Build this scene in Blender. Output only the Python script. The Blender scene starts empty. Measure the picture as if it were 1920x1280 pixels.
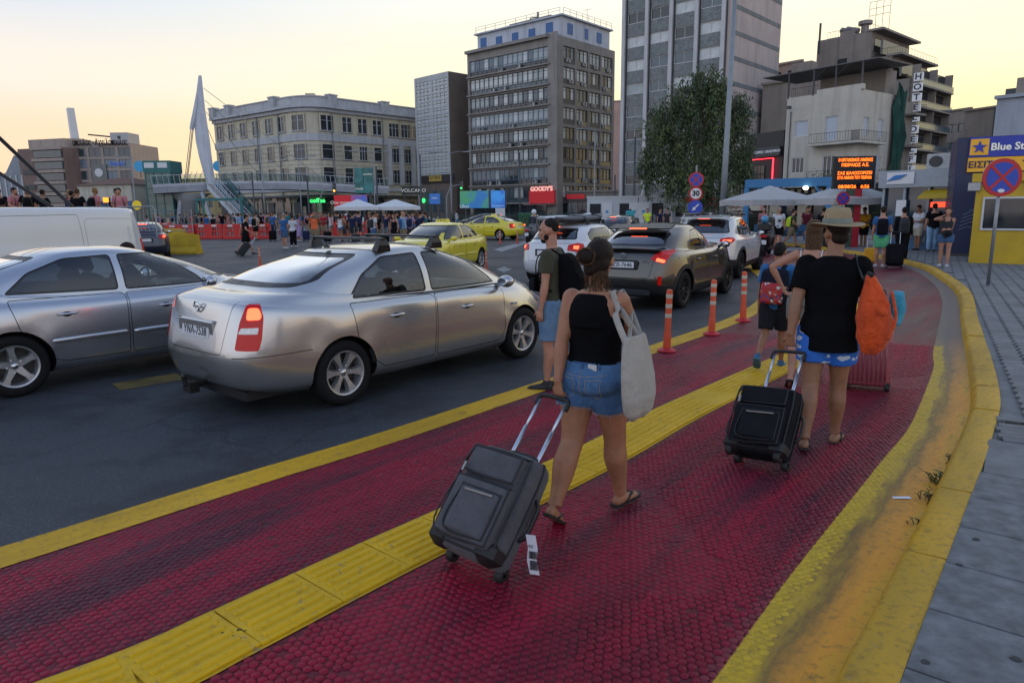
import bpy, bmesh, math, random
import numpy as np
from mathutils import Vector, Matrix, Euler
random.seed(7)
SC = bpy.context.scene
COL = SC.collection
R = math.radians
# ------------------------------------------------------------------ camera
CAM_H, FPX, PITCH, ROLL = 1.83, 1300.0, math.atan((640-392)/1300.0), .011
cam_d = bpy.data.cameras.new('camera'); cam = bpy.data.objects.new('camera', cam_d); COL.objects.link(cam)
cam_d.sensor_width = 36; cam_d.lens = FPX/1920*36; cam_d.clip_end = 4000; cam_d.clip_start = .05
_r, _u, _f = Vector((1,0,0)), Vector((0,math.sin(PITCH),math.cos(PITCH))), Vector((0,math.cos(PITCH),-math.sin(PITCH)))
_c, _s = math.cos(ROLL), math.sin(ROLL)
_x, _y = _r*_c-_u*_s, _r*_s+_u*_c
cam.matrix_world = Matrix(((_x.x,_y.x,-_f.x,0),(_x.y,_y.y,-_f.y,0),(_x.z,_y.z,-_f.z,CAM_H),(0,0,0,1)))
SC.camera = cam
# ------------------------------------------------------------------ sky, sun, exposure
SUN_AZ, SUN_EL = R(30), R(3.0)          # azimuth clockwise from +Y
w = bpy.data.worlds.new('World'); SC.world = w; w.use_nodes = True
nt = w.node_tree; nt.nodes.clear()
def wn(t): return nt.nodes.new(t)
sky = wn('ShaderNodeTexSky'); sky.sky_type = 'NISHITA'; sky.sun_disc = False
sky.sun_elevation = SUN_EL; sky.sun_rotation = SUN_AZ; sky.altitude = 0; sky.air_density = 1.0; sky.dust_density = 2.0; sky.ozone_density = 1.0
bg = wn('ShaderNodeBackground'); bg.inputs[1].default_value = 1.14
out = wn('ShaderNodeOutputWorld')
def wmath(op, a, b=None):
 n = wn('ShaderNodeMath'); n.operation = op
 for i, v in enumerate((a, b)):
  if v is None: continue
  if isinstance(v, (int, float)): n.inputs[i].default_value = v
  else: nt.links.new(v, n.inputs[i])
 return n.outputs[0]
def wmap(v, a, b):
 n = wn('ShaderNodeMapRange'); n.interpolation_type = 'SMOOTHSTEP'; n.inputs[1].default_value = a; n.inputs[2].default_value = b
 nt.links.new(v, n.inputs[0]); return n.outputs[0]
def wramp(v, stops):
 n = wn('ShaderNodeValToRGB'); n.color_ramp.interpolation = 'EASE'; e = n.color_ramp.elements
 while len(e) < len(stops): e.new(.5)
 for k, (p, c) in enumerate(stops): e[k].position = p; e[k].color = (*c, 1)
 nt.links.new(v, n.inputs[0]); return n.outputs[0]
def wmix(f, a, b):
 n = wn('ShaderNodeMix'); n.data_type = 'RGBA'; nt.links.new(f, n.inputs[0]); nt.links.new(a, n.inputs[6]); nt.links.new(b, n.inputs[7]); return n.outputs[2]
tc = wn('ShaderNodeTexCoord'); sp = wn('ShaderNodeSeparateXYZ'); nt.links.new(tc.outputs['Generated'], sp.inputs[0])
dx, dy, dz = sp.outputs
hl = wmath('SQRT', wmath('ADD', wmath('MULTIPLY', dx, dx), wmath('ADD', wmath('MULTIPLY', dy, dy), 1e-5)))
cs = wmath('DIVIDE', wmath('ADD', wmath('MULTIPLY', dx, math.sin(SUN_AZ)), wmath('MULTIPLY', dy, math.cos(SUN_AZ))), hl)
zc = wmath('MAXIMUM', dz, 0.0)
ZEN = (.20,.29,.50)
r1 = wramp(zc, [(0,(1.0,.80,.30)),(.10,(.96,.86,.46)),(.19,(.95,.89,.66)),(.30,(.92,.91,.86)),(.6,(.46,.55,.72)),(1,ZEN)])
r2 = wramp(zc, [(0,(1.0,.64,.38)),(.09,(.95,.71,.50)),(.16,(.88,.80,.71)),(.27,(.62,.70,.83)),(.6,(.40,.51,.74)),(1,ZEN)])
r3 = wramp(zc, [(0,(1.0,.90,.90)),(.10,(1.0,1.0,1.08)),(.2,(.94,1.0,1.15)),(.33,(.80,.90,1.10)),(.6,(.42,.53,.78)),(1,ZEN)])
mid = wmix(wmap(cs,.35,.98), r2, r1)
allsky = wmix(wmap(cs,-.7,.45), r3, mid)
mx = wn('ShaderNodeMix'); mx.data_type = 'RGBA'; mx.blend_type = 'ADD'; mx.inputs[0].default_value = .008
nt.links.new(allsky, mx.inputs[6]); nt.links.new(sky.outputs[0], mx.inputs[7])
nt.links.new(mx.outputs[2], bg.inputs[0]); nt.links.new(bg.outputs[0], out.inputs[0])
sun_d = bpy.data.lights.new('sun','SUN'); sun_d.energy = .5; sun_d.angle = R(.6); sun_d.color = (1,.72,.42)
sun = bpy.data.objects.new('sun', sun_d); COL.objects.link(sun)
sd = Vector((math.sin(SUN_AZ)*math.cos(SUN_EL), math.cos(SUN_AZ)*math.cos(SUN_EL), math.sin(SUN_EL)))
sun.rotation_euler = sd.to_track_quat('Z','Y').to_euler(); sun.location = (30,60,40)
vs = SC.view_settings; vs.view_transform = 'Standard'; vs.look = 'None'; vs.gamma = 1; vs.use_curve_mapping = False; vs.exposure = 0
SC.cycles.diffuse_bounces = 1; SC.cycles.glossy_bounces = 3; SC.cycles.max_bounces = 8; SC.cycles.transparent_max_bounces = 12
# ------------------------------------------------------------------ placing: a photograph pixel to a point on a height or at a distance
def _ray(u, v):
 a, b = u-960.0, 640.0-v
 x, y = (a*_c+b*_s)/FPX, (-a*_s+b*_c)/FPX
 return Vector((x, math.cos(PITCH)+y*math.sin(PITCH), -math.sin(PITCH)+y*math.cos(PITCH)))
def gp(u, v, z=0.0):
 r = _ray(u, v); t = (z-CAM_H)/r.z; return Vector((r.x*t, r.y*t, z))
def at(u, v, d):
 r = _ray(u, v); t = d/r.y; return Vector((r.x*t, d, CAM_H+r.z*t))
# ------------------------------------------------------------------ materials
MATS = {}
class NB:
 def __init__(s, m): s.nt = m.node_tree; s.n = s.nt.nodes
 def new(s, t, **k):
  n = s.n.new(t)
  for a, v in k.items(): setattr(n, a, v)
  return n
 def link(s, a, b): s.nt.links.new(a, b)
 def val(s, sock, v):
  if hasattr(v, 'is_output') or hasattr(v, 'links'): s.link(v, sock)
  else: sock.default_value = v
 def math(s, op, a, b=0.0):
  n = s.new('ShaderNodeMath', operation=op); s.val(n.inputs[0], a); s.val(n.inputs[1], b); return n.outputs[0]
 def noise(s, scale, detail=4, rough=.55, vec=None, dist=0):
  n = s.new('ShaderNodeTexNoise'); n.inputs['Scale'].default_value = scale; n.inputs['Detail'].default_value = detail
  n.inputs['Roughness'].default_value = rough; n.inputs['Distortion'].default_value = dist
  if vec is not None: s.link(vec, n.inputs['Vector'])
  return n.outputs['Fac']
 def maprange(s, v, a, b, c=0.0, d=1.0):
  n = s.new('ShaderNodeMapRange'); s.link(v, n.inputs[0])
  for i, q in enumerate((a,b,c,d)): n.inputs[i+1].default_value = q
  return n.outputs[0]
 def mix(s, f, a, b, blend='MIX'):
  n = s.new('ShaderNodeMix', data_type='RGBA', blend_type=blend)
  s.val(n.inputs[0], f)
  for i, q in ((6,a),(7,b)):
   if isinstance(q, tuple): n.inputs[i].default_value = (*q[:3], 1)
   else: s.link(q, n.inputs[i])
  return n.outputs[2]
 def coord(s, kind='Object', scale=None, rot=None):
  t = s.new('ShaderNodeTexCoord').outputs[kind]
  if scale is None and rot is None: return t
  m = s.new('ShaderNodeMapping'); s.link(t, m.inputs[0])
  if scale: m.inputs['Scale'].default_value = scale
  if rot: m.inputs['Rotation'].default_value = rot
  return m.outputs[0]
 def worldpos(s, scale=None, rotz=0):
  t = s.new('ShaderNodeNewGeometry').outputs['Position']
  m = s.new('ShaderNodeMapping'); s.link(t, m.inputs[0]); m.inputs['Rotation'].default_value = (0,0,rotz)
  if scale:
   k = s.new('ShaderNodeMapping'); s.link(m.outputs[0], k.inputs[0]); k.inputs['Scale'].default_value = scale; m = k
  return m.outputs[0]
 def bump(s, h, strength=.3, dist=.01):
  b = s.new('ShaderNodeBump'); b.inputs['Strength'].default_value = strength; b.inputs['Distance'].default_value = dist
  s.link(h, b.inputs['Height']); return b.outputs[0]
def newmat(name):
 m = bpy.data.materials.new(name); m.use_nodes = True
 return m, NB(m), m.node_tree.nodes['Principled BSDF']
def mat(name, col, rough=.6, metal=0.0, var=.12, vscale=6.0, bump=0.0, bscale=60.0, emit=0.0, coat=0.0, spec=.5, world=False):
 if name in MATS: return MATS[name]
 m, b, p = newmat(name)
 vec = b.worldpos() if world else b.coord('Object')
 if var:
  f = b.maprange(b.noise(vscale, 5, .6, vec), .25, .75)
  dk = tuple(c*(1-var) for c in col); lt = tuple(min(1, c*(1+var)) for c in col)
  cc = b.mix(f, dk, lt)
  if vscale < .7:      # old facades: rain streaks and grime
   sv = b.coord('Object',(1.3,1.3,.10)); cc = b.mix(b.math('MULTIPLY', b.maprange(b.noise(1.0,6,.65,sv),.48,.72), .55), cc, tuple(c*.5 for c in col)); cc = b.mix(b.math('MULTIPLY', b.maprange(b.noise(.5,5,.6,vec),.58,.72), .25), cc, lt)
  b.link(cc, p.inputs['Base Color'])
  r = b.maprange(b.noise(vscale*2.3, 4, .6, vec), .3, .7, max(0, rough-.08), min(1, rough+.08)); b.link(r, p.inputs['Roughness'])
 else:
  p.inputs['Base Color'].default_value = (*col, 1); p.inputs['Roughness'].default_value = rough
 p.inputs['Metallic'].default_value = metal; p.inputs['Specular IOR Level'].default_value = spec
 if coat: p.inputs['Coat Weight'].default_value = coat; p.inputs['Coat Roughness'].default_value = .04
 if bump: b.link(b.bump(b.noise(bscale, 4, .6, vec), bump, .004), p.inputs['Normal'])
 if emit: p.inputs['Emission Color'].default_value = (*col, 1); p.inputs['Emission Strength'].default_value = emit
 m.diffuse_color = (*col, 1); MATS[name] = m
 return m
def glass(name, tint=(.55,.62,.62), ior=1.5, rough=.0, gain=1.5):
 if name in MATS: return MATS[name]
 m, b, p = newmat(name); b.n.remove(p); o = [n for n in b.n if n.type == 'OUTPUT_MATERIAL'][0]
 t = b.new('ShaderNodeBsdfTransparent'); t.inputs[0].default_value = (*tint, 1)
 g = b.new('ShaderNodeBsdfGlossy'); g.inputs['Roughness'].default_value = rough; g.inputs[0].default_value = (.95,.97,1,1)
 f = b.new('ShaderNodeFresnel'); f.inputs[0].default_value = ior
 k = b.math('MULTIPLY', f.outputs[0], gain); k = b.math('MINIMUM', b.math('ADD', k, .02), 1.0)
 mx = b.new('ShaderNodeMixShader'); b.link(k, mx.inputs[0]); b.link(t.outputs[0], mx.inputs[1]); b.link(g.outputs[0], mx.inputs[2])
 b.link(mx.outputs[0], o.inputs[0]); MATS[name] = m
 return m
# ------------------------------------------------------------------ mesh collector
def rotz(a): return Matrix.Rotation(a, 4, 'Z')
class MB:
 def __init__(s): s.v = []; s.f = []; s.mi = []; s.m = Matrix.Identity(4); s.cur = 0
 def add(s, vs, fs, mi=None):
  o = len(s.v); M = s.m
  s.v.extend([tuple(M @ Vector(p)) for p in vs]); s.f.extend([tuple(i+o for i in f) for f in fs]); s.mi.extend([s.cur if mi is None else mi]*len(fs)); return s
 def box(s, c, d, rz=0.0, mi=None, taper=1.0):
  x, y, z = d[0]/2, d[1]/2, d[2]/2; ca, sa = math.cos(rz), math.sin(rz); P = []
  for k, t in ((-1,1.0),(1,taper)):
   for a, b in ((-1,-1),(1,-1),(1,1),(-1,1)):
    px, py = a*x*t, b*y*t; P.append((c[0]+px*ca-py*sa, c[1]+px*sa+py*ca, c[2]+k*z))
  return s.add(P, [(3,2,1,0),(4,5,6,7),(0,1,5,4),(1,2,6,5),(2,3,7,6),(3,0,4,7)], mi)
 def bevbox(s, c, d, b=.02, rz=0.0, mi=None):
  x, y, z = [q/2 for q in d]; ca, sa = math.cos(rz), math.sin(rz); P = []
  for zz, ins in ((-z,b),(-z+b,0),(z-b,0),(z,b)):
   for (a, e) in ((-1,-1),(1,-1),(1,1),(-1,1)):
    for q in ((0,1),(1,0)) if a*e > 0 else ((1,0),(0,1)):
     px, py = a*(x-ins-b*q[0]*.7), e*(y-ins-b*q[1]*.7)
     P.append((c[0]+px*ca-py*sa, c[1]+px*sa+py*ca, c[2]+zz))
  F = [tuple(range(7,-1,-1)), tuple(range(24,32))]
  for k in range(3):
   for i in range(8): j = (i+1) % 8; F.append((k*8+i, k*8+j, k*8+8+j, k*8+8+i))
  return s.add(P, F, mi)
 def prism(s, poly, z0, z1, mi=None):
  n = len(poly); P = [(p[0],p[1],z0) for p in poly]+[(p[0],p[1],z1) for p in poly]
  return s.add(P, [tuple(range(n-1,-1,-1)), tuple(range(n,2*n))]+[(i,(i+1)%n,(i+1)%n+n,i+n) for i in range(n)], mi)
 def rings(s, rs, cap=True, mi=None, closed=True):
  n = len(rs[0]); P = [p for r in rs for p in r]; F = []
  for k in range(len(rs)-1):
   for i in range(n if closed else n-1):
    j = (i+1) % n; F.append((k*n+i, k*n+j, (k+1)*n+j, (k+1)*n+i))
  if cap: F.append(tuple(range(n-1,-1,-1))); F.append(tuple(range((len(rs)-1)*n, len(rs)*n)))
  return s.add(P, F, mi)
 def tube(s, pts, rad, n=8, cap=True, mi=None, ref=None):
  pts = [Vector(p) for p in pts]
  if isinstance(rad, (int, float)): rad = [rad]*len(pts)
  rs = []; prev = None
  for i, p in enumerate(pts):
   t = (pts[min(i+1, len(pts)-1)]-pts[max(i-1, 0)])
   t = t.normalized() if t.length > 1e-9 else Vector((0,0,1))
   if prev is None:
    a = Vector(ref) if ref is not None else (Vector((1,0,0)) if abs(t.x) < .8 else Vector((0,1,0)))
   else: a = prev
   a = (a-t*a.dot(t)).normalized(); prev = a; b = t.cross(a)
   ra, rb = (rad[i] if isinstance(rad[i], (tuple, list)) else (rad[i], rad[i]))
   rs.append([p+a*(ra*math.cos(2*math.pi*k/n))+b*(rb*math.sin(2*math.pi*k/n)) for k in range(n)])
  return s.rings(rs, cap, mi)
 def cyl(s, c, r, h, n=16, r2=None, mi=None): return s.tube([c, (c[0],c[1],c[2]+h)], [r, r if r2 is None else r2], n, True, mi)
 def lathe(s, prof, n=24, axis='Z', c=(0,0,0), mi=None, cap=False):
  rs = []
  for r, h in prof:
   ring = []
   for k in range(n):
    a = 2*math.pi*k/n; x, y = r*math.cos(a), r*math.sin(a)
    ring.append((c[0]+x, c[1]+y, c[2]+h) if axis == 'Z' else (c[0]+x, c[1]-h, c[2]+y))
   rs.append(ring)
  return s.rings(rs, cap, mi)
 def ell(s, c, r, n=12, k=8, mi=None, M=None):
  rs = []
  for i in range(k+1):
   ph = math.pi*(i+.0)/k; ph = min(max(ph, .02), math.pi-.02)
   ring = []
   for j in range(n):
    a = 2*math.pi*j/n; p = Vector((r[0]*math.sin(ph)*math.cos(a), r[1]*math.sin(ph)*math.sin(a), -r[2]*math.cos(ph)))
    if M is not None: p = M @ p
    ring.append(Vector(c)+p)
   rs.append(ring)
  return s.rings(rs, True, mi)
 def mesh(s, name, mats, smooth=False):
  me = bpy.data.meshes.new(name); me.from_pydata(s.v, [], s.f)
  mats = mats if isinstance(mats, (list, tuple)) else [mats]
  for m in mats: me.materials.append(m)
  if len(mats) > 1: me.polygons.foreach_set('material_index', s.mi)
  if smooth: me.polygons.foreach_set('use_smooth', [True]*len(me.polygons))
  me.update(); return me
 def build(s, name, mats, parent=None, smooth=False, loc=None, rz=0.0, auto=None):
  me = s.mesh(name, mats, smooth)
  if auto is not None: me.polygons.foreach_set('use_smooth', [True]*len(me.polygons)); me.set_sharp_from_angle(angle=R(auto))
  return link(name, me, parent, loc, rz)
def link(name, data, parent=None, loc=None, rz=0.0):
 o = bpy.data.objects.new(name, data); COL.objects.link(o)
 if parent is not None: o.parent = parent
 if loc is not None: o.location = loc
 if rz: o.rotation_euler = (0,0,rz)
 return o
def tag(o, label=None, cat=None, group=None, kind=None):
 if label: o['label'] = label
 if cat: o['category'] = cat
 if group: o['group'] = group
 if kind: o['kind'] = kind
 return o
def thing(name, label, cat, loc=(0,0,0), rz=0.0, group=None):
 o = link(name, None, None, loc, rz); o.empty_display_size = .2
 return tag(o, label, cat, group)
def text_mesh(txt, size=1.0, depth=.01, align='CENTER', bold=0.0, spacing=1.0):
 c = bpy.data.curves.new('t', 'FONT'); c.body = txt; c.size = size; c.extrude = depth; c.align_x = align; c.align_y = 'CENTER'; c.offset = bold; c.space_character = spacing
 c.resolution_u = 3
 o = bpy.data.objects.new('t', c); me = baked(o); bpy.data.objects.remove(o); bpy.data.curves.remove(c)
 return me
SCRATCH = bpy.data.scenes.new('scratch')
def baked(o):
 """mesh of an object after its modifiers, evaluated in an empty side scene"""
 SCRATCH.collection.objects.link(o); vl = SCRATCH.view_layers[0]; vl.update(); me = bpy.data.meshes.new_from_object(o.evaluated_get(vl.depsgraph)); SCRATCH.collection.objects.unlink(o); return me
def text(name, txt, m, parent, loc, size, rz=0.0, depth=.01, align='CENTER', bold=0.0, tilt=R(90), spacing=1.0, width=None, flip=False):
 """lettering standing upright, read from the -Y side of its own frame"""
 me = text_mesh(txt, size, depth, align, bold, spacing); me.materials.clear(); me.materials.append(m)
 o = link(name, me, parent, loc); o.rotation_euler = (tilt, 0, rz)
 if width:
  xs = [v.co.x for v in me.vertices]; wd = max(xs)-min(xs)
  if wd > 0: o.scale = (width/wd, 1, 1)
 return o
def copy_tree(o, parent=None):
 c = o.copy(); COL.objects.link(c); c.parent = parent
 for ch in list(o.children): copy_tree(ch, c)
 return c
def smooth_path(pts, n=8):
 """Catmull-Rom through 2-D/3-D points"""
 P = [Vector(p) for p in pts]; out_ = []
 for i in range(len(P)-1):
  p0, p1, p2, p3 = P[max(i-1,0)], P[i], P[i+1], P[min(i+2,len(P)-1)]
  for k in range(n):
   t = k/n; out_.append(.5*((2*p1)+(p2-p0)*t+(2*p0-5*p1+4*p2-p3)*t*t+(3*p1-p0-3*p2+p3)*t*t*t))
 out_.append(P[-1]); return out_
# ================================================================== GROUND
PATH_A = R(39)
E1 = Vector((math.sin(PATH_A), math.cos(PATH_A), 0)); E2 = Vector((math.cos(PATH_A), -math.sin(PATH_A), 0))
def asphalt_mat():
 m, b, p = newmat('asphalt'); P = b.worldpos(); L = b.worldpos((.25,1.6,1), PATH_A-R(90))
 n1 = b.noise(.35, 6, .65, P); n2 = b.noise(140, 2, .7, P); n3 = b.noise(2.2, 5, .6, L)
 c = b.mix(b.maprange(n1,.35,.68), (.019,.024,.032), (.046,.055,.068))
 c = b.mix(b.math('MULTIPLY', b.maprange(n3,.42,.68), .7), c, (.028,.034,.042))
 c = b.mix(b.math('MULTIPLY', b.maprange(n2,.58,.70), .75), c, (.20,.21,.22))
 v = b.new('ShaderNodeTexVoronoi', feature='DISTANCE_TO_EDGE'); v.inputs['Scale'].default_value = .23; b.link(b.worldpos(), v.inputs['Vector'])
 wob = b.new('ShaderNodeTexNoise'); wob.inputs['Scale'].default_value = 1.2; wob.inputs['Detail'].default_value = 6; b.link(P, wob.inputs['Vector'])
 mv = b.new('ShaderNodeVectorMath', operation='ADD'); b.link(P, mv.inputs[0]); b.link(wob.outputs['Color'], mv.inputs[1]); b.link(mv.outputs[0], v.inputs['Vector'])
 cr = b.maprange(v.outputs['Distance'], .0, .008, 1.0, 0.0)
 c = b.mix(b.math('MULTIPLY', cr, .6), c, (.012,.014,.016))
 c = b.mix(b.math('MULTIPLY', b.maprange(b.noise(42,4,.8,P),.55,.66), .6), c, (.15,.16,.17)); c = b.mix(b.math('MULTIPLY', b.maprange(b.noise(.8,6,.7,P),.48,.58), .65), c, (.014,.017,.022))
 ns = b.noise(1.1, 3, .5, b.worldpos()); c = b.mix(b.math('MULTIPLY', b.maprange(ns,.66,.74), .55), c, (.016,.018,.02))
 b.link(c, p.inputs['Base Color'])
 b.link(b.maprange(n1,.3,.7,.50,.72), p.inputs['Roughness']); p.inputs['Specular IOR Level'].default_value = .35
 h = b.math('ADD', b.math('MULTIPLY', b.noise(230,2,.6,P), .8), b.math('MULTIPLY', b.noise(60,3,.6,P), .5))
 b.link(b.bump(h, .45, .006), p.inputs['Normal']); return m
def red_mat(name, base, dark, lite, grout=0.0):
 m, b, p = newmat(name); P = b.worldpos(); L = b.worldpos((.28,1.9,1), PATH_A-R(90)); L2 = b.worldpos((.12,.9,1), PATH_A-R(90))
 n1 = b.noise(1.3, 6, .6, L); n2 = b.noise(9, 5, .65, P); n3 = b.noise(2.4, 5, .6, L2)
 c = b.mix(b.maprange(n1,.40,.60), dark, base)
 c = b.mix(b.math('MULTIPLY', b.maprange(n3,.50,.62), .8), c, (.060,.014,.028))
 c = b.mix(b.math('MULTIPLY', b.maprange(n2,.55,.8), .55), c, lite)
 c = b.mix(b.math('MULTIPLY', b.maprange(b.noise(38,3,.7,P),.60,.72), .6), c, (.030,.012,.018))
 c = b.mix(b.math('MULTIPLY', b.maprange(b.noise(.45,4,.6,P),.58,.70), .35), c, (.10,.045,.055))
 if grout: c = b.mix(grout, c, (.022,.010,.014))
 b.link(c, p.inputs['Base Color']); b.link(b.maprange(n1,.3,.7,.36,.56), p.inputs['Roughness']); p.inputs['Specular IOR Level'].default_value = .22
 if not grout:
  b.link(b.bump(b.math('ADD', b.noise(120,3,.6,P), b.math('MULTIPLY', b.noise(30,3,.6,P),.6)), .25, .004), p.inputs['Normal'])
 else:
  v = b.new('ShaderNodeTexVoronoi', feature='DISTANCE_TO_EDGE'); v.inputs['Scale'].default_value = 17; b.link(P, v.inputs['Vector']); v.inputs['Randomness'].default_value = .45
  b.link(b.bump(b.maprange(v.outputs['Distance'],0,.12), .5, .006), p.inputs['Normal'])
 return m
def yellow_mat(name, base=(.70,.40,.004), worn=(.42,.24,.012), dirt=(.10,.075,.03), dirty=.5):
 m, b, p = newmat(name); P = b.worldpos(); L = b.worldpos((.3,1.6,1), PATH_A-R(90))
 n1 = b.noise(2.2, 6, .62, L); n2 = b.noise(26, 5, .7, P)
 c = b.mix(b.maprange(n1,.35,.7), base, worn)
 c = b.mix(b.math('MULTIPLY', b.maprange(n2,.52,.72), dirty), c, dirt)
 c = b.mix(b.math('MULTIPLY', b.maprange(b.noise(5,5,.6,P),.6,.75), dirty), c, dirt)
 c = b.mix(b.math('MULTIPLY', b.maprange(b.noise(16,6,.75,P),.60,.66), .6), c, (.20,.18,.15)); c = b.mix(b.math('MULTIPLY', b.maprange(b.noise(1.2,4,.6,P),.52,.68), .35), c, worn)
 b.link(c, p.inputs['Base Color']); b.link(b.maprange(n1,.3,.7,.5,.7), p.inputs['Roughness']); p.inputs['Specular IOR Level'].default_value = .3
 b.link(b.bump(b.noise(90,4,.65,P), .3, .004), p.inputs['Normal']); return m
def gutter_mat():
 m, b, p = newmat('gutter_paint'); P = b.worldpos(); L = b.worldpos((.35,1.6,1), PATH_A-R(90))
 uv = b.new('ShaderNodeUVMap').outputs[0]; s = b.new('ShaderNodeSeparateXYZ'); b.link(uv, s.inputs[0])
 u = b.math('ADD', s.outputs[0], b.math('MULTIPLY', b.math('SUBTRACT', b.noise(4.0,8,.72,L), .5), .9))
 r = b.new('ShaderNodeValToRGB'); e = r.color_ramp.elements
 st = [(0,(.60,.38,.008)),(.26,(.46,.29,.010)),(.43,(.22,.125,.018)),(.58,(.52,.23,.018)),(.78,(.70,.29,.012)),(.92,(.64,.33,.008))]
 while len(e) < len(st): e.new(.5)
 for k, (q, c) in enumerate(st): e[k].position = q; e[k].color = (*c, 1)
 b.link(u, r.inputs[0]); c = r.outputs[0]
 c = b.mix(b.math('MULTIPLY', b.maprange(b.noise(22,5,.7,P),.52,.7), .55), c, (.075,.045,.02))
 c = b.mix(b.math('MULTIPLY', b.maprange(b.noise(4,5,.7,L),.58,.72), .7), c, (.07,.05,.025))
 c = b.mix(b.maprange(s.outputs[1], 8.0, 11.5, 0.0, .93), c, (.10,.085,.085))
 b.link(c, p.inputs['Base Color']); p.inputs['Roughness'].default_value = .6
 b.link(b.bump(b.noise(70,5,.7,P), .35, .005), p.inputs['Normal']); return m
M_ASPH = asphalt_mat()
M_RED = red_mat('red_path_plate', (.30,.008,.034), (.165,.006,.022), (.36,.04,.07))
M_REDG = red_mat('red_path_bed', (.22,.006,.024), (.11,.005,.016), (.24,.03,.045), .35)
M_YEL = yellow_mat('yellow_line_paint')
M_TILE = yellow_mat('yellow_tactile', (.72,.43,.003), (.55,.33,.004), (.16,.11,.02), .35)
M_KERB = yellow_mat('yellow_kerb_paint', (.60,.33,.008), (.40,.25,.035), (.13,.085,.03), .75)
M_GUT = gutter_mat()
M_SLAB = mat('pavement_slab', (.14,.15,.155), .75, var=.5, vscale=9, bump=.35, bscale=140, world=True)
M_SLAB2 = mat('pavement_slab_pale', (.16,.17,.175), .75, var=.3, vscale=4, bump=.35, bscale=140, world=True)
M_JOINT = mat('joint_dirt', (.022,.022,.022), .9, var=.3, vscale=20, world=True)
M_PAV = mat('paver_grey', (.150,.158,.165), .7, var=.35, vscale=3, bump=.3, bscale=120, world=True)
M_PAVD = mat('paver_bed', (.045,.048,.052), .85, var=.3, vscale=8, world=True)
def sheet(name, poly, z, m, parent=None):
 me = bpy.data.meshes.new(name); me.from_pydata([(p[0],p[1],z) for p in poly], [], [tuple(range(len(poly)))]); me.materials.append(m); me.update()
 if me.polygons[0].normal.z < 0: me.flip_normals()
 return link(name, me, parent)
g = sheet('road', [(-900,-60),(900,-60),(900,1500),(-900,1500)], 0.0, M_ASPH); tag(g, kind='structure')
LE = smooth_path([(-5.2,.55),(-3.95,2.0),(-2.70,3.36),(-1.75,4.44),(-.91,5.35),(.26,6.77),(2.03,8.91),(4.27,11.91),(6.0,15.6),(7.2,20),(7.9,25),(8.2,32),(8.0,40)], 8)
RE = smooth_path([(-.85,.3),(.05,1.5),(.77,2.41),(1.37,3.18),(2.18,4.17),(2.72,4.83),(3.29,5.52),(4.02,6.55),(4.83,7.74),(5.36,8.63),(7.25,11.57),(8.49,13.59),(10.01,16.46),(11.68,20.52),(12.6,25),(12.8,31),(12.4,40)], 8)
KI = smooth_path([(-.35,.3),(.6,1.55),(1.26,2.41),(1.5,2.7),(1.94,3.24),(2.63,4.09),(3.21,4.82),(3.71,5.46),(4.22,6.15),(5.2,7.7),(6.75,10.25),(9.05,14.0),(10.72,17.4),(12.0,20.6),(12.85,25),(13.05,31),(12.65,40)], 8)
def offset(path, d):
 o = []
 for i, p in enumerate(path):
  t = path[min(i+1,len(path)-1)]-path[max(i-1,0)]; t = Vector((t.x,t.y)).normalized(); o.append(Vector((p.x+t.y*d, p.y-t.x*d)))
 return o
def strip(name, A, B, z, m, parent=None, zb=None):
 """ribbon between two paths, resampled to the same count, UV = across/along"""
 n = 120
 def rs(Pp):
  L = [0]
  for i in range(1,len(Pp)): L.append(L[-1]+(Pp[i]-Pp[i-1]).length)
  out_ = []
  for k in range(n+1):
   s = L[-1]*k/n; i = 0
   while i < len(L)-2 and L[i+1] < s: i += 1
   out_.append(Pp[i].lerp(Pp[i+1], (s-L[i])/max(1e-9,L[i+1]-L[i])))
  return out_, L[-1]
 a, la = rs(A); b_, lb = rs(B); W = 4
 V = []; F = []; U = []
 for k in range(n+1):
  for j in range(W+1):
   t = j/W; p = a[k].lerp(b_[k], t); V.append((p.x,p.y,z+(0 if zb is None else (zb-z)*t))); U.append((t, la*k/n))
 for k in range(n):
  for j in range(W): i = k*(W+1)+j; F.append((i,i+1,i+W+2,i+W+1))
 me = bpy.data.meshes.new(name); me.from_pydata(V, [], F); me.materials.append(m); uv = me.uv_layers.new(name='UVMap')
 for pl in me.polygons:
  for li in pl.loop_indices: uv.data[li].uv = U[me.loops[li].vertex_index]
 me.update()
 if me.polygons[0].normal.z < 0: me.flip_normals()
 return link(name, me, parent)
path_poly = [Vector(p) for p in LE]+[Vector(p) for p in reversed(RE)]
path = sheet('path', path_poly, .004, M_REDG); tag(path, 'crimson painted walkway with a worn scale texture between yellow borders', kind='structure')
LU = offset(LE, -.285)
ln = strip('yellow_line', LU, LE, .0085, M_YEL); tag(ln, kind='structure')
gut = strip('gutter', RE, KI, .008, M_GUT, zb=.012); tag(gut, kind='structure')
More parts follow.
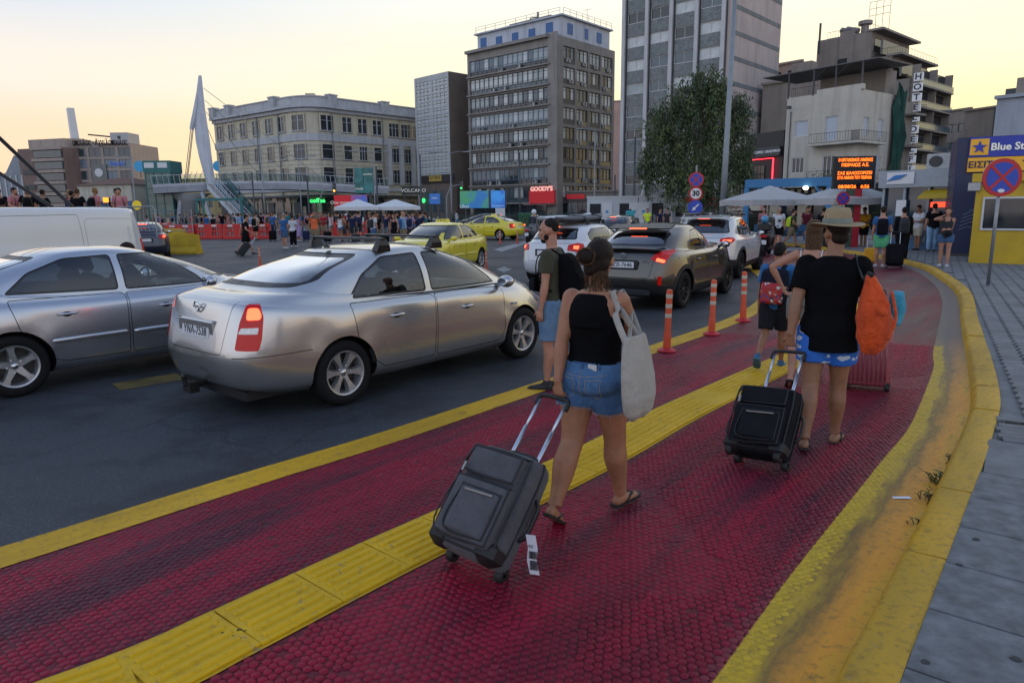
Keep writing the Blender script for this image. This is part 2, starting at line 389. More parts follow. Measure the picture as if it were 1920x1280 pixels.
# ---- tactile strip
TC = [Vector(p) for p in smooth_path([(-3.05,1.02),(-2.37,1.78),(-1.55,2.46),(-1.26,2.78),(-.70,3.44),(.59,4.90),(1.53,6.08),(2.91,7.66),(3.93,8.86),(5.3,10.8),(6.6,13.0)], 10)]
ts = strip('tactile_paving', offset(TC,-.225), offset(TC,.225), .0082, M_YEL); tag(ts, kind='structure')
def tile_mesh(bars):
 q = MB(); q.bevbox((0,0,.0075),(.405,.421,.015),.004)
 for k in range(bars):
  x = (k-(bars-1)/2)*.062
  prof = []
  for hy, r in ((-.180,.004),(-.170,.013),(.170,.013),(.180,.004)): prof.append([(x-r*1.25,hy,.0145),(x-r*.75,hy,.0145+r*.75),(x+r*.75,hy,.0145+r*.75),(x+r*1.25,hy,.0145)])
  q.rings(prof, False, closed=False)
 return q.mesh('tile', M_TILE)
tmA, tmB = tile_mesh(6), tile_mesh(0)
acc = 0.0; nxt = .2; cnt = 0
for i in range(len(TC)-1):
 seg = TC[i+1]-TC[i]; l = seg.length
 while nxt <= acc+l:
  p = TC[i]+seg*((nxt-acc)/l); a = math.atan2(seg.x, seg.y)
  t = link('tile', tmB if cnt in (17,) else tmA, ts, (p.x,p.y,.006+random.uniform(-.0008,.0012)), -a+random.uniform(-.006,.006)); t.rotation_euler.x = random.uniform(-.003,.003)
  nxt += .4265; cnt += 1
 acc += l
# ---- scale-shaped plates of the path
def inpoly(x, y, poly):
 px = np.array([p[0] for p in poly]); py = np.array([p[1] for p in poly]); c = np.zeros(x.shape, bool); j = len(poly)-1
 for i in range(len(poly)):
  k = ((py[i] > y) != (py[j] > y)) & (x < (px[j]-px[i])*(y-py[i])/(py[j]-py[i]+1e-12)+px[i]); c ^= k; j = i
 return c
def edge_mat():
 m, b, p = newmat('edge_paint'); P = b.worldpos(); a_ = b.new('ShaderNodeAttribute'); a_.attribute_name = 'edge'; e = b.math('ADD', a_.outputs['Fac'], b.math('MULTIPLY', b.math('SUBTRACT', b.noise(30,4,.6,P), .5), .016))
 y_ = b.mix(b.maprange(b.noise(14,5,.7,P),.4,.7), (.62,.40,.008), (.38,.25,.012)); r_ = b.mix(b.maprange(b.noise(9,5,.65,P),.4,.7), (.22,.008,.026), (.11,.008,.018)); b.link(b.mix(b.maprange(e,-.004,.004), r_, y_), p.inputs['Base Color']); p.inputs['Roughness'].default_value = .55; return m
def plates():
 rng = np.random.default_rng(3); sp, rw = .0435, .0375
 a = np.arange(-1.5, 16.5, rw); c = np.arange(-5.2, 4.2, sp)
 A, C = np.meshgrid(a, c, indexing='ij'); C = C+(np.arange(len(a))%2)[:,None]*sp/2
 A = A+rng.normal(0,.0026,A.shape); C = C+rng.normal(0,.0026,C.shape)
 bend = -np.clip(A-7,0,99)**2*.016
 C = C+bend
 X = A*E1.x+C*E2.x; Y = A*E1.y+C*E2.y
 X, Y = X.ravel(), Y.ravel()
 px = 960+1300*X/np.maximum(Y,.1); dist = np.hypot(X,Y)
 ok = (Y > 1.9) & (np.abs(X) < Y*.85+.4) & (dist < 10.5)
 X, Y, dist = X[ok], Y[ok], dist[ok]
 inp = inpoly(X, Y, [tuple(p) for p in path_poly])
 tl = inpoly(X, Y, [tuple(p) for p in offset(TC,-.245)+list(reversed(offset(TC,.245)))])
 gy = inpoly(X, Y, [tuple(p) for p in offset(RE,-.05)+list(reversed(offset(RE,.10)))])
 lp = inpoly(X, Y, [tuple(p) for p in offset(TC,-.245)+[Vector(p) for p in reversed(LE)]])
 def vn(f, s):
  r = np.random.default_rng(s); v = np.zeros_like(X)
  for k in range(10):
   th = r.uniform(0,6.28); q = f*r.uniform(.5,1.6); v += np.sin(q*(X*math.cos(th)+Y*math.sin(th))+r.uniform(0,6.28))
  return v/3.2
 patch = vn(1.5, 5)+.35*vn(5, 6)
 keep = (inp & ~tl | gy) & (rng.random(X.shape) > .012)
 X, Y, dist, patch, gy, lp = X[keep], Y[keep], dist[keep], patch[keep], gy[keep], lp[keep]
 h = np.where(patch > .5, .0016, .0052)*(1-.5*lp)+rng.normal(0,.0009,X.shape); h = np.clip(h, .0010, .008)
 h[gy] = np.clip(h[gy]*.5,.002,.004)
 ang0 = -PATH_A+rng.normal(0,.10,X.shape)
 rad = .0222*(1+rng.normal(0,.05,X.shape)); rad = np.where(patch > .55, rad*1.06, rad)
 order = np.argsort(dist); order = order[Y[order] > 2.02]
 vis = np.abs(X[order]) < Y[order]*.74
 near = [i for i in order[vis] if not gy[i]][:300]
 def shape(r, hh, a, jit=None):
  top = []; bot = []; mid_ = []
  for k in range(6):
   t = a+math.pi/6+k*math.pi/3; q = r*(1 if jit is None else jit[k])
   bot.append((q*1.0*math.cos(t), q*1.0*math.sin(t))); mid_.append((q*.96*math.cos(t), q*.96*math.sin(t))); top.append((q*.84*math.cos(t), q*.84*math.sin(t)))
  return bot, mid_, top
 shared = []
 for s in range(8):
  jit = 1+rng.normal(0,.06,6); bot, md, top = shape(.0222, 1, 0, jit)
  V = [(x,y,-.002) for x,y in bot]+[(x,y,.0048) for x,y in md]+[(x,y,.0072) for x,y in top]
  F = [(12,13,14,15,16,17)]+[(i,(i+1)%6,(i+1)%6+6,i+6) for i in range(6)]+[(i+6,(i+1)%6+6,(i+1)%6+12,i+12) for i in range(6)]
  me = bpy.data.meshes.new('cobble'); me.from_pydata(V, [], F); me.materials.append(M_RED); me.update(); shared.append(me)
 for i in near:
  o = link('cobble', shared[int(rng.integers(8))], path, (float(X[i]),float(Y[i]),.004), float(ang0[i])); o.scale = (float(rad[i]/.0222),)*2+(float(h[i]/.0072),)
 rest = np.ones(X.shape, bool); rest[near] = False
 for sel, nm, m, par in ((rest & ~gy, 'cobble_relief', M_RED, path), (rest & gy, 'painted_cobble_edge', edge_mat(), gut)):
  idx = np.where(sel)[0]; n = len(idx); k = np.arange(6); t = ang0[idx][:,None]+math.pi/6+k[None]*math.pi/3
  q = rad[idx][:,None]*(1+rng.normal(0,.06,(n,6)))
  V = np.zeros((n,12,3))
  for lv, (sc, zf) in enumerate(((1.0,None),(.88,1.0))):
   V[:,lv*6:lv*6+6,0] = X[idx][:,None]+q*sc*np.cos(t); V[:,lv*6:lv*6+6,1] = Y[idx][:,None]+q*sc*np.sin(t)
   V[:,lv*6:lv*6+6,2] = .002 if zf is None else .004+(h[idx]*zf)[:,None]
  if nm.startswith('painted'): V[:,:,2] += .003
  F = []; base = np.arange(n)*12
  qd = np.array([(i,(i+1)%6,(i+1)%6+6,i+6) for i in range(6)])
  Q = (base[:,None,None]+qd[None]).reshape(-1,4); H6 = base[:,None]+np.arange(6,12)[None]
  me = bpy.data.meshes.new(nm); nv = n*12; nq = len(Q)
  me.vertices.add(nv); me.vertices.foreach_set('co', V.reshape(-1))
  loops = np.concatenate([Q.reshape(-1), H6.reshape(-1)]); me.loops.add(len(loops)); me.loops.foreach_set('vertex_index', loops)
  st = np.concatenate([np.arange(nq)*4, nq*4+np.arange(n)*6]); tot = np.concatenate([np.full(nq,4), np.full(n,6)])
  me.polygons.add(len(st)); me.polygons.foreach_set('loop_start', st); me.polygons.foreach_set('loop_total', tot)
  me.materials.append(m); me.update(calc_edges=True)
  if nm.startswith('painted'):
   at_ = me.attributes.new('edge','FLOAT','POINT'); XY = V.reshape(-1,3)[:,:2]; A_ = np.array([tuple(p) for p in RE]); best = np.full(len(XY),9.0); sg = np.zeros(len(XY))
   for a0, a1 in zip(A_[:-1],A_[1:]):
    d_ = a1-a0; tt = np.clip(((XY-a0)@d_)/(d_@d_),0,1); r_ = XY-(a0+tt[:,None]*d_); ds = np.hypot(r_[:,0],r_[:,1]); cr = d_[1]*r_[:,0]-d_[0]*r_[:,1]; up_ = ds < best; best[up_] = ds[up_]; sg[up_] = np.sign(cr[up_])
   at_.data.foreach_set('value', best*sg)
  tag(link(nm, me, par), kind='stuff')
plates()
# ---- kerb stones, cut to metre lengths
KO = offset(KI, .21)
kerb = strip('kerb', offset(KI,.03), offset(KI,.195), .06, M_KERB); tag(kerb, kind='structure')
def kerb_stones():
 n = 3; i = 0; ki, ko = KI, KO; step = 3
 L = [0]
 for k in range(1,len(ki)): L.append(L[-1]+(ki[k]-ki[k-1]).length)
 def ev(Pp, s):
  j = 0
  while j < len(L)-2 and L[j+1] < s: j += 1
  return Pp[j].lerp(Pp[j+1], (s-L[j])/max(1e-9,L[j+1]-L[j]))
 s = 0.0; far = []
 while s < L[-1]-.3:
  ln_ = random.uniform(.92,1.08); e = min(s+ln_-.012, L[-1]); rings_ = []; dz = random.uniform(-.006,.006)
  for k in range(5):
   u = s+(e-s)*k/4; a, b_ = ev(ki,u), ev(ko,u); w_ = b_-a; wob = random.uniform(-.004,.004)
   P = []
   for t, z in ((-.06,.0),(-.02,.022),(.04,.070+wob),(.12,.104+wob),(.22,.118+wob),(.9,.124),(1.0,.119),(1.0,.0)):
    c = a+w_*t; P.append((c.x,c.y,z+dz))
   rings_.append(P)
  q = MB(); q.rings(rings_, True); q.build('kerb_stone', M_KERB, kerb, auto=50)
  s += ln_
kerb_stones()
# ---- pavement right of the kerb
pv_poly = [tuple(p) for p in offset(KI,.2)]+[(40,45),(60,20),(40,-6),(0,-6)]
pav = sheet('pavement', pv_poly, .100, M_SLAB2); tag(pav, kind='structure')
def slabs():
 c0 = KO[16]
 q0 = gp(1692,1248,.12); st = .0
 sp = .50; e1 = E1; e2 = E2
 org = Vector((q0.x,q0.y,0))
 for r in range(-3, 7):
  for c in range(0, 5):
   jx = random.uniform(-.003,.003)
   x0, x1 = c*sp+(.010 if c == 0 else .006), (c+1)*sp-.006; y0, y1 = r*sp+.006, (r+1)*sp-.006
   if r*sp > 2.45: continue
   P = [org+e1*y0+e2*x0, org+e1*y0+e2*x1, org+e1*y1+e2*x1, org+e1*y1+e2*x0]
   bow = .014*(r*sp-.5)
   z = .122+random.uniform(-.003,.003)
   q = MB(); B = [(p.x,p.y) for p in P]; cen = sum((Vector(p) for p in B), Vector((0,0)))/4
   T = [(cen+(Vector(p)-cen)*.985) for p in B]
   q.rings([[(p[0],p[1],.09) for p in B],[(p[0],p[1],z-.005) for p in B],[(p[0],p[1],z) for p in T]], True)
   q.build('slab', M_SLAB if random.random() < .7 else M_SLAB2, pav)
slabs()
def pavers():
 rng = random.Random(5); near = []; rest = MB()
 me = MB().bevbox((0,0,.0),(.194,.094,.04),.004).mesh('paver', M_PAV)
 bed_poly = [tuple(p) for p in offset(KI,.205)]
 org = gp(1815,700,.12); ang = R(31); f1 = Vector((math.sin(ang),math.cos(ang),0)); f2 = Vector((math.cos(ang),-math.sin(ang),0))
 items = []
 X = [];
 for c in range(-30, 75):
  for r in range(-28, 235):
   off = f1*(r*.1)+f2*(c*.222+(.012 if r%2 else -.012)); p = org+off
   items.append((p.x,p.y))
 X = np.array([i[0] for i in items]); Y = np.array([i[1] for i in items])
 pl = [tuple(p) for p in offset(KI,.29)]+[(30,40),(40,20),(30,2)]
 ins = inpoly(X,Y,pl)
 q0 = gp(1692,1248,.12); al = (X-q0.x)*E1.x+(Y-q0.y)*E1.y
 ok = ins & (al > 3.35) & (np.abs(X) < Y*.80+.3) & (Y < 26)
 idx = np.where(ok)[0]; d = np.hypot(X[idx],Y[idx]); idx = idx[np.argsort(d)]
 for k, i in enumerate(idx):
  z = .108+rng.uniform(-.0015,.0015)
  if k < 300: link('paver', me, pav, (X[i],Y[i],z), -ang)
  else: rest.box((X[i],Y[i],z+.01),(.194,.094,.02),-ang)
 tag(rest.build('paver_field', M_PAV, pav), kind='stuff')
 conc = [org+f1*(-2.9)+f2*(-1.2)]
pavers()
q0 = gp(1692,1248,.12); O = Vector((q0.x,q0.y,0))
cp = MB(); cp.prism([tuple((O+E1*a+E2*b_)[:2]) for a, b_ in ((2.51,.03),(2.53,2.4),(3.33,2.4),(3.30,-.02))], .095, .1185); cp.build('concrete_patch', M_SLAB2, pav)
gr = thing('drain_grate', 'dark iron drain grate with narrow slots set in the pavement', 'drain grate', gp(1940,812,.1195)+Vector((0,0,-.0150)), -R(36))
MET_D = mat('dark_iron', (.03,.032,.034), .55, .7, var=.3, vscale=30)
q = MB(); q.bevbox((0,0,0),(.40,.62,.006),.002); q.build('base_plate', MET_D, gr)
q = MB()
for k in range(2): q.box(((k*2-1)*.195,0,.010),(.012,.62,.014))
for k in range(3): q.box((0,(k-1)*.30,.010),(.378,.012,.0139))
q.build('grate_frame', MET_D, gr)
bar = MB().box((0,0,0),(.178,.008,.012)).mesh('slat', MET_D)
for sx in (-.095,.095):
 for k in range(24):
  if k not in (12,): link('slat', bar, gr, (sx,-.288+k*.024,.010))
pp = gp(1690,933,.014)
q = MB(); q.add([(-.055,-.012,0),(.055,-.014,.004),(.052,.013,.008),(-.05,.012,.002)],[(0,1,2,3)]); q.add([(-.055,-.012,-.001),(.055,-.014,.003),(.052,.013,.007),(-.05,.012,.001)],[(3,2,1,0)])
o = q.build('paper_scrap', mat('paper_white',(.75,.76,.80),.7,var=.05), None, loc=pp, rz=R(-8)); tag(o, 'small white paper scrap lying in the yellow gutter', 'paper scrap')
M_WEED = mat('weed_green', (.045,.060,.012), .7, var=.4, vscale=30)
M_WEED2 = mat('weed_dry', (.10,.075,.02), .8, var=.4, vscale=30)
def weed(u, v, n, h, m, lab):
 p = gp(u, v, .012); q = MB(); rr = random.Random(int(u+v))
 for k in range(n):
  a = rr.uniform(0,6.28); l = rr.uniform(.5,1)*h; w_ = .0035; bx, by = rr.gauss(0,.025), rr.gauss(0,.025); lean = rr.uniform(.3,1.3)
  pts = [(bx,by,0),(bx+math.cos(a)*l*.4*lean,by+math.sin(a)*l*.4*lean,l*.45),(bx+math.cos(a)*l*.9*lean,by+math.sin(a)*l*.9*lean,l*.6)]
  q.tube(pts,[w_,w_*.9,w_*.15],4,False)
  for j in range(3):
   b_ = a+rr.uniform(-1.2,1.2); s0 = Vector(pts[1]).lerp(Vector(pts[2]), j*.33); e = s0+Vector((math.cos(b_),math.sin(b_),.3))*l*.35
   sd_ = Vector((-math.sin(b_),math.cos(b_),0))*.006; mdp = s0.lerp(e,.5)
   q.add([s0,mdp+sd_,e,mdp-sd_],[(0,1,2,3)])
 tag(q.build('weed', m, None, loc=p), lab, 'weed', 'weeds along the kerb')
weed(1762,905,26,.12,M_WEED,'dry weed tuft growing where gutter meets kerb, beside the bend'); weed(1745,938,22,.10,M_WEED2,'brown weed tuft at the kerb foot above the paper scrap')
weed(1728,984,10,.06,M_WEED,'small dark weed at the kerb foot below the paper scrap'); weed(1790,868,18,.09,M_WEED2,'weed tuft in the crack near the kerb corner'); weed(437,1192,6,.025,M_WEED,'tiny moss sprig in a joint of the yellow tactile tiles')
M_GUM = mat('gum_spot', (.035,.036,.038), .8, var=.2)
rg = random.Random(9)
for k, (u, v) in enumerate([(1798,1058),(1735,1240),(1830,1010),(1905,1235)]):
 p = gp(u,v,.1245); q = MB(); n = 10; rr = rg.uniform(.010,.018)
 ring = [(rr*rg.uniform(.75,1.2)*math.cos(2*math.pi*i/n)*1.2, rr*rg.uniform(.75,1.2)*math.sin(2*math.pi*i/n)) for i in range(n)]
 q.prism(ring,0,.0015); tag(q.build('gum_spot', M_GUM, pav, loc=p))
M_WMARK = mat('worn_white_paint', (.24,.25,.26), .65, var=.55, vscale=3, world=True)
M_YPATCH = mat('faint_yellow_patch', (.14,.105,.03), .65, var=.7, vscale=2.5, world=True)
for nm, pts, m in (('road_mark', [(210,720),(330,700),(350,712),(225,732)], M_YPATCH),  # faint yellow patch on the asphalt; the white sheets are lane lines
                   ('road_mark', [(1395,585),(1420,570),(1432,578),(1412,592)], M_WMARK), ('road_mark', [(925,468),(985,452),(995,455),(940,472)], M_WMARK),
                   ('road_mark', [(930,505),(945,500),(960,505),(945,511)], M_WMARK), ('road_mark', [(1440,470),(1560,455),(1562,459),(1445,476)], M_WMARK)):
 o = sheet(nm, [tuple(gp(u,v)[:2]) for u,v in pts], .005, m); tag(o, kind='structure')
for u, v, r_ in ((935,482,.42),(415,463,.6),(245,505,.3),(750,520,.35)):
 p = gp(u,v,.004); q = MB(); q.lathe([(r_,0),(r_,.004),(r_*.9,.004),(r_*.88,.001),(r_*.1,.001)],28,cap=True)
 o = q.build('manhole_cover', MET_D, None, loc=p); tag(o, kind='structure')
# ================================================================== BUILDINGS
def ZS(fn, f):
 n = set(bpy.data.objects); fn()
 for o in bpy.data.objects:
  if o not in n and o.parent is None: o.scale.z *= f
def fr(A, B):
 d = Vector((B[0]-A[0], B[1]-A[1])); return d.length, math.atan2(d.y, d.x)
def pz(v, D, u=960):            # height of a pixel row at a distance
 return at(u, v, D).z
def px_at(u, D, v=392): p = at(u, v, D); return (p.x, p.y)
FACE = {'F': (0, 0.0), 'R': (1, R(90)), 'L': (2, R(-90))}
def face_m(face, W, Dp):
 if face == 'F': return Matrix.Identity(4)
 if face == 'R': return Matrix.Translation((W,0,0)) @ rotz(R(90))
 return Matrix.Translation((0,Dp,0)) @ rotz(R(-90))
def holes_wall(q, W, H, holes, depth=.3, z0=0.0, mi=0, ri=0):
 """front sheet at y=0 of a wall W wide from z0 to H with real openings and reveals"""
 xs = sorted({0.0, W, *[h[0] for h in holes], *[h[1] for h in holes]}); zs = sorted({z0, H, *[h[2] for h in holes], *[h[3] for h in holes]})
 for i in range(len(xs)-1):
  for k in range(len(zs)-1):
   cx, cz = (xs[i]+xs[i+1])/2, (zs[k]+zs[k+1])/2
   if any(h[0] < cx < h[1] and h[2] < cz < h[3] for h in holes): continue
   q.add([(xs[i],0,zs[k]),(xs[i+1],0,zs[k]),(xs[i+1],0,zs[k+1]),(xs[i],0,zs[k+1])], [(0,1,2,3)], mi)
 for a, b_, c, d in holes:
  P = [(a,0,c),(b_,0,c),(b_,0,d),(a,0,d)]; Q = [(x,depth,z) for x,_,z in P]
  q.add(P+Q, [(0,4,5,1),(1,5,6,2),(2,6,7,3),(3,7,4,0)], ri)
def shell(name, parent, W, H, Dp, faces, m, depth=.3, roof=True):
 """closed building body with openings on the named faces: {'F': holes, 'R': holes, 'L': holes}"""
 q = MB()
 for f, wd in (('F',W),('R',Dp),('L',Dp)):
  q.m = face_m(f, W, Dp); holes_wall(q, wd, H, faces.get(f, []), depth)
 q.m = Matrix.Identity(4)
 q.add([(0,Dp,0),(W,Dp,0),(W,Dp,H),(0,Dp,H)], [(3,2,1,0)])
 if roof: q.add([(0,0,H),(W,0,H),(W,Dp,H),(0,Dp,H)], [(0,1,2,3)])
 o = q.build(name, m, parent)
 c = MB(); c.add([(.45,.45,.1),(W-.45,.45,.1),(W-.45,Dp-.45,.1),(.45,Dp-.45,.1),(.45,.45,H-.2),(W-.45,.45,H-.2),(W-.45,Dp-.45,H-.2),(.45,Dp-.45,H-.2)], [(0,1,5,4),(1,2,6,5),(2,3,7,6),(3,0,4,7)])
 c.build('interior', M_CORE, parent)
 return o
M_CORE = mat('dark_interior', (.02,.022,.025), .8, var=0)
M_PANE = [mat('pane_dark', (.018,.024,.030), .06, var=.3, vscale=.6, spec=.7), mat('pane_blue', (.075,.11,.13), .08, var=.4, vscale=.5, spec=.7),
          mat('pane_curtain_sky', (.33,.38,.38), .25, var=.25, vscale=.9), mat('pane_pale_sky', (.52,.56,.55), .3, var=.2, vscale=.9)]  # curtain and pale panes carry reflected sky brightness in their base colour
M_FRW = mat('frame_white', (.55,.56,.56), .5, var=.1); M_FRD = mat('frame_dark', (.05,.055,.06), .5, var=.1); M_FRB = mat('frame_blue', (.12,.2,.28), .5, var=.1)
_wc = {}
def win_mesh(w_, h, nx, nz, pane, fm, t=.06, transom=None):
 key = (round(w_,2), round(h,2), nx, nz, pane.name, fm.name, t, transom)
 if key in _wc: return _wc[key]
 q = MB(); q.add([(0,.03,0),(w_,.03,0),(w_,.03,h),(0,.03,h)], [(0,1,2,3)], 1)
 for x in [0.0+t/2, w_-t/2]: q.box((x,0,h/2),(t,.08,h), mi=0)
 for z in [t/2, h-t/2]: q.box((w_/2,.002,z),(w_-2*t,.08,t), mi=0)
 for i in range(1,nx): q.box((w_*i/nx,.004,h/2),(t*.8,.06,h-2*t), mi=0)
 for k in range(1,nz): q.box((w_/2,.006,h*k/nz if transom is None else transom),(w_-2*t,.05,t*.8), mi=0)
 me = q.mesh('window', [fm, pane]); _wc[key] = me; return me
def put(parent, face, W, Dp, x, z, me, y=.12, name='window'):
 M = face_m(face, W, Dp) @ Matrix.Translation((x, y, z)); o = link(name, me, parent); o.matrix_local = M; return o
def boxes(name, parent, items, m, auto=None):
 q = MB()
 for c, d in items: q.box(c, d)
 return q.build(name, m, parent)
rb = random.Random(21)
M_AC = mat('ac_white', (.40,.41,.40), .5, var=.15); M_ACD = mat('ac_fan', (.05,.05,.05), .6, var=0)
def ac_mesh():
 q = MB(); q.bevbox((0,0,.3),(.85,.34,.6),.02,mi=0)
 q.m = Matrix.Translation((-.12,-.175,.3)); q.lathe([(.22,.0),(.22,.012),(.19,.016),(.05,.012),(.0,.016)],16,'Y',mi=1); return q.mesh('air_conditioner', [M_AC, M_ACD])
ME_AC = ac_mesh()
# ---------------------------------------------------------------- nine-storey office block with long window bands
M_CONC = mat('office_concrete', (.25,.235,.215), .8, var=.22, vscale=.35, bump=.2, bscale=9)
M_WHITEP = mat('white_render', (.46,.50,.56), .8, var=.12, vscale=.4); M_BLUESH = mat('blue_shutter', (.03,.11,.30), .5, var=.15)
M_RAILM = mat('rail_metal', (.06,.065,.07), .5, .4, var=0)
def office():
 A, B = px_at(882,126), px_at(1046,113); W, rz = fr(A,B); Dp = 15.8; H = 30.2
 t = thing('office_block', 'grey concrete office block with long glazed bands and white blue-shuttered penthouse', 'building', (*A,0), rz)
 fl = [H-1.2-3.28*(k+1)+.35 for k in range(8)]
 hF = [(.5,W-2.0,z,z+2.72) for z in fl]+[(.6,W-2.2,.2,3.0)]
 hR = []
 for z in fl:
  for c in range(4): hR.append((1.35+c*3.55,1.35+c*3.55+3.1,z,z+2.72))
 hR.append((1.3,Dp-.5,.2,3.0))
 shell('wall', t, W, H, Dp, {'F': hF, 'R': hR}, M_CONC, .55)
 for z in fl:
  boxes('ledge', t, [((W/2-.7,-.22,z-.13),(W-1.5,.44,.22))], M_CONC)
 n = 16; cw = (W-2.5)/n
 for fi, z in enumerate(fl):
  pal = [[2,2,3,1],[3,3,2,3],[3,1,2,3],[2,3,2,2],[2,2,1,3],[1,2,3,0],[0,1,2,1],[1,0,2,3]][fi]
  for i in range(n):
   p = M_PANE[rb.choice(pal)]
   put(t,'F',W,Dp,.5+i*cw+.01,z+.75,win_mesh(cw-.02,1.95,1,2,p,M_FRD if fi%3 else M_FRB,.07,1.45),.22)
  boxes('parapet_panel', t, [((W/2-.75,.28,z+.36),(W-2.52,.06,.74))], M_PANE[1] if fi%2 else M_PANE[0])
  q = MB(); q.box((W/2-.75,-.36,z+.95),(W-2.6,.05,.05)); q.box((W/2-.75,-.36,z+.5),(W-2.6,.03,.03))
  for i in range(17): q.box((.6+i*cw,-.36,z+.46),(.04,.04,.95))
  q.build('railing', M_RAILM, t)
  for k in range(rb.choice([1,2,3,2])): put(t,'F',W,Dp,1.2+rb.random()*(W-4.5),z-.0,ME_AC,-.12,'air_conditioner')
  for c in range(4):
   for j in range(3):
    put(t,'R',W,Dp,1.37+c*3.55+j*1.02,z+.78,win_mesh(1.0,1.9,1,2,M_PANE[rb.choice(pal+[0])],M_FRD,.07,1.4),.2)
   q = MB(); q.m = face_m('R',W,Dp); q.box((1.35+c*3.55+1.55,.12,z+.38),(3.08,.08,.72)); q.build('parapet_panel', M_PANE[0] if c%2 else M_FRD, t)
   if rb.random() < .6: put(t,'R',W,Dp,1.9+c*3.55+rb.random()*2,z+.15,ME_AC,-.05,'air_conditioner')
 for i in range(6): put(t,'F',W,Dp,.8+i*2.75,.2,win_mesh(2.6,2.7,2,1,M_PANE[0],M_FRD,.08),.3)
 for i in range(4): put(t,'R',W,Dp,1.4+i*3.4,.2,win_mesh(3.2,2.7,2,1,M_PANE[0],M_FRD,.08),.3)
 ph = MB(); x0, x1, y0, y1 = 1.5, W-.2, 1.1, Dp-1.4
 ph.box(((x0+x1)/2,(y0+y1)/2,H+1.6),(x1-x0,y1-y0,3.2)); ph.box(((x0+x1)/2,(y0+y1)/2,H+3.32),(x1-x0+.9,y1-y0+.9,.24)); pho = ph.build('penthouse', M_WHITEP, t)
 for i in range(5):
  q = MB(); q.box((x0+1.4+i*3.55,y0-.03,H+1.35),(1.35,.08,1.7 if i not in (0,4) else 2.4)); q.build('shutter', M_BLUESH, pho)
 for i, yy in enumerate((3.2,7.6,11.2)):
  q = MB(); q.box((x1+.03,y0+yy-1,H+1.5),(.08,1.4 if i != 1 else .9,1.7)); q.build('shutter', M_BLUESH, pho)
 q = MB(); q.box((W/2+.8,7.0,H+4.1),(W*.45,6,1.4)); q.box((W*.32,5.0,H+3.9),(2.2,2.4,1.2)); q.build('plant_room', M_CONC, t)
 q = MB()
 for a, b_ in (((x0,y0-.4),(x1,y0-.4)),((x1+.4,y0),(x1+.4,y1))):
  a, b_ = Vector((*a,0)), Vector((*b_,0))
  for k in range(9):
   p = a.lerp(b_,k/8); q.box((p.x,p.y,H+3.95),(.04,.04,1.0))
  for zz in (H+4.43,H+4.0): q.tube([(a.x,a.y,zz),(b_.x,b_.y,zz)],.025,5)
 q.build('roof_railing', M_RAILM, t)
 q = MB()
 q.tube([(W*.55,6,H+4.8),(W*.55,6,H+6.4)],.18,8); q.tube([(W*.55,6,H+5.6),(W*.47,6,H+5.7),(W*.45,6,H+4.8)],.12,6); q.build('vent_stack', M_CONC, t)
 q = MB(); q.tube([(W-1,9,H+3.4),(W-1,9,H+6)],.03,5); q.tube([(W-1.8,9,H+5.9),(W-.2,9,H+5.9)],.025,5); q.build('antenna', M_RAILM, t)
 boxes('pier', t, [((W-1.0,-.08,H/2+.3),(1.9,.16,H+.6))], M_CONC)
 boxes('roof_edge', t, [((W/2-.8,-.25,H+.12),(W-1.7,.9,.5))], M_CONC)
 q = MB(); q.box((W-2.9,-.42,4.0),(5.2,.3,2.2)); q.build('shop_sign', mat('sign_red',(.55,.012,.02),.5,var=.05,emit=.15), t)
 text('lettering',"GOODY'S",mat('sign_white_lit',(1.0,.42,.36),.5,var=0,emit=.7),t,(W-2.9,-.6,5.35),1.05,depth=.05,bold=.04)
 q = MB()
 for k in range(9): q.box((W-5.6+.64*k,-1.0,2.72),(.34,1.4,.06))
 q.build('awning_stripe', M_FRW, t)
 q = MB(); q.box((W-3.0,-1.0,2.68),(5.8,1.5,.05)); q.build('awning', mat('awning_red',(.35,.03,.04),.7), t)
ZS(office, 0.925)
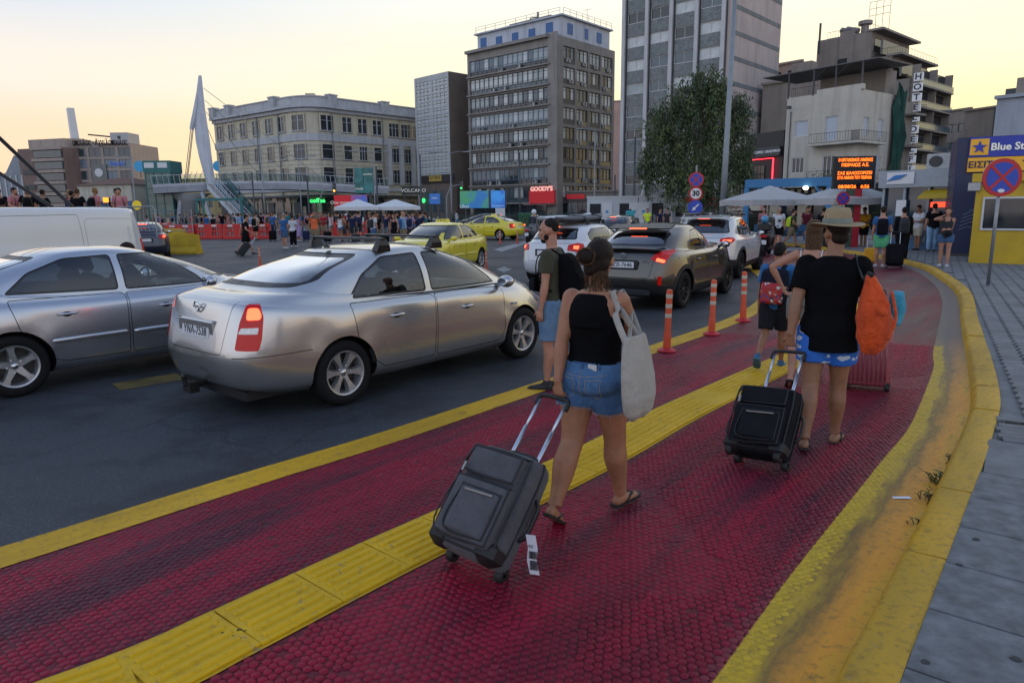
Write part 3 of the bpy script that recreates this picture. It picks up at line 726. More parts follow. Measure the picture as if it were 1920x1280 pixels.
# ---------------------------------------------------------------- tall block with green marble spandrels
def marble():
 m, b, p = newmat('green_marble'); P = b.coord('Object')
 n = b.noise(1.8, 9, .75, P, 1.2); c = b.mix(b.maprange(n,.35,.65), (.06,.08,.085), (.20,.225,.225)); b.link(c, p.inputs['Base Color']); p.inputs['Roughness'].default_value = .35; return m
M_MARB = marble()
M_PINKW = mat('pale_pink_render', (.46,.40,.375), .85, var=.14, vscale=.25, bump=.15, bscale=8); M_GBAND = mat('grey_band', (.17,.19,.20), .8, var=.2, vscale=.5)
M_PIER = mat('pale_marble', (.48,.485,.49), .6, var=.12, vscale=.6)
def tower():
 A, B = px_at(1162,102), px_at(1352,91.5); W, rz = fr(A,B); Dp = 16; H = 33.6
 t = thing('tower_block', 'tall block with green marble panels between pale vertical fins, behind the eucalyptus tree', 'building', (*A,0), rz)
 bw = (W-1.0)/4; hF = []; rows = [1.2+3.28*k for k in range(10)]
 for k, z in enumerate(rows):
  for c in range(4): hF.append((.75+c*bw, .75+c*bw+bw-.75, z+.95 if k else .4, z+2.45))
 shell('wall', t, W, H, Dp, {'F': hF}, M_PINKW, .25)
 for c in range(5):
  boxes('fin', t, [((.36+c*bw,-.22,H/2+.3),(.5,.5,H+.6))], M_PIER)
  boxes('fin_edge', t, [((.36+c*bw+.33,-.1,H/2+.2),(.12,.25,H+.2))], M_FRD)
 for k, z in enumerate(rows):
  for c in range(4):
   boxes('marble_panel', t, [((.36+c*bw+bw/2+.05,-.035,z+(4.06 if k < 9 else 3.4)-.72),(bw-.72,.07,1.74 if k < 9 else .6))], M_MARB)
   if k == 0: continue
   p = M_PANE[rb.choice([0,1,2,3,3] if k > 4 else [2,1,0,0])]
   put(t,'F',W,Dp,.78+c*bw,z+.96,win_mesh(bw-.81,1.48,2,1,p,M_FRW,.07),.08)
 for i in range(4): put(t,'F',W,Dp,.78+i*bw,1.6,win_mesh(bw-.81,2.04,2,1,M_PANE[0],M_FRD,.08),.08)
 for k in range(9): boxes('grey_band', t, [((W+.02,Dp/2+.3,5.4+3.28*k),(.06,Dp-1.0,.55))], M_GBAND)
 boxes('roof_edge', t, [((W/2,.2,H+.2),(W+.2,.9,.4))], M_PIER)
 q = MB(); q.lathe([(1.0,0),(1.0,.12),(.86,.14),(0,.14)],24,'Y'); q.build('clinic_sign_disc', mat('sign_white',(.62,.64,.65),.5,var=.05), t, loc=(.36+bw*1.55,-.4,6.55))
 boxes('clinic_sign_box', t, [((.36+bw*1.55+1.3,-.3,6.55),(1.5,.16,.9))], MATS['sign_white'])
 text('clinic_lettering', 'smile', mat('sign_bluegrey',(.06,.12,.2),.5,var=0), t, (.36+bw*1.55,-.56,6.55), .62, depth=.02)
ZS(tower, 0.93)
# ---------------------------------------------------------------- narrow white block with a fine window grid
M_GRIDW = mat('grid_white', (.42,.45,.46), .7, var=.12, vscale=.4); M_BROWN = mat('brown_render', (.15,.122,.105), .9, var=.18, vscale=.3, bump=.15, bscale=8)
def gridblock():
 A, B = px_at(785,136), px_at(847,129); W, rz = fr(A,B); Dp = 12; H = 27.6
 t = thing('slim_block', 'slim white block gridded with small windows, brown blank side wall', 'building', (*A,0), rz)
 holes = []; rows = 15; ph = (H-8.0)/rows
 for k in range(rows):
  for c in range(8):
   x = .5+c*(W-1.0)/8+(.25 if c >= 4 else -.05); holes.append((x+.06, x+(W-1.0)/8-.06, 7.2+k*ph+.15, 7.2+k*ph+ph-.22))
 shell('wall', t, W, H, Dp, {'F': holes}, M_GRIDW, .22)
 q = MB()
 for h in holes:
  q.add([(h[0],.12,h[2]),(h[1],.12,h[2]),(h[1],.12,h[3]),(h[0],.12,h[3])],[(0,1,2,3)])
 tag(q.build('window_grid', M_PANE[3], t), kind='stuff')
 q = MB()
 for k in range(rows): q.box((W/2,.10,7.2+k*ph+.55),(W-1.0,.05,.10))
 tag(q.build('window_bars', M_FRD, t), kind='stuff')
 boxes('side_wall', t, [((W+.03,Dp/2,H/2),(.08,Dp-.02,H-.02))], M_BROWN)
 boxes('street_facade', t, [((W*.72,-.6,3.9),(W*.9,1.0,7.8))], M_BROWN)
 for i in range(3): boxes('window', t, [((W*.42+i*2.2,-1.12,3.6),(1.2,.06,4.2))], M_PANE[1])
 boxes('shop_sign', t, [((W*.75,-1.25,7.9),(W*.98,.3,1.5))], mat('sign_black',(.02,.02,.022),.5,var=.1))
 boxes('sign_panel', t, [((W*.72,-1.42,8.0),(W*.36,.06,1.1))], mat('sign_gold',(.42,.30,.06),.5,var=.1))
 text('lettering','ATTIKA',mat('ink_dark',(.03,.025,.02),.6,var=0),t,(W*.72,-1.47,8.1),.85,depth=.01)
 q = MB(); q.lathe([(.45,0),(.45,.1),(0,.1)],20,'Y'); q.build('pharmacy_cross', mat('neon_green',(.05,1.0,.20),.5,var=0,emit=1.6), t, loc=(W*.42,-1.9,3.8));
ZS(gridblock, 0.935)
# ---------------------------------------------------------------- old cream building with a rounded corner
M_CREAM = mat('cream_stucco', (.52,.485,.37), .85, var=.16, vscale=.25, bump=.2, bscale=6); M_TRIM = mat('pale_trim', (.42,.44,.46), .8, var=.15, vscale=.5)
M_OLDFR = mat('old_frame', (.20,.21,.20), .6, var=.1)
def oldbuilding():
 t = thing('old_customs_building', 'cream neoclassical building with rounded corner and pale cornice behind the footbridge', 'building')
 pl = [px_at(415,146), px_at(455,142.5), px_at(495,139.3), px_at(530,136.3)]
 L0, L1 = Vector(px_at(415,147)), Vector(px_at(533,133)); R0, R1 = Vector(px_at(636,132)), Vector(px_at(800,148))
 C = Vector(px_at(585,128.2))
 plan = [L0]; n = 10
 for k in range(n+1):
  s = k/n; plan.append(L1*(1-s)**2+(C+(C-(L1+R0)/2)*.55)*2*s*(1-s)+R0*s*s)
 plan.append(R1)
 H = 21.2
 lens = [0]
 for i in range(1,len(plan)): lens.append(lens[-1]+(plan[i]-plan[i-1]).length)
 def frame(s):
  i = 0
  while i < len(lens)-2 and lens[i+1] < s: i += 1
  p = plan[i].lerp(plan[i+1],(s-lens[i])/(lens[i+1]-lens[i]));
  a = plan[max(i,0)]; b_ = plan[i+1]
  d0 = (b_-a).normalized(); ang = math.atan2(d0.y,d0.x)
  return p, ang
 back = [Vector((R1.x+4,R1.y+30)), Vector((L0.x-2,L0.y+30))]
 q = MB(); q.prism([tuple(p) for p in plan]+[tuple(p) for p in back], 0, H); q.build('wall', M_CREAM, t)
 def band(name, z0, z1, out_, m):
  P = offset([Vector(p) for p in plan], out_); q = MB(); rs = []
  for p, o in zip(plan, P): rs.append([(p.x,p.y,z0),(o.x,o.y,z0),(o.x,o.y,z1),(p.x,p.y,z1)])
  q.rings(rs, True); return q.build(name, m, t)
 band('cornice', H-.05, H+.45, 1.0, M_TRIM); band('cornice_base', H-.7, H-.1, .45, M_TRIM); band('parapet', H+.45, H+1.9, .35, M_TRIM); band('parapet_cap', H+1.9, H+2.1, .5, M_TRIM)
 band('string_course', H-6.05, H-4.7, .22, M_TRIM); band('string_course', H-15.4, H-14.7, .35, M_TRIM)
 for k in range(9): band('rusticated_course', H-14.0+k*.88, H-13.93+k*.88, .05, M_OLDFR)
 tot = lens[-1]; lw = lens[1]; cw = lens[-2]-lens[1]; rw = tot-lens[-2]
 for s in [0.9, lw*.30, lw*.98, lw+cw*.94, lw+cw+rw*.52, tot-.9]:
  p, a = frame(s); q = MB(); q.box((0,-.35,H+1.3),(1.7,1.2,2.0)); q.box((0,-.35,H+2.4),(2.0,1.4,.25)); o = q.build('parapet_pier', M_TRIM, t, loc=(p.x,p.y,0), rz=a)
 def wn_(s, z, w_, h, nx, fm=M_OLDFR, pane=None, nz=1):
  p, a = frame(s); pane = pane or M_PANE[0]
  o = link('window', old_win(w_, h, nx, nz, pane), t, (p.x,p.y,z), a)
 cache = {}
 def old_win(w_, h, nx, nz, pane):
  k = (w_,h,nx,pane.name)
  if k not in cache:
   q = MB(); q.box((0,-.02,h/2),(w_,.10,h),mi=1)
   for sx in (-1,1): q.box((sx*(w_/2+.09),-.08,h/2),(.18,.26,h+.36),mi=0)
   q.box((0,-.10,-.09),(w_+.5,.34,.18),mi=2); q.box((0,-.08,h+.09),(w_+.1,.24,.18),mi=0)
   for i in range(1,nx): q.box((w_*i/nx-w_/2,-.09,h/2),(.22 if nx == 2 and h > 2.2 else .08,.16,h),mi=2)
   q.box((0,-.085,h*.66),(w_,.1,.07),mi=2)
   cache[k] = q.mesh('window',[M_CREAM,pane,M_TRIM])
  return cache[k]
 ss = [lw*(i+.5)/5.2 for i in range(5)]+[lw+cw*.10, lw+cw*.45, lw+cw*.86]+[lw+cw+rw*f for f in (.12,.28,.44)]
 for i, s in enumerate(ss):
  big = i in (6,7)
  wn_(s, H-4.1, 2.0 if not big else 2.6, 2.75, 2)
  wn_(s, H-9.3, 1.75 if not big else 2.5, 2.6, 1 if i%3 else 3)
  wn_(s, H-13.7, 1.75 if not big else 2.5, 2.7, 1)
 cacheA = {}
 for i, s in enumerate(ss):
  p, a = frame(s); w_ = 2.1 if i not in (6,7) else 3.0
  if w_ not in cacheA:
   q = MB(); pts = [(-w_/2,0),(w_/2,0)]+[(w_/2*math.cos(math.pi*k/8),1.2+.75*math.sin(math.pi*k/8)) for k in range(9)]
   for y, mi, sc in ((-.05,1,1.0),):
    q.add([(x*sc,y,z*sc) for x,z in pts],[tuple(range(len(pts)))],mi)
   for k in range(8):
    x0, z0, x1, z1 = *pts[2+k], *pts[3+k]; q.tube([(x0*1.05,-.08,z0),(x1*1.05,-.08,z1)],.14,4,mi=2)
   cacheA[w_] = q.mesh('arched_window',[M_CREAM,M_PANE[0],M_TRIM])
  link('arched_window', cacheA[w_], t, (p.x,p.y,H-18.3), a)
 for f in (.56,.70,.84,.98):
  p, a = frame(lw+cw+rw*f); q = MB(); q.box((0,-.3,H-9.9),(.9,.7,8.4)); q.build('pilaster', M_TRIM, t, loc=(p.x,p.y,0), rz=a)
 for f in (.63,.77,.91):
  for z, h in ((H-4.2,2.6),(H-9.4,2.8),(H-13.6,2.6)):
   wn_(lw+cw+rw*f, z, 2.4, h, 3)
 for s in (lw*.70,lw+cw*.02,lw+cw*.93,lw+cw+rw*.5):
  p, a = frame(s); q = MB(); q.tube([(0,-.25,1),(0,-.25,H-.8)],.14,6); q.build('drainpipe', M_OLDFR, t, loc=(p.x,p.y,0), rz=a)
 for s in (lw*.55, lw+cw*.6):
  p, a = frame(s); q = MB(); q.box((0,3,H+2.3),(1.6,1.2,1.2)); q.build('chimney', M_CREAM, t, loc=(p.x,p.y,0), rz=a)
 band('canopy', 4.6, 5.0, 1.6, M_FRD)
 for i in range(20):
  p, a = frame(tot*(i+.5)/20); q = MB(); q.box((0,-.12,1.9),(2.0,.2,3.6)); q.build('shop_front', M_PANE[0] if i%3 else M_FRD, t, loc=(p.x,p.y,0), rz=a)
 p, a = frame(lw+cw*.7); text('neon_sign','coffee',MATS['neon_green'],t,(p.x,p.y-1.9,3.9),1.1,rz=a,depth=.05,bold=.03)
ZS(oldbuilding, 0.945)
# ---------------------------------------------------------------- right-hand houses and hotel
M_HOUSE = mat('cream_house', (.52,.49,.42), .85, var=.14, vscale=.4, bump=.2, bscale=7); M_TAUPE = mat('taupe_render', (.26,.23,.20), .9, var=.2, vscale=.3, bump=.2, bscale=6)
M_PINKB = mat('pinkish_render', (.42,.34,.31), .9, var=.12, vscale=.4); M_SHUT = mat('shutter_pale', (.46,.50,.56), .5, var=.08); M_IRON = mat('black_iron', (.02,.02,.022), .5, var=0)
def railing(name, parent, pts, h, m=M_IRON, n=14, r_=.02):
 q = MB()
 for a, b_ in zip(pts[:-1], pts[1:]):
  a, b_ = Vector(a), Vector(b_)
  for zz in (.06, h): q.tube([a+Vector((0,0,zz)), b_+Vector((0,0,zz))], r_, 4)
  for k in range(n+1): p = a.lerp(b_, k/n); q.tube([p+Vector((0,0,.05)), p+Vector((0,0,h))], r_*.7, 4)
 return q.build(name, m, parent)
def house():
 A, B = px_at(1464,72), px_at(1596,66); W, rz = fr(A,B); Dp = 8.5; H = 12.9
 t = thing('cream_house', 'cream four-storey house with wrought-iron balconies and metal roof canopy', 'building', (*A,0), rz)
 k = W/7.6
 hF = [(1.0*k,2.5*k,9.0,10.6),(4.3*k,5.6*k,8.3,10.7),(.9*k,2.3*k,5.3,6.9),(4.3*k,5.6*k,4.7,6.9)]
 hR = [(1.0,1.9,8.7,10.4),(3.6,4.6,8.6,10.4),(5.8,6.7,8.6,10.4),(1.0,1.9,5.0,6.8),(3.6,4.6,5.2,6.8),(5.8,6.7,5.2,6.8)]
 shell('wall', t, W, H, Dp, {'F': hF, 'R': hR}, M_HOUSE, .22)
 for i, h in enumerate(hF): put(t,'F',W,Dp,h[0],h[2],win_mesh(h[1]-h[0],h[3]-h[2],1 if i < 2 else 3,1,M_SHUT if i < 2 else M_PANE[0],M_FRW,.09),.1)
 for i, h in enumerate(hR): put(t,'R',W,Dp,h[0],h[2],win_mesh(h[1]-h[0],h[3]-h[2],1,1,M_SHUT,M_FRW,.08),.1)
 for z in (7.95,4.3):
  boxes('balcony', t, [((W*.73,-.55,z),(W*.60,1.1,.22)),((W+.42,1.4,z),(.84,4.9,.22))], M_HOUSE)
  railing('balcony_rail', t, [(W*.44,-1.05,z+.1),(W*1.0,-1.05,z+.1),(W+.8,-1.05,z+.1),(W+.8,3.7,z+.1)], .95, n=16)
 boxes('roof_parapet', t, [((W*.72,.25,H+.25),(W*.60,.5,.5)),((W*.2,.3,H+.05),(W*.44,.4,.3))], M_HOUSE)
 q = MB(); q.tube([(.55,-.1,3.2),(.55,-.1,11.6)],.05,6); q.build('drainpipe', M_FRD, t)
 q = MB(); q.tube([(.72,-.2,11.9),(.72,-.8,11.9)],.04,5); q.box((.72,-.75,11.95),(.3,.35,.3)); q.build('camera_box', M_FRD, t)
 boxes('shop_sign', t, [((W*.45,-.18,2.9),(W*1.0,.3,1.0))], MATS['sign_black'])
 text('lettering','i change',mat('sign_pale',(.5,.55,.6),.5,var=0,emit=.4),t,(W*.25,-.35,2.95),.62,depth=.01)
 q = MB(); q.box((W*.40,3,H+2.6),(W*1.6,6.0,.10)); q.build('roof_canopy', mat('canopy_sheet',(.10,.10,.105),.5,.3,var=.2), t)
 for x in (W*.0,W*.36,W*.66,W*1.0): boxes('canopy_post', t, [((x,.1,H+1.3),(.12,.12,2.6))], M_FRD)
 for x in (W*.36,W*.66): MB().tube([(x,.1,H+1.6),(x+1.2,.1,H+2.5)],.05,4).build('canopy_brace', M_FRD, t)
 railing('terrace_rail', t, [(.3,.1,H+.1),(W*.42,.1,H+.1)], .9, n=12)
 boxes('roof_block', t, [((W*.5,6.0,H+1.2),(W*.9,2.0,2.4))], M_TAUPE)
ZS(house, 0.945)
def netted():
 p = Vector((*px_at(1666,70),0)); t = thing('netted_facade', 'house front wrapped in dark green scaffold netting beside the cream house', 'building', p, R(35))
 boxes('wall', t, [((1.0,3,6.2),(4.2,6,12.4))], M_TAUPE)
 q = MB(); n = 7; V = [];
 rs = []
 for z in (1.5,4,6.5,9,11.5,13.6): rs.append([(-1.1+.2*math.sin(z+i)+i*.42*(1-.05*z/3), -.35-.18*math.sin(i*1.9+z), z+(.5*math.sin(i))) for i in range(n)])
 q.rings(rs, False, closed=False); o = q.build('scaffold_net', mat('net_green',(.012,.06,.045),.9,var=.35,vscale=.8), t)
 md = o.modifiers.new('t','SOLIDIFY'); md.thickness = .05
 for z in (7.9,11.1):
  boxes('balcony', t, [((2.6,-.5,z),(2.2,1.0,.2))], M_TAUPE); railing('balcony_rail', t, [(1.5,-.95,z+.1),(3.7,-.95,z+.1)], .9, n=8)
ZS(netted, 0.945)
def hotel():
 A, B = px_at(1512,103.4), px_at(1684,94); W, rz = fr(A,B); Dp = 13;
 t = thing('hotel_building', 'brown stepped hotel with vertical letter sign and stacked balconies', 'building', (*A,0), rz)
 prof = [(0,0),(W,0),(W,20.4),(W*.80,20.4),(W*.80,24.0),(W*.585,24.0),(W*.585,28.0),(0,28.0)]
 q = MB(); q.m = Matrix.Rotation(R(90),4,'X'); q.prism(prof, -Dp, 0); q.m = Matrix.Identity(4); q.build('wall', M_TAUPE, t)
 boxes('roof_slab', t, [((W*.585+.5,Dp/2,28.1),(2.0,Dp+.4,.3)),((W*.80+.4,Dp/2,24.1),(1.9,Dp+.4,.3))], M_TAUPE)
 boxes('chimney_breast', t, [((W*.33,-.12,14.2),(1.9,.24,28.8))], M_TAUPE)
 for z, h in ((22.5,4.2),(17.2,3.2)): boxes('stair_window', t, [((W*.30,-.26,z),(1.25,.08,h))], M_PANE[0])
 for x, z in ((W*.64,25.6),(W*.85,22.0)): boxes('terrace_window', t, [((x+.4,Dp*.4,z),(.3,Dp*.7,2.0))], M_PANE[0])
 for z in (26.2,):
  for k in range(3): boxes('window', t, [((W*.585+.03,2+k*4,z),(.08,2.2,2.0))], M_PANE[0])
 for k in range(3): boxes('window', t, [((W*.80+.03,2+k*4,22.2),(.08,2.2,2.0))], M_PANE[0])
 for k in range(7):
  z = 1.0+3.05*k
  boxes('balcony', t, [((W+.65,Dp/2,z),(1.3,Dp-.6,.2))], M_TAUPE)
  boxes('recess', t, [((W+.04,Dp/2,z+1.5),(.1,Dp-1.0,2.5))], M_PANE[0])
  q = MB(); q.box((W+1.26,Dp/2,z+.95),(.06,Dp-.7,.08)); q.box((W+1.26,Dp/2,z+.5),(.03,Dp-.7,.7)); q.build('balcony_rail', M_PANE[1], t)
  for c in range(3): boxes('divider', t, [((W+.55,.4+c*(Dp-.8)/2,z+1.5),(1.0,.12,2.9))], M_TAUPE)
 mS = mat('letter_box',(.62,.64,.66),.5,var=.08,emit=.12); mL = mat('letter_ink',(.02,.025,.05),.5,var=0)
 for k, ch in enumerate('HOTELDELFINI'):
  z = 20.3-k*1.42-(.25 if k > 4 else 0)
  q = MB(); q.box((0,0,0),(1.05,.3,1.12)); b_ = q.build('letter_box', mS, t, loc=(W+1.2,-.5,z)); text('letter', ch, mL, b_, (0,-.16,0), 1.15, depth=.01, bold=.03)
 q = MB(); q.tube([(W*.02,0,26),(W*.02,0,30.6)],.16,6); q.build('chimney', M_FRD, t)
 for x in (W*.30,W*.36):
  q = MB(); q.tube([(x-1.0,1,29.2),(x+.6,1,28.6)],.42,10); q.build('water_tank', mat('tank_grey',(.22,.2,.19),.5,.3,var=.2), t)
 q = MB(); q.lathe([(.5,0),(.5,1.3),(.9,1.4),(.9,1.9),(.2,2.1)],12,cap=True); q.build('roof_vent', MATS['tank_grey'], t, loc=(W*.44,2,28.2))
 railing('roof_rail', t, [(W*.1,.2,28.0),(W*.585,.2,28.0),(W*.585,Dp,28.0)], 1.0, n=16, r_=.025)
 railing('roof_rail', t, [(W*.60,.2,24.2),(W*.80+1.2,.2,24.2),(W*.80+1.2,Dp,24.2)], 1.0, n=12, r_=.025)
 q = MB()
 for a in range(4):
  x = W*.44+a*.9; q.tube([(x,3,28),(x,3,33)],.03,4)
 for z in (31.0,32.0,33.0): q.tube([(W*.44,3,z),(W*.44+2.7,3,z)],.03,4)
 q.build('antenna_mast', M_IRON, t)
ZS(hotel, .875)
def block(name, label, u0, D0, u1, D1, H, Dp, m, rows=(), group=None, pane=0, wm=None):
 A, B = px_at(u0,D0), px_at(u1,D1); W, rz = fr(A,B)
 t = thing(name, label, 'building', (*A,0), rz, group); t.scale.z = .945; holes = []
 for z0, h, n, w_ in rows:
  for i in range(n): x = W*(i+.5)/n-w_/2; holes.append((x,x+w_,z0,z0+h))
 shell('wall', t, W, H, Dp, {'F': holes}, m, .25)
 for h in holes: put(t,'F',W,Dp,h[0],h[2],win_mesh(h[1]-h[0],h[3]-h[2],2,1,M_PANE[pane if rb.random() < .8 else 1],wm or M_FRD,.08),.12)
 boxes('roof_edge', t, [((W/2,.0,H+.15),(W+.3,.6,.3))], m)
 return t, W
t, W = block('back_building','pinkish flat-roofed building peeping over the roof canopy behind the tower block',1426,108,1486,104,23.2,8,M_PINKB,[(20.3,1.9,2,1.6)])
t, W = block('taupe_building','plain taupe wall between the tower block and the cream house',1418,98,1530,92,18.8,8,M_TAUPE,[(7.5,2.6,4,.9)])
boxes('roof_hut', t, [((W*.62,1.0,20.0),(2.6,2,2.3))], M_TAUPE)
t, W = block('apartment_block','brown apartment block with punched windows right of the hotel',1738,128,1800,122,18.6,8,M_TAUPE,[(2+3.2*k,1.5,3,1.9) for k in range(5)],pane=1)
t, W = block('blank_building','bare taupe building with blank walls behind the ferry ticket office',1790,110,1866,104,16.5,8,M_TAUPE,[(9,2,1,1.2)])
boxes('shaft', t, [((W*.86,-.3,13.4),(1.0,.6,6.0))], M_FRD)
t, W = block('grey_building','pale grey-blue wall with rooftop hut behind the ticket office at the frame edge',1846,62,1990,58,11.2,8,mat('greyblue_render',(.34,.37,.42),.9,var=.12,vscale=.6),[])
boxes('roof_hut', t, [((W*.55,1.5,12.0),(3.4,3,1.7))], M_TAUPE); boxes('dish', t, [((W*.2,.5,11.8),(1.2,.5,.5))], M_FRD)
t, W = block('salmon_building','narrow salmon wall squeezed between the office block and the tower',1143,185,1168,184,30,8,mat('salmon_render',(.50,.33,.27),.85,var=.08,vscale=.3),[])
t, W = block('low_shop_row','low shop row with shutters and awnings beside the office block',1040,116,1165,112,4.6,6,M_CONC,[(.3,2.7,6,1.6)])
boxes('shop_sign', t, [((W*.3,-.2,3.9),(3.6,.2,.8))], MATS['sign_red']); boxes('fascia', t, [((W*.5,-.12,3.4),(W*.98,.2,.5))], M_FRD)
def neon_shop():
 A, B = px_at(1392,78), px_at(1462,73); W, rz = fr(A,B); t = thing('neon_shop', 'black shop front outlined in red neon beside the cream house', 'shop', (*A,0), rz)
 boxes('wall', t, [((W/2,2.5,4.9),(W,5,9.8))], MATS['sign_black'])
 q = MB()
 for i in range(6):
  for k in range(4): q.box((.25+i*.52,-.06,3.0+k*.95),(.46,.1,.86))
 q.build('glass_block_wall', M_PANE[0], t)
 mN = mat('neon_red',(1.0,.03,.05),.5,var=0,emit=4.0)
 q = MB(); q.tube([(W*.80,-.2,2.4),(W*.80,-.2,7.0)],.07,6); q.tube([(0,-.2,2.2),(W*.80,-.2,2.2)],.05,6); q.tube([(W*.1,-.2,7.0),(W*.80,-.2,7.0)],.04,6); q.build('neon_tube', mN, t)
 boxes('sign_board', t, [((W*.66,-.25,7.7),(W*.62,.25,1.0))], M_FRD); text('lettering','COFFEE / SANDWICH',MATS['sign_pale'],t,(W*.66,-.4,7.7),.38,depth=.01)
 boxes('menu_panel', t, [((W*.88,-.12,3.4),(.45,.1,1.9))], mN)
 boxes('menu_panel', t, [((W*.96,-.13,3.2),(.38,.1,1.7))], M_FRW)
 boxes('awning_sign', t, [((W*.2,-.9,1.9),(W*1.0,.5,.9))], mat('sign_cream',(.5,.46,.36),.6)); text('lettering','BURGER',mat('sign_brown',(.25,.03,.02),.6,var=0),t,(W*.2,-1.17,1.9),.7,depth=.01)
ZS(neon_shop, 0.96)
# ---------------------------------------------------------------- far left: office slab with rooftop lettering, villa, wall
M_TAN = mat('tan_panel', (.36,.30,.26), .8, var=.12, vscale=.2); M_BLG = mat('blue_glass', (.035,.06,.075), .08, var=.4, vscale=.15, spec=.8); M_STEELG = mat('steel_blue_glass',(.16,.21,.26),.2,var=.3,vscale=.2)
def farleft():
 D = 262; A, B = px_at(118,D), px_at(258,D); W, rz = fr(A,B); H = 27.0
 t = thing('office_slab', 'far tan office slab with blue window grid and rooftop lettering', 'building', (*A,0), rz)
 holes = []
 for k in range(6):
  for c in range(5): holes.append((1.2+c*5.4,5.6+c*5.4,1.8+k*4.1,4.9+k*4.1))
 shell('wall', t, W, H, 20, {'F': holes}, M_TAN, .4)
 for h in holes: put(t,'F',W,20,h[0],h[2],win_mesh(h[1]-h[0],h[3]-h[2],2,1,M_BLG if rb.random() < .7 else M_STEELG,M_FRD,.12),.2)
 boxes('emblem_panel', t, [((W*.55,-.2,15.5),(5.6,.3,8.0))], M_BLG)
 q = MB(); q.lathe([(1.5,0),(1.5,.2),(1.2,.25),(0,.25)],20,'Y'); q.build('emblem', MATS['sign_white'], t, loc=(W*.55,-.4,16.5))
 boxes('roof_block', t, [((W*.82,6,H+1.8),(6.5,8,4.2))], mat('pale_render',(.42,.42,.42),.8)); boxes('roof_block', t, [((W*.15,6,H+.8),(7,8,2.4))], M_TAN)
 boxes('roof_window', t, [((W*.82,1.95,H+2.2),(1.1,.1,1.0))], M_FRD)
 q = MB(); q.tube([(W*.17,5,H),(W*.155,5,H+13)],[1.7,1.5],4); q.build('chimney_shaft', MATS['sign_white'], t)
 text('roof_lettering','Γιαννοπουλος - Αγγελοπουλος',mat('ink_black',(.015,.015,.018),.6,var=0),t,(W*.53,-.6,H+.2),3.1,depth=.1,bold=.05,width=W*.88)
 text('lettering','SeaJets',mat('sign_blue',(.05,.14,.6),.5,var=0,emit=.3),t,(W*.80,-.3,H-7.2),1.9,depth=.05)
 q = MB(); q.tube([(W*.35,5,H+3.6),(W*.75,5,H+2.4)],.25,4); q.build('crane_boom', M_IRON, t)
 A, B = px_at(48,D), px_at(132,D-6); W2, rz2 = fr(A,B)
 t2 = thing('banded_office', 'brown office with banded balconies left of the lettered slab', 'building', (*A,0), rz2)
 boxes('wall', t2, [((W2/2,10,12.6),(W2,20,25.2))], mat('brick_brown',(.20,.14,.12),.85,var=.15,vscale=.2)); boxes('roof_storey', t2, [((W2*.55,9,26.8),(W2*.8,14,3.4))], M_TAN)
 for k in range(6): boxes('window_band', t2, [((W2*.68,-.3,3.0+k*4.0),(W2*.6,.6,2.4))], M_BLG); boxes('ledge', t2, [((W2*.66,-.5,5.0+k*4.0),(W2*.66,1.0,1.0))], M_TAN)
 for k in range(3): boxes('window', t2, [((W2*.18,-.1,6.0+k*5.5),(W2*.24,.2,1.8))], M_FRD)
 A, B = px_at(8,D+2), px_at(50,D); W3, rz3 = fr(A,B)
 t3 = thing('glass_office', 'steel-blue glass office wing with a sloping top at the far left', 'building', (*A,0), rz3)
 q = MB(); q.m = Matrix.Rotation(R(90),4,'X'); q.prism([(0,0),(W3,0),(W3,23),(W3*.75,23),(W3*.3,17),(0,16)],-20,0); q.m = Matrix.Identity(4); q.build('glass_wall', M_STEELG, t3)
 for k in range(5): boxes('mullion', t3, [((W3*k/4,-.15,8.0),(.4,.3,16))], M_FRW)
 A, B = px_at(150,118), px_at(250,114); W, rz = fr(A,B)
 t = thing('villa', 'small cream villa with brown tiled hip roof in front of the lettered office', 'building', (*A,0), rz)
 shell('wall', t, W, 6.4, 8, {'F': [(W*.62,W*.70,2.6,4.4),(W*.83,W*.91,2.6,4.4),(W*.25,W*.33,2.6,4.4)]}, mat('villa_cream',(.48,.46,.38),.85,var=.1,vscale=.5), .2)
 for x in (.25,.62,.83): put(t,'F',W,8,W*x,2.6,win_mesh(W*.08,1.8,1,1,M_SHUT,M_FRW,.08),.1)
 q = MB(); q.add([(-.4,-.4,6.4),(W+.4,-.4,6.4),(W+.4,8.4,6.4),(-.4,8.4,6.4),(W*.35,4,7.7),(W*.65,4,7.7)],[(0,1,5,4),(1,2,5),(2,3,4,5),(3,0,4)]); q.build('roof', mat('roof_tile_brown',(.14,.07,.045),.8,var=.25,vscale=3), t)
 t, W = block('station_wall','long ochre station building behind the footbridge lift',258,150,424,148,9.0,6,mat('ochre_render',(.42,.34,.17),.85,var=.14,vscale=.4),[(3,2.2,9,.9)])
 q = MB()
 for k in range(9): q.tube([(W*.45+k*1.2,1,9.0),(W*.45+k*1.2,3,10.6+.5*math.sin(k*.4))],.07,4)
 q.build('roof_truss', M_FRW, t)
 mB, mG = mat('lidl_blue',(.03,.22,.42),.5,var=0,emit=.3), mat('sign_leaf_green',(.08,.38,.06),.5,var=0,emit=.3)
 for u in (262,410):
  p = at(u,312,147); tt = thing('rooftop_sign', 'round blue and green rooftop sign '+('left of the lift tower' if u == 262 else 'right of the bridge mast'), 'sign', (p.x,p.y,9.0 if u == 262 else 9.0), 0, 'blue and green rooftop signs')
  dz = p.z-9.0
  for x, m in ((0,mB),(2.3,mG)):
   q = MB(); q.lathe([(1.1,0),(1.1,.3),(0,.3)],16,'Y'); q.build('disc', m, tt, loc=(x,0,dz));
   q = MB(); q.tube([(x,.1,0),(x,.1,dz-.9)],.08,5); q.build('post', M_FRD, tt)
farleft()
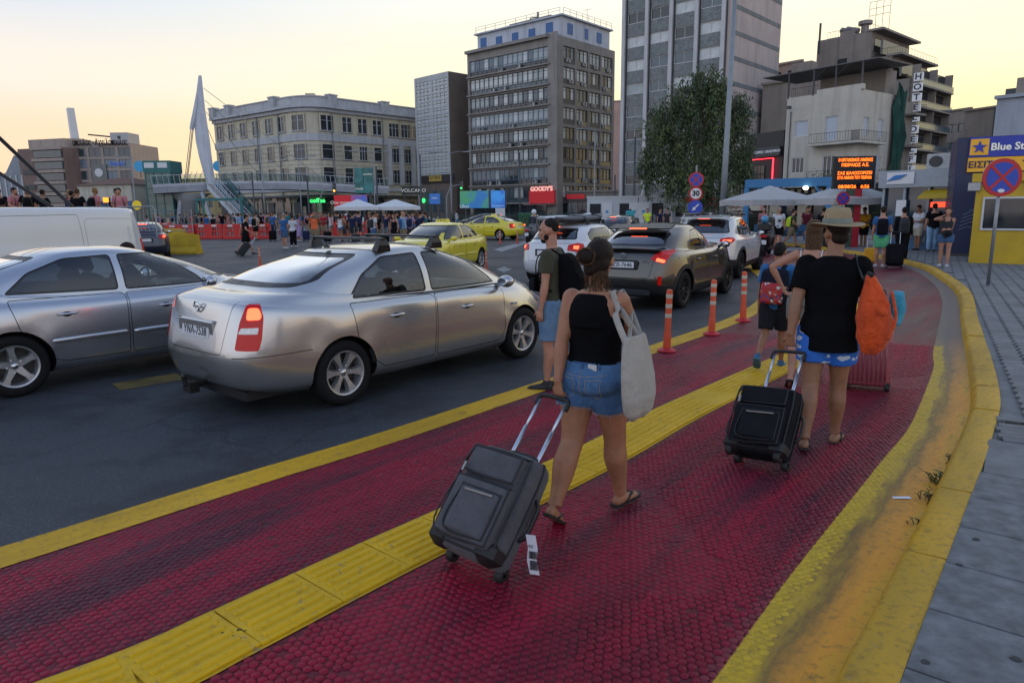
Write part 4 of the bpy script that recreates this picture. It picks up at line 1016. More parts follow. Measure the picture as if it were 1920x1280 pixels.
# ---------------------------------------------------------------- cable-stayed footbridge
M_WSTEEL = mat('white_steel', (.50,.54,.60), .45, var=.08, vscale=.5); M_GGL = mat('green_glass', (.03,.11,.10), .08, var=.35, vscale=.5, spec=.8); M_TEAL = mat('teal_steel', (.02,.14,.14), .5, var=.1)
M_CABLE = mat('cable', (.22,.20,.19), .5, .5, var=0); M_BGLASS = glass('bridge_glass', (.55,.68,.70))
def bridge():
 D = 112; t = thing('footbridge', 'white cable-stayed footbridge with leaning mast, glass lift and escalators', 'bridge')
 zd = pz(352, D, 350)
 def P(u, v, d=D): return at(u, v, d)
 l = P(288,352); r_ = P(720,352,D+16); n = 24; rs = []
 for k in range(n+1):
  s = k/n; c = l.lerp(r_, s); c.z = zd+1.2*math.sin(math.pi*min(1,s*1.1))*.6; wv = 3.2+1.6*math.exp(-(s*9)**2)
  d = (r_-l).normalized(); nn = Vector((-d.y,d.x,0))
  rs.append([c-nn*wv, c-nn*(wv-.4)+Vector((0,0,-.95)), c+nn*(wv-.4)+Vector((0,0,-.95)), c+nn*wv, c+nn*wv+Vector((0,0,.35)), c-nn*wv+Vector((0,0,.35))])
 MB().rings(rs, True).build('deck', M_WSTEEL, t)
 q = MB(); g_ = MB()
 for k in range(n*2+1):
  s = k/(n*2); i = int(s*n) if s < 1 else n-1; f = s*n-i; a = Vector(rs[i][5]).lerp(Vector(rs[i+1][5]), f)
  q.tube([a, a+Vector((0,-.35,1.25))], .05, 5)
 q.build('railing_posts', M_WSTEEL, t)
 for k in range(n): a, b_ = Vector(rs[k][5]), Vector(rs[k+1][5]); g_.add([a+Vector((0,-.03,.1)), b_+Vector((0,-.03,.1)), b_+Vector((0,-.33,1.15)), a+Vector((0,-.33,1.15))], [(0,1,2,3)])
 g_.build('railing_glass', M_BGLASS, t)
 q = MB(); q.tube([Vector(p[5])+Vector((0,-.36,1.25)) for p in rs], .05, 6); q.build('handrail', M_WSTEEL, t)
 base, top = P(397,350), P(375,142); ax = (top-base)
 prof = [(0,.65),(.10,.8),(.28,1.0),(.42,1.12),(.52,1.05),(.7,.78),(.88,.48),(1,.25)]
 rs2 = []
 for s, wv in prof:
  c = base.lerp(top, s); c.x += -1.1*math.sin(math.pi*s)*.6; th = .42*(1-.55*s)
  rs2.append([c+Vector((-wv,0,0)), c+Vector((-wv*.4,-th,0)), c+Vector((wv*.5,-th,0)), c+Vector((wv,0,0)), c+Vector((wv*.5,th,0)), c+Vector((-wv*.4,th,0))])
 MB().rings(rs2, True).build('mast', M_WSTEEL, t, auto=30)
 q = MB(); q.tube([P(359,243), P(363,228), P(368,200), P(374,150)], [.35,.45,.4,.1], 6); q.build('mast_backfin', M_WSTEEL, t)
 for (a, b_) in (((381,165),(622,348)),((384,188),(560,346)),((386,210),(500,345)),((388,238),(420,312))):
  p0, p1 = P(*a), P(*b_, D+8); MB().tube([p0,p1],.045,4).build('stay_cable', M_CABLE, t)
 for u in (345,350,348): MB().tube([P(360+(u-347),238), P(u,352)],.06,4).build('back_stay', M_CABLE, t)
 for a, b_ in (((312,358),(326,410)),((340,358),(332,410)),((378,360),(398,412))):
  p0, p1 = P(*a), P(*b_); p1.z = 0; MB().tube([p0,p1],[.38,.30],8).build('raking_leg', M_WSTEEL, t, auto=40)
 c = P(350,400); c.z = 0
 q = MB(); q.tube([(c.x,c.y+1,0),(c.x,c.y+1,3.5),(c.x,c.y+1,zd-.9)],[(1.6,1.2),(1.8,1.3),(3.8,2.2)],12); q.build('pier', mat('pier_concrete',(.26,.27,.28),.8), t, smooth=True)
 a = P(284,395); b_ = P(331,395); wv = b_.x-a.x; zt = pz(302,D,305)
 lf = MB(); lf.box((a.x+wv/2,D+1,(zt-1.8)/2),(wv,3.6,zt-1.8)); lf.build('lift_shaft', M_GGL, t)
 q = MB(); q.box((a.x+wv/2,D+1,zt-.9),(wv+.3,4.0,1.8)); q.build('lift_head', M_TEAL, t)
 for x in (.22,.74):
  q = MB(); q.box((a.x+wv*x,D-1.05,zt-.7),(1.5,.06,.8)); q.build('lift_sign', MATS['sign_white'], t)
 q = MB()
 for x in (0,.33,.66,1): q.box((a.x+wv*x,D-.84,(zt-1.8)/2),(.1,.1,zt-1.9))
 for k in range(7): q.box((a.x+wv/2,D-.85,1+k*1.15),(wv,.09,.08))
 q.build('lift_mullions', M_TEAL, t)
 for j, (ua, ub) in enumerate(((392,458),(404,470),(424,486))):
  p0, p1 = P(ua,347,D-3+j*1.6), P(ub,412,D-3+j*1.6); p1.z = 0; p0.z = zd+.2; d = p1-p0;
  rs3 = []
  for k in range(2):
   c = p0 if k == 0 else p1; rs3.append([c+Vector((0,-.8,-.5)), c+Vector((0,.8,-.5)), c+Vector((0,.8,.25)), c+Vector((0,-.8,.25))])
  MB().rings(rs3, True).build('escalator' if j else 'stair_flight', M_FRD if j == 2 else M_WSTEEL, t)
  for s in (-.8,.8):
   q = MB(); q.add([p0+Vector((0,s,.25)), p1+Vector((0,s,.25)), p1+Vector((0,s,1.2)), p0+Vector((0,s,1.2))],[(0,1,2,3)]); q.build('balustrade_glass', M_BGLASS, t)
   q = MB(); q.tube([p0+Vector((0,s,1.25)), p1+Vector((0,s,1.25))], .07, 5)
   for k in range(9): pp_ = p0.lerp(p1,k/8); q.tube([pp_+Vector((0,s,.2)), pp_+Vector((0,s,1.22))],.04,4)
   q.build('handrail', M_WSTEEL if j < 2 else M_TEAL, t)
  if j == 0:
   for k in range(22): pp_ = p0.lerp(p1,(k+.5)/22); MB().box((pp_.x,pp_.y,pp_.z+.28),(.34,1.5,.06)).build('step', M_WSTEEL, t)
 g2 = thing('teal_gantry', 'teal steel gantry frame at the foot of the escalators', 'gantry')
 for u in (372,384,455):
  p = P(u,410,100); MB().box((p.x,100,1.75),(.35,.35,3.5)).build('post', M_TEAL, g2)
 a, b_ = P(368,376,100), P(457,376,100); MB().box(((a.x+b_.x)/2,100,3.6),(b_.x-a.x,.5,.35)).build('beam', M_TEAL, g2)
 MB().box(((a.x+b_.x)/2,100.3,1.4),(b_.x-a.x,.08,.1)).build('rail', M_TEAL, g2)
bridge()
# ================================================================== STREET FURNITURE
M_NAVY = mat('navy_panel', (.012,.022,.075), .45, var=.2, vscale=.8); M_BLUES = mat('sign_royal_blue', (.012,.03,.30), .4, var=.04, emit=.12); M_YSIGN = mat('sign_yellow', (.75,.38,.02), .45, var=.05, emit=.1)
M_YBOOTH = mat('booth_yellow', (.52,.34,.012), .5, var=.15, vscale=1.5); M_LETTER = mat('letter_cream', (.75,.74,.66), .5, var=0, emit=.15); M_STEEL = mat('galvanised', (.26,.28,.30), .45, .6, var=.15, vscale=8)
M_GREYAL = mat('kiosk_aluminium', (.30,.34,.38), .45, .2, var=.1); M_KGLASS = mat('kiosk_glass', (.02,.05,.08), .06, var=.4, vscale=.5, spec=.8); M_SIGNR = mat('sign_ring_red', (.50,.012,.015), .4, var=.03); M_SIGNB = mat('sign_disc_blue', (.02,.06,.42), .4, var=.03); M_SIGNW = mat('sign_disc_white', (.70,.71,.72), .4, var=.03)
def star(r0, r1, n=5, y=0): return [(math.sin(math.pi*k/n)*(r0 if k%2 == 0 else r1), math.cos(math.pi*k/n)*(r0 if k%2 == 0 else r1)) for k in range(2*n)]
def flat(q, pts, y0, y1, mi=None):
 n = len(pts); q.add([(x,y0,z) for x,z in pts]+[(x,y1,z) for x,z in pts], [tuple(range(n)), tuple(range(2*n-1,n-1,-1))]+[(i,i+n,(i+1)%n+n,(i+1)%n) for i in range(n)], mi); return q
def ferry_office():
 A, B = px_at(1784,23.4), px_at(1960,22.2); W, rz = fr(A,B); t = thing('ferry_ticket_office', 'navy ticket office with blue and yellow ferry sign at the right edge', 'kiosk', (*A,.1), rz)
 boxes('wall', t, [((W/2,1.6,1.35),(W,3.2,2.7))], M_NAVY); boxes('base_plinth', t, [((W/2,1.6,.06),(W+.1,3.3,.12))], M_FRD)
 boxes('sign_case', t, [((W/2,1.55,3.27),(W+.04,3.1,1.16))], M_NAVY)
 boxes('blue_sign_panel', t, [((W/2+.16,-.06,3.52),(W-.3,.12,.62))], M_BLUES); boxes('yellow_sign_panel', t, [((W/2+.16,-.07,2.97),(W-.3,.14,.44))], M_YSIGN)
 boxes('star_panel', t, [((.58,-.135,3.52),(.50,.04,.50))], M_YSIGN)
 q = MB(); flat(q, [(x,z) for x,z in star(.21,.085)], -.02, .02); q.build('star', M_BLUES, t, loc=(.58,-.17,3.51))
 text('lettering','Blue Star Ferries',M_LETTER,t,(.88,-.14,3.50),.31,depth=.012,align='LEFT',bold=.008)
 text('lettering','ΕΙΣΙΤΗΡΙΑ  TICKETS',mat('letter_navy',(.01,.015,.07),.5,var=0),t,(.32,-.15,2.96),.27,depth=.01,align='LEFT',bold=.008)
 q = MB()
 for k in range(5): q.tube([(.25+.02*k,-.02,.9+.12*k),(.5+.1*k,-.02,1.0+.16*k),(.9-.1*k,-.02,.85+.17*k)],.008,4)
 q.build('graffiti', mat('graffiti_white',(.22,.26,.34),.6,var=0), t)
ferry_office()
def yellow_booth():
 A, B = gp(1815,494,.1), gp(1908,500,.1); d = (B-A); W = 1.75; rz = math.atan2(d.y,d.x)+R(25); t = thing('ticket_booth', 'small yellow booth with framed dark window in front of the navy office', 'booth', A, rz)
 holes = [(.22,1.55,1.0,1.9)]
 shell('wall', t, W, 2.35, 1.5, {'F': holes}, M_YBOOTH, .08)
 boxes('roof_fascia', t, [((W/2,.7,2.47),(W+.22,1.7,.24))], M_YBOOTH)
 put(t,'F',W,1.5,.2,.98,win_mesh(1.37,.94,1,1,M_PANE[0],M_FRW,.05),-.01)
 boxes('plinth', t, [((W/2,.72,.0),(W-.1,1.4,.12))], M_FRD)
 boxes('speaker_box', t, [((-.04,-.08,2.22),(.3,.16,.22))], M_AC)
yellow_booth()
def glass_kiosk():
 A, B = px_at(1652,28.5), px_at(1788,26.5); W, rz = fr(A,B); t = thing('glass_kiosk', 'grey aluminium glass kiosk with flat roof and yellow awning', 'kiosk', (*A,.1), rz)
 boxes('body', t, [((W/2,1.5,1.25),(W-.1,2.8,2.4))], M_KGLASS); boxes('roof_fascia', t, [((W/2,1.4,2.72),(W+.2,3.2,.66))], M_GREYAL); boxes('base', t, [((W/2,1.45,.3),(W,3.0,.6))], mat('kiosk_base_blue',(.05,.13,.24),.5))
 for x in (.03,.33,.66,.97): boxes('mullion', t, [((W*x,-.02,1.4),(.09,.12,2.2))], M_GREYAL)
 boxes('logo_panel', t, [((.72,-.23,2.75),(1.0,.04,.45))], M_SIGNW)
 q = MB(); flat(q,[(-.4,-.1),(-.1,.12),(.35,.15),(.1,-.02)],-.02,.02); q.build('logo', mat('logo_blue',(.03,.18,.5),.5,var=0), t, loc=(.62,-.27,2.74))
 q = MB(); q.add([(W*.62,0,2.3),(W+.1,0,2.3),(W+.1,-.85,2.0),(W*.62,-.85,2.0),(W*.62,0,2.24),(W+.1,0,2.24),(W+.1,-.85,1.94),(W*.62,-.85,1.94)],[(0,3,2,1),(4,5,6,7),(3,7,6,2),(0,4,7,3),(1,2,6,5)]); q.build('awning', M_YBOOTH, t)
 boxes('poster', t, [((W*.30,-.1,1.6),(.36,.03,.62))], M_SIGNW); boxes('poster', t, [((W*.80,-.08,1.72),(.5,.03,.2))], mat('led_red',(1,.08,.03),.5,var=0,emit=1.5))
 boxes('counter', t, [((W*.3,-.35,.75),(W*.5,.5,.08))], M_GREYAL)
 o = link('air_conditioner', ME_AC, t, (W*.72,.5,3.06)); o.scale = (1.1,1.3,.95)
glass_kiosk()
def cafe():
 A, B = px_at(1396,44), px_at(1556,41); W, rz = fr(A,B); t = thing('cafe_pavilion', 'open cafe pavilion with thick sky-blue roof frame and hanging lamp', 'cafe', (*A,.0), rz)
 mB = mat('pavilion_blue',(.03,.17,.36),.5,var=.1)
 boxes('roof_beam', t, [((W/2,0,3.2),(W,.3,.5))], mB); boxes('roof', t, [((W/2,3,3.38),(W,6,.14))], mB)
 for x in (.02,.98): boxes('post', t, [((W*x,0,1.47),(.28,.28,2.94))], mB)
 for s, x in ((1,.08),(-1,.92)): MB().tube([(W*x,0,2.2),(W*(x+.1*s),0,3.0)],.09,5).build('brace', mB, t)
 boxes('back_wall', t, [((W/2,4.5,1.5),(W,.2,3.0))], mat('cafe_dark',(.03,.028,.025),.7,var=.3,vscale=.7))
 for i in range(5): boxes('display_shelf', t, [((W*(i+.5)/5,4.2,1.35),(W/5-.2,.3,1.6))], M_PANE[0] if i%2 else MATS['sign_cream'])
 q = MB()
 for k in range(12): q.box((W*(k+.5)/12,1.9,2.72),(W/24,.05,.25))
 q.build('valance', MATS['sign_cream'], t)
 q = MB(); q.ell((0,0,0),(.16,.16,.12),10,6); q.build('lamp', mat('lamp_warm',(1,.9,.7),.5,var=0,emit=6), t, loc=(W*.73,-.3,2.86))
cafe()
M_CANV = mat('canvas_grey', (.40,.40,.40), .8, var=.08, vscale=2); M_CANVW = mat('canvas_white', (.60,.62,.63), .8, var=.06, vscale=2)
def parasol(u, d, zr, half, m, lab, grp, hgt=.75):
 p = at(u,400,d); t = thing('parasol', lab, 'parasol', (p.x,d,0), R(8), grp)
 q = MB(); n = 16; rs = []
 for f, z in ((0.02,hgt),(.25,hgt*.80),(.6,hgt*.42),(1.0,0)):
  ring = []
  for k in range(n):
   a = 2*math.pi*k/n; c, s = math.cos(a), math.sin(a); e = 1/max(abs(c),abs(s)); e = min(e,1.36); ring.append((half*f*c*e, half*f*s*e, zr+z))
  rs.append(ring)
 o = q.rings(rs, False).build('canopy', m, t, auto=20)
 q = MB(); rs2 = [rs[-1], [(x*1.0,y*1.0,z-.26+.02*math.sin(i*2)) for i,(x,y,z) in enumerate(rs[-1])]]; q.rings(rs2, False).build('valance', m, o)
 q = MB(); q.lathe([(half*.22,hgt*.78),(half*.16,hgt*.95),(.03,hgt*1.08)],12,c=(0,0,zr)); q.build('vent_cap', m, o)
 MB().tube([(0,0,.0),(0,0,zr+hgt)],.045,8).build('pole', M_STEEL, t); MB().cyl((0,0,0),.4,.12,16).build('base', M_FRD, t)
 q = MB()
 for k in range(8):
  a = 2*math.pi*(k+.5)/8+math.pi/8; q.tube([(0,0,zr+hgt*.55),(half*.95*math.cos(a),half*.95*math.sin(a),zr+.04)],.018,4)
 q.build('ribs', M_STEEL, t)
parasol(1441,34,2.12,1.8,M_CANV,'large grey cafe parasol left of the LED board','cafe parasols',.62); parasol(1585,31,2.12,1.65,M_CANV,'large grey cafe parasol behind the LED board','cafe parasols',.62)
parasol(672,56,2.12,1.75,M_CANVW,'white flat parasol above the queue, left one of a pair','queue parasols',.55); parasol(742,57,2.10,2.0,M_CANVW,'white flat parasol above the queue, right one of a pair','queue parasols',.55)
parasol(1330,66,2.1,1.6,mat('canvas_maroon',(.12,.02,.03),.8),'dark maroon parasol behind the hedge under the eucalyptus','cafe parasols',.6)
def ledboard():
 p = at(1600,353,29.5); t = thing('led_board', 'black message board with orange letters on a green and red pillar', 'message board', (p.x,29.5,0), R(-6))
 z0, z1 = pz(354,29.5,1600), pz(293,29.5,1600); W = 1.62; zc_ = (z0+z1)/2; h = z1-z0
 boxes('case', t, [((0,.12,zc_),(W,.26,h))], mat('led_black',(.008,.008,.009),.5,var=0)); boxes('case_side', t, [((W/2+.03,.12,zc_),(.05,.30,h+.04))], M_GREYAL)
 mL = mat('led_orange',(1.0,.16,.01),.5,var=0,emit=3.2)
 for k, (s, sz, dz) in enumerate((('Ο ΟΡΓΑΝΙΣΜΟΣ ΛΙΜΕΝΟΣ',.155,.40),('ΠΕΙΡΑΙΩΣ Α.Ε.',.155,.24),('ΣΑΣ ΚΑΛΩΣΟΡΙΖΕΙ',.15,-.02),('ΣΤΟ ΛΙΜΑΝΙ ΤΟΥ ΠΕΙΡΑΙΑ',.15,-.17),('08/08/26   6:56',.17,-.46))):
  text('message_line', s, mL, t, (0,-.02,zc_+dz*h*.95), sz*1.1, depth=.004, bold=.002, width=min(1.42,.105*len(s)*.72+.1) if k in (1,4) else 1.36)
 boxes('pillar', t, [((-.06,.12,z0/2),(.26,.26,z0))], mat('pillar_green',(.05,.09,.06),.6)); boxes('pillar', t, [((.22,.14,z0/2+.1),(.28,.3,z0+.2))], mat('pillar_red',(.42,.015,.03),.5))
ledboard()
def disc_sign(parent, z, r_, kind, y=-.05, x=0.0):
 q = MB(); q.lathe([(r_,.03),(r_,-.0),(r_*.97,-.012)],28,'Y',(x,y,z));
 plate = MB(); plate.lathe([(r_,-.012),(r_*.999,.004),(.001,.005)],28,'Y',(x,y,z))
 col = M_SIGNB if kind == 'arrow' else M_SIGNR
 o = plate.build('sign_disc', col, parent)
 q = MB(); q.lathe([(r_,-.014),(r_,-.03)],28,'Y',(x,y,z)); q.lathe([(r_,-.03),(.001,-.031)],28,'Y',(x,y,z)); q.build('sign_back', M_STEEL, o)
 if kind == 'nostop':
  f = MB(); f.lathe([(r_*.80,.008),(.001,.0085)],28,'Y',(x,y,z)); f.build('sign_face', M_SIGNB, o)
  b_ = MB()
  for a in (45,135):
   c, s = math.cos(R(a)), math.sin(R(a)); L = r_*.82; w_ = r_*.075
   flat(b_, [(x+c*L-s*w_,z+s*L+c*w_),(x+c*L+s*w_,z+s*L-c*w_),(x-c*L+s*w_,z-s*L-c*w_),(x-c*L-s*w_,z-s*L+c*w_)], y-.013-(a == 135)*.001, y-.009)
  b_.build('cross', M_SIGNR, o)
 elif kind == '30':
  f = MB(); f.lathe([(r_*.76,.008),(.001,.0085)],28,'Y',(x,y,z)); f.build('sign_face', M_SIGNW, o)
  text('numeral','30',mat('numeral_black',(.01,.01,.01),.5,var=0),o,(x,y-.014,z),r_*1.05,depth=.003,bold=.012*r_/.3)
 else:
  b_ = MB(); c, s = math.cos(R(225)), math.sin(R(225)); pts = [(-.62,.09),(.12,.09),(.12,.28),(.62,0),(.12,-.28),(.12,-.09),(-.62,-.09)]
  flat(b_, [(x+r_*(p*c-q_*s), z+r_*(p*s+q_*c)) for p,q_ in pts], y-.012, y-.008); b_.build('arrow', M_SIGNW, o)
 return o
p = gp(1852,537,.1); t = thing('no_stopping_sign', 'large round red and blue no-stopping sign on a grey pole', 'road sign', p, R(-6)); zs = pz(333,p.y,1873)-.1
MB().tube([(0,0,0),(.0,0,zs+.36)],.034,12).build('pole', M_STEEL, t, smooth=True); disc_sign(t, zs, .385, 'nostop', -.06)
q = MB(); q.ell((0,-.072,zs-.27),(.07,.004,.04),10,6); q.build('sticker', M_SIGNW, t)
p = at(1303,400,31); t = thing('stacked_road_signs', 'three stacked round signs: no stopping, 30 limit and blue arrow', 'road sign', (p.x,31,0), R(-8))
MB().tube([(0,0,0),(0,0,3.6)],.04,8).build('pole', M_STEEL, t)
for v, kd, r_ in ((337,'nostop',.325),(363,'30',.30),(389,'arrow',.32)): disc_sign(t, pz(v,31,1303), r_, kd)
p = at(1580,372,28); t = thing('small_no_stopping_sign', 'small round no-stopping sign beside the LED board pillar', 'road sign', (p.x,28,0)); MB().tube([(0,0,0),(0,0,p.z)],.03,8).build('pole', M_STEEL, t); disc_sign(t, p.z, .26, 'nostop')
def lamp(u, d, top, r_, lab, m=M_STEEL, arm=None, taper=.6, lean=0.0, grp='street lamps'):
 p = at(u,400,d); t = thing('street_lamp', lab, 'lamp post', (p.x,d,0), 0, grp)
 MB().tube([(0,0,0),(lean*.3,0,top*.3),(lean,0,top)],[r_,r_*(.7+.3*taper),r_*taper],14).build('pole', m, t, smooth=True); MB().tube([(0,0,0),(0,0,.5)],[r_*1.35,r_*1.3],12).build('base_sleeve', m, t)
 for a in (arm or ()):
  MB().tube([(lean,0,top-.1),(lean+a*.5,0,top+.15),(lean+a,0,top+.12)],[r_*.5,r_*.4,r_*.35],6).build('arm', m, t); MB().bevbox((lean+a*1.15,0,top+.1),(abs(a)*.35+.3,.3,.14),.03).build('lamp_head', m, t)
 return t
M_POLE = mat('pole_grey', (.24,.27,.29), .5, .3, var=.12, vscale=3)
lamp(1354,46,16.5,.21,'tall grey lamp post rising in front of the eucalyptus past the frame top',M_POLE,(-1.5,1.5),.55,.22)
lamp(1114,95,12.0,.11,'slim grey lamp post in front of the office block corner',M_POLE,(-1.8,),.6); lamp(975,88,8.6,.13,'dark trolley pole in front of the office bands',M_FRD,None,.8,grp='trolley poles'); lamp(1188,90,10.5,.15,'dark trolley pole at the left side of the eucalyptus',M_FRD,None,.8,grp='trolley poles'); lamp(1385,80,9.6,.15,'dark trolley pole at the right side of the eucalyptus',M_FRD,None,.8,grp='trolley poles')
lamp(1152,96,6.2,.12,'short dark trolley pole left of the tower block',M_FRD,None,.8,grp='trolley poles')
lamp(497,96,12.2,.10,'lamp post with a left arm before the cream building',M_POLE,(-2.2,),.6); lamp(566,104,9.6,.09,'double-armed lamp post before the rounded corner of the cream building',M_POLE,(-1.8,1.8),.6); lamp(704,104,10.2,.10,'double-armed lamp post before the right wing of the cream building',M_POLE,(-2.4,1.8),.6)
lamp(478,92,6.9,.12,'dark trolley pole beside the escalators',M_FRD,None,.8,grp='trolley poles'); lamp(580,90,6.2,.13,'dark trolley pole near the green neon sign',M_FRD,None,.8,grp='trolley poles'); lamp(709,92,7.4,.13,'dark trolley pole beside the teal poster box',M_FRD,None,.8,grp='trolley poles')
lamp(791,95,9.0,.11,'dark trolley pole at the edge of the slim block',M_FRD,None,.8,grp='trolley poles'); lamp(847,92,9.0,.09,'lamp post before the slim block side wall',M_POLE,(-2.0,1.8),.6); lamp(256,100,9.6,.10,'lamp post beside the villa',M_POLE,(-1.6,),.6)
for u, d, h, lab in ((838,80,4.6,'traffic light at the slim block corner'),(601,78,4.4,'traffic light with curved arm before the cream building')):
 p = at(u,400,d); t = thing('traffic_light', lab, 'traffic light', (p.x,d,0), 0, 'traffic lights'); MB().tube([(0,0,0),(0,0,h*.7),(.5,0,h*.95),(1.6,0,h)],[.08,.07,.06,.05],8).build('pole', M_POLE, t); MB().box((1.7,-.05,h-.1),(.34,.3,1.0)).build('signal_box', M_FRD, t)
 q = MB(); q.ell((1.7,-.21,h-.4),(.11,.03,.11),8,5); q.build('lit_lens', mat('lens_amber',(1,.35,.03),.5,var=0,emit=4) if u == 601 else MATS['neon_green'], t)
def tree():
 d = 58; p = at(1306,400,d); t = thing('eucalyptus_tree', 'tall drooping eucalyptus with dark dense crown in front of the tower', 'tree', (p.x,d,0))
 rr = random.Random(4); bark = mat('bark', (.16,.13,.10), .85, var=.3, vscale=3)
 lobes = [((0,0,9.0),(2.9,2.4,4.2)),((.5,0,12.0),(1.9,1.9,2.0)),((-2.6,0,7.2),(2.0,2.0,2.9)),((2.6,.2,7.6),(1.8,1.9,3.2)),((-1.2,-.4,4.6),(2.6,2.1,2.3)),((1.3,-.3,4.4),(2.2,2.1,2.4)),((-3.4,.1,9.2),(1.3,1.4,1.5)),((3.2,0,10.2),(1.0,1.2,1.5)),((-4.0,.2,5.4),(.9,1.1,2.0)),((1.4,.3,11.2),(1.5,1.5,1.7)),((-1.5,.2,11.0),(1.6,1.5,1.8)),((3.6,0,5.6),(.9,1.2,1.9))]
 q = MB(); q.tube([(0,0,0),(.1,0,2),(-.1,.1,4.5),(.1,0,8),(.1,0,12)],[.42,.36,.28,.18,.06],9)
 ends = []
 for c, r_ in lobes:
  b0 = Vector((0,0,rr.uniform(1.8,5.5))); e = Vector(c)+Vector((0,0,.2*r_[2])); m_ = b0.lerp(e,.5)+Vector((rr.uniform(-.3,.3),0,.5)); q.tube([b0,m_,e],[.17,.11,.04],6)
  for k in range(4):
   e2 = Vector(c)+Vector((rr.uniform(-.8,.8)*r_[0],rr.uniform(-.8,.8)*r_[1],rr.uniform(-.2,.8)*r_[2])); q.tube([m_,m_.lerp(e2,.6)+Vector((0,0,.2)),e2],[.07,.04,.015],5)
 q.build('trunk', bark, t, auto=60)
 L = MB(); V = []; F = []; MI = []
 for c, r_ in lobes:
  vol = r_[0]*r_[1]*r_[2]; n = int(38+vol*6.8)
  for k in range(n):
   while True:
    a = Vector((rr.gauss(0,.5),rr.gauss(0,.5),rr.gauss(0,.5)))
    if .25 < a.length < 1.04: break
   cc = Vector((c[0]+a.x*r_[0], c[1]+a.y*r_[1], c[2]+a.z*r_[2])); tone = rr.choice((0,0,1,2))
   for j in range(30):
    o = Vector((rr.gauss(0,.17),rr.gauss(0,.17),rr.uniform(-1.0,.25))); b_ = cc+o; l = rr.uniform(.20,.42); az = rr.uniform(0,6.28); dr = Vector((math.cos(az)*.5,math.sin(az)*.5,-rr.uniform(.5,1.1))).normalized(); sd_ = dr.cross(Vector((rr.gauss(0,1),rr.gauss(0,1),.3))).normalized()*rr.uniform(.030,.056)
    i = len(V); V += [tuple(b_), tuple(b_+dr*l*.5+sd_), tuple(b_+dr*l), tuple(b_+dr*l*.5-sd_)]; F.append((i,i+1,i+2,i+3)); MI.append(tone)
 L.v, L.f, L.mi = V, F, MI
 def leafm(n_, c):
  m, b, pp_ = newmat(n_); pp_.inputs['Base Color'].default_value = (*c,1); pp_.inputs['Roughness'].default_value = .55; pp_.inputs['Transmission Weight'].default_value = 0
  n1 = b.noise(.8,3,.5,b.coord('Object')); b.link(b.mix(b.maprange(n1,.3,.7), tuple(x*.7 for x in c), tuple(x*1.3 for x in c)), pp_.inputs['Base Color']); return m
 L.build('crown', [leafm('leaf_dark',(.036,.058,.022)), leafm('leaf_mid',(.064,.100,.034)), leafm('leaf_olive',(.11,.145,.046))], t)
ZS(tree, .94)
M_HEDGE = mat('hedge_leaf', (.030,.052,.020), .7, var=.5, vscale=6)
def hedge(name, lab, pts, h, w_, m=M_HEDGE, dens=70, cat='hedge'):
 rr = random.Random(len(lab)); t = thing(name, lab, cat); V = []; F = []
 for a, b_ in zip(pts[:-1], pts[1:]):
  a, b_ = Vector((*a,0)), Vector((*b_,0)); n = int((b_-a).length*dens)
  for k in range(n):
   s = a.lerp(b_, rr.random()); hh = h*(.82+.2*math.sin(s.x*2.1)*math.sin(s.x*.7+1)); z = hh*rr.random()**.6; c = s+Vector((rr.gauss(0,w_*.38),rr.gauss(0,w_*.38),z))
   for j in range(5):
    dr = Vector((rr.gauss(0,1),rr.gauss(0,1),rr.gauss(.3,1))).normalized()*rr.uniform(.06,.16); sd_ = dr.cross(Vector((rr.gauss(0,1),rr.gauss(0,1),rr.gauss(0,1)))).normalized()*rr.uniform(.025,.05); o = c+Vector((rr.gauss(0,.1),rr.gauss(0,.1),rr.gauss(0,.1))); i = len(V)
    V += [tuple(o),tuple(o+dr*.5+sd_),tuple(o+dr),tuple(o+dr*.5-sd_)]; F.append((i,i+1,i+2,i+3))
 q = MB(); q.v, q.f, q.mi = V, F, [0]*len(F); q.build('foliage', m, t)
 q = MB(); P = [Vector((*p_,0)) for p_ in pts]; q.tube([p_+Vector((0,0,h*.40)) for p_ in P],[(w_*.5,h*.36)]*len(P),8,ref=(0,1,0)); q.build('stems', mat('hedge_core',(.012,.016,.010),.9,var=.3), t)
hedge('hedge', 'clipped dark hedge at the foot of the tall lamp post', [px_at(1318,47),px_at(1440,45)], 1.75, .9)
hedge('shrub', 'bushy shrub behind the LED board left side', [px_at(1530,52),px_at(1562,50)], 4.4, 1.6, mat('shrub_leaf',(.055,.085,.02),.7,var=.5,vscale=3), 220, 'shrub'); hedge('shrub', 'loose shrub between LED board and glass kiosk', [px_at(1640,44),px_at(1690,44)], 4.2, 1.6, MATS['shrub_leaf'], 150, 'shrub')
hedge('hedge', 'low planting along the far pavement before the office block', [px_at(850,84),px_at(1100,80)], 1.5, 1.2, M_HEDGE, 26); hedge('hedge', 'low planting along the far pavement before the cream building', [px_at(500,98),px_at(700,96)], 1.6, 1.2, M_HEDGE, 20)
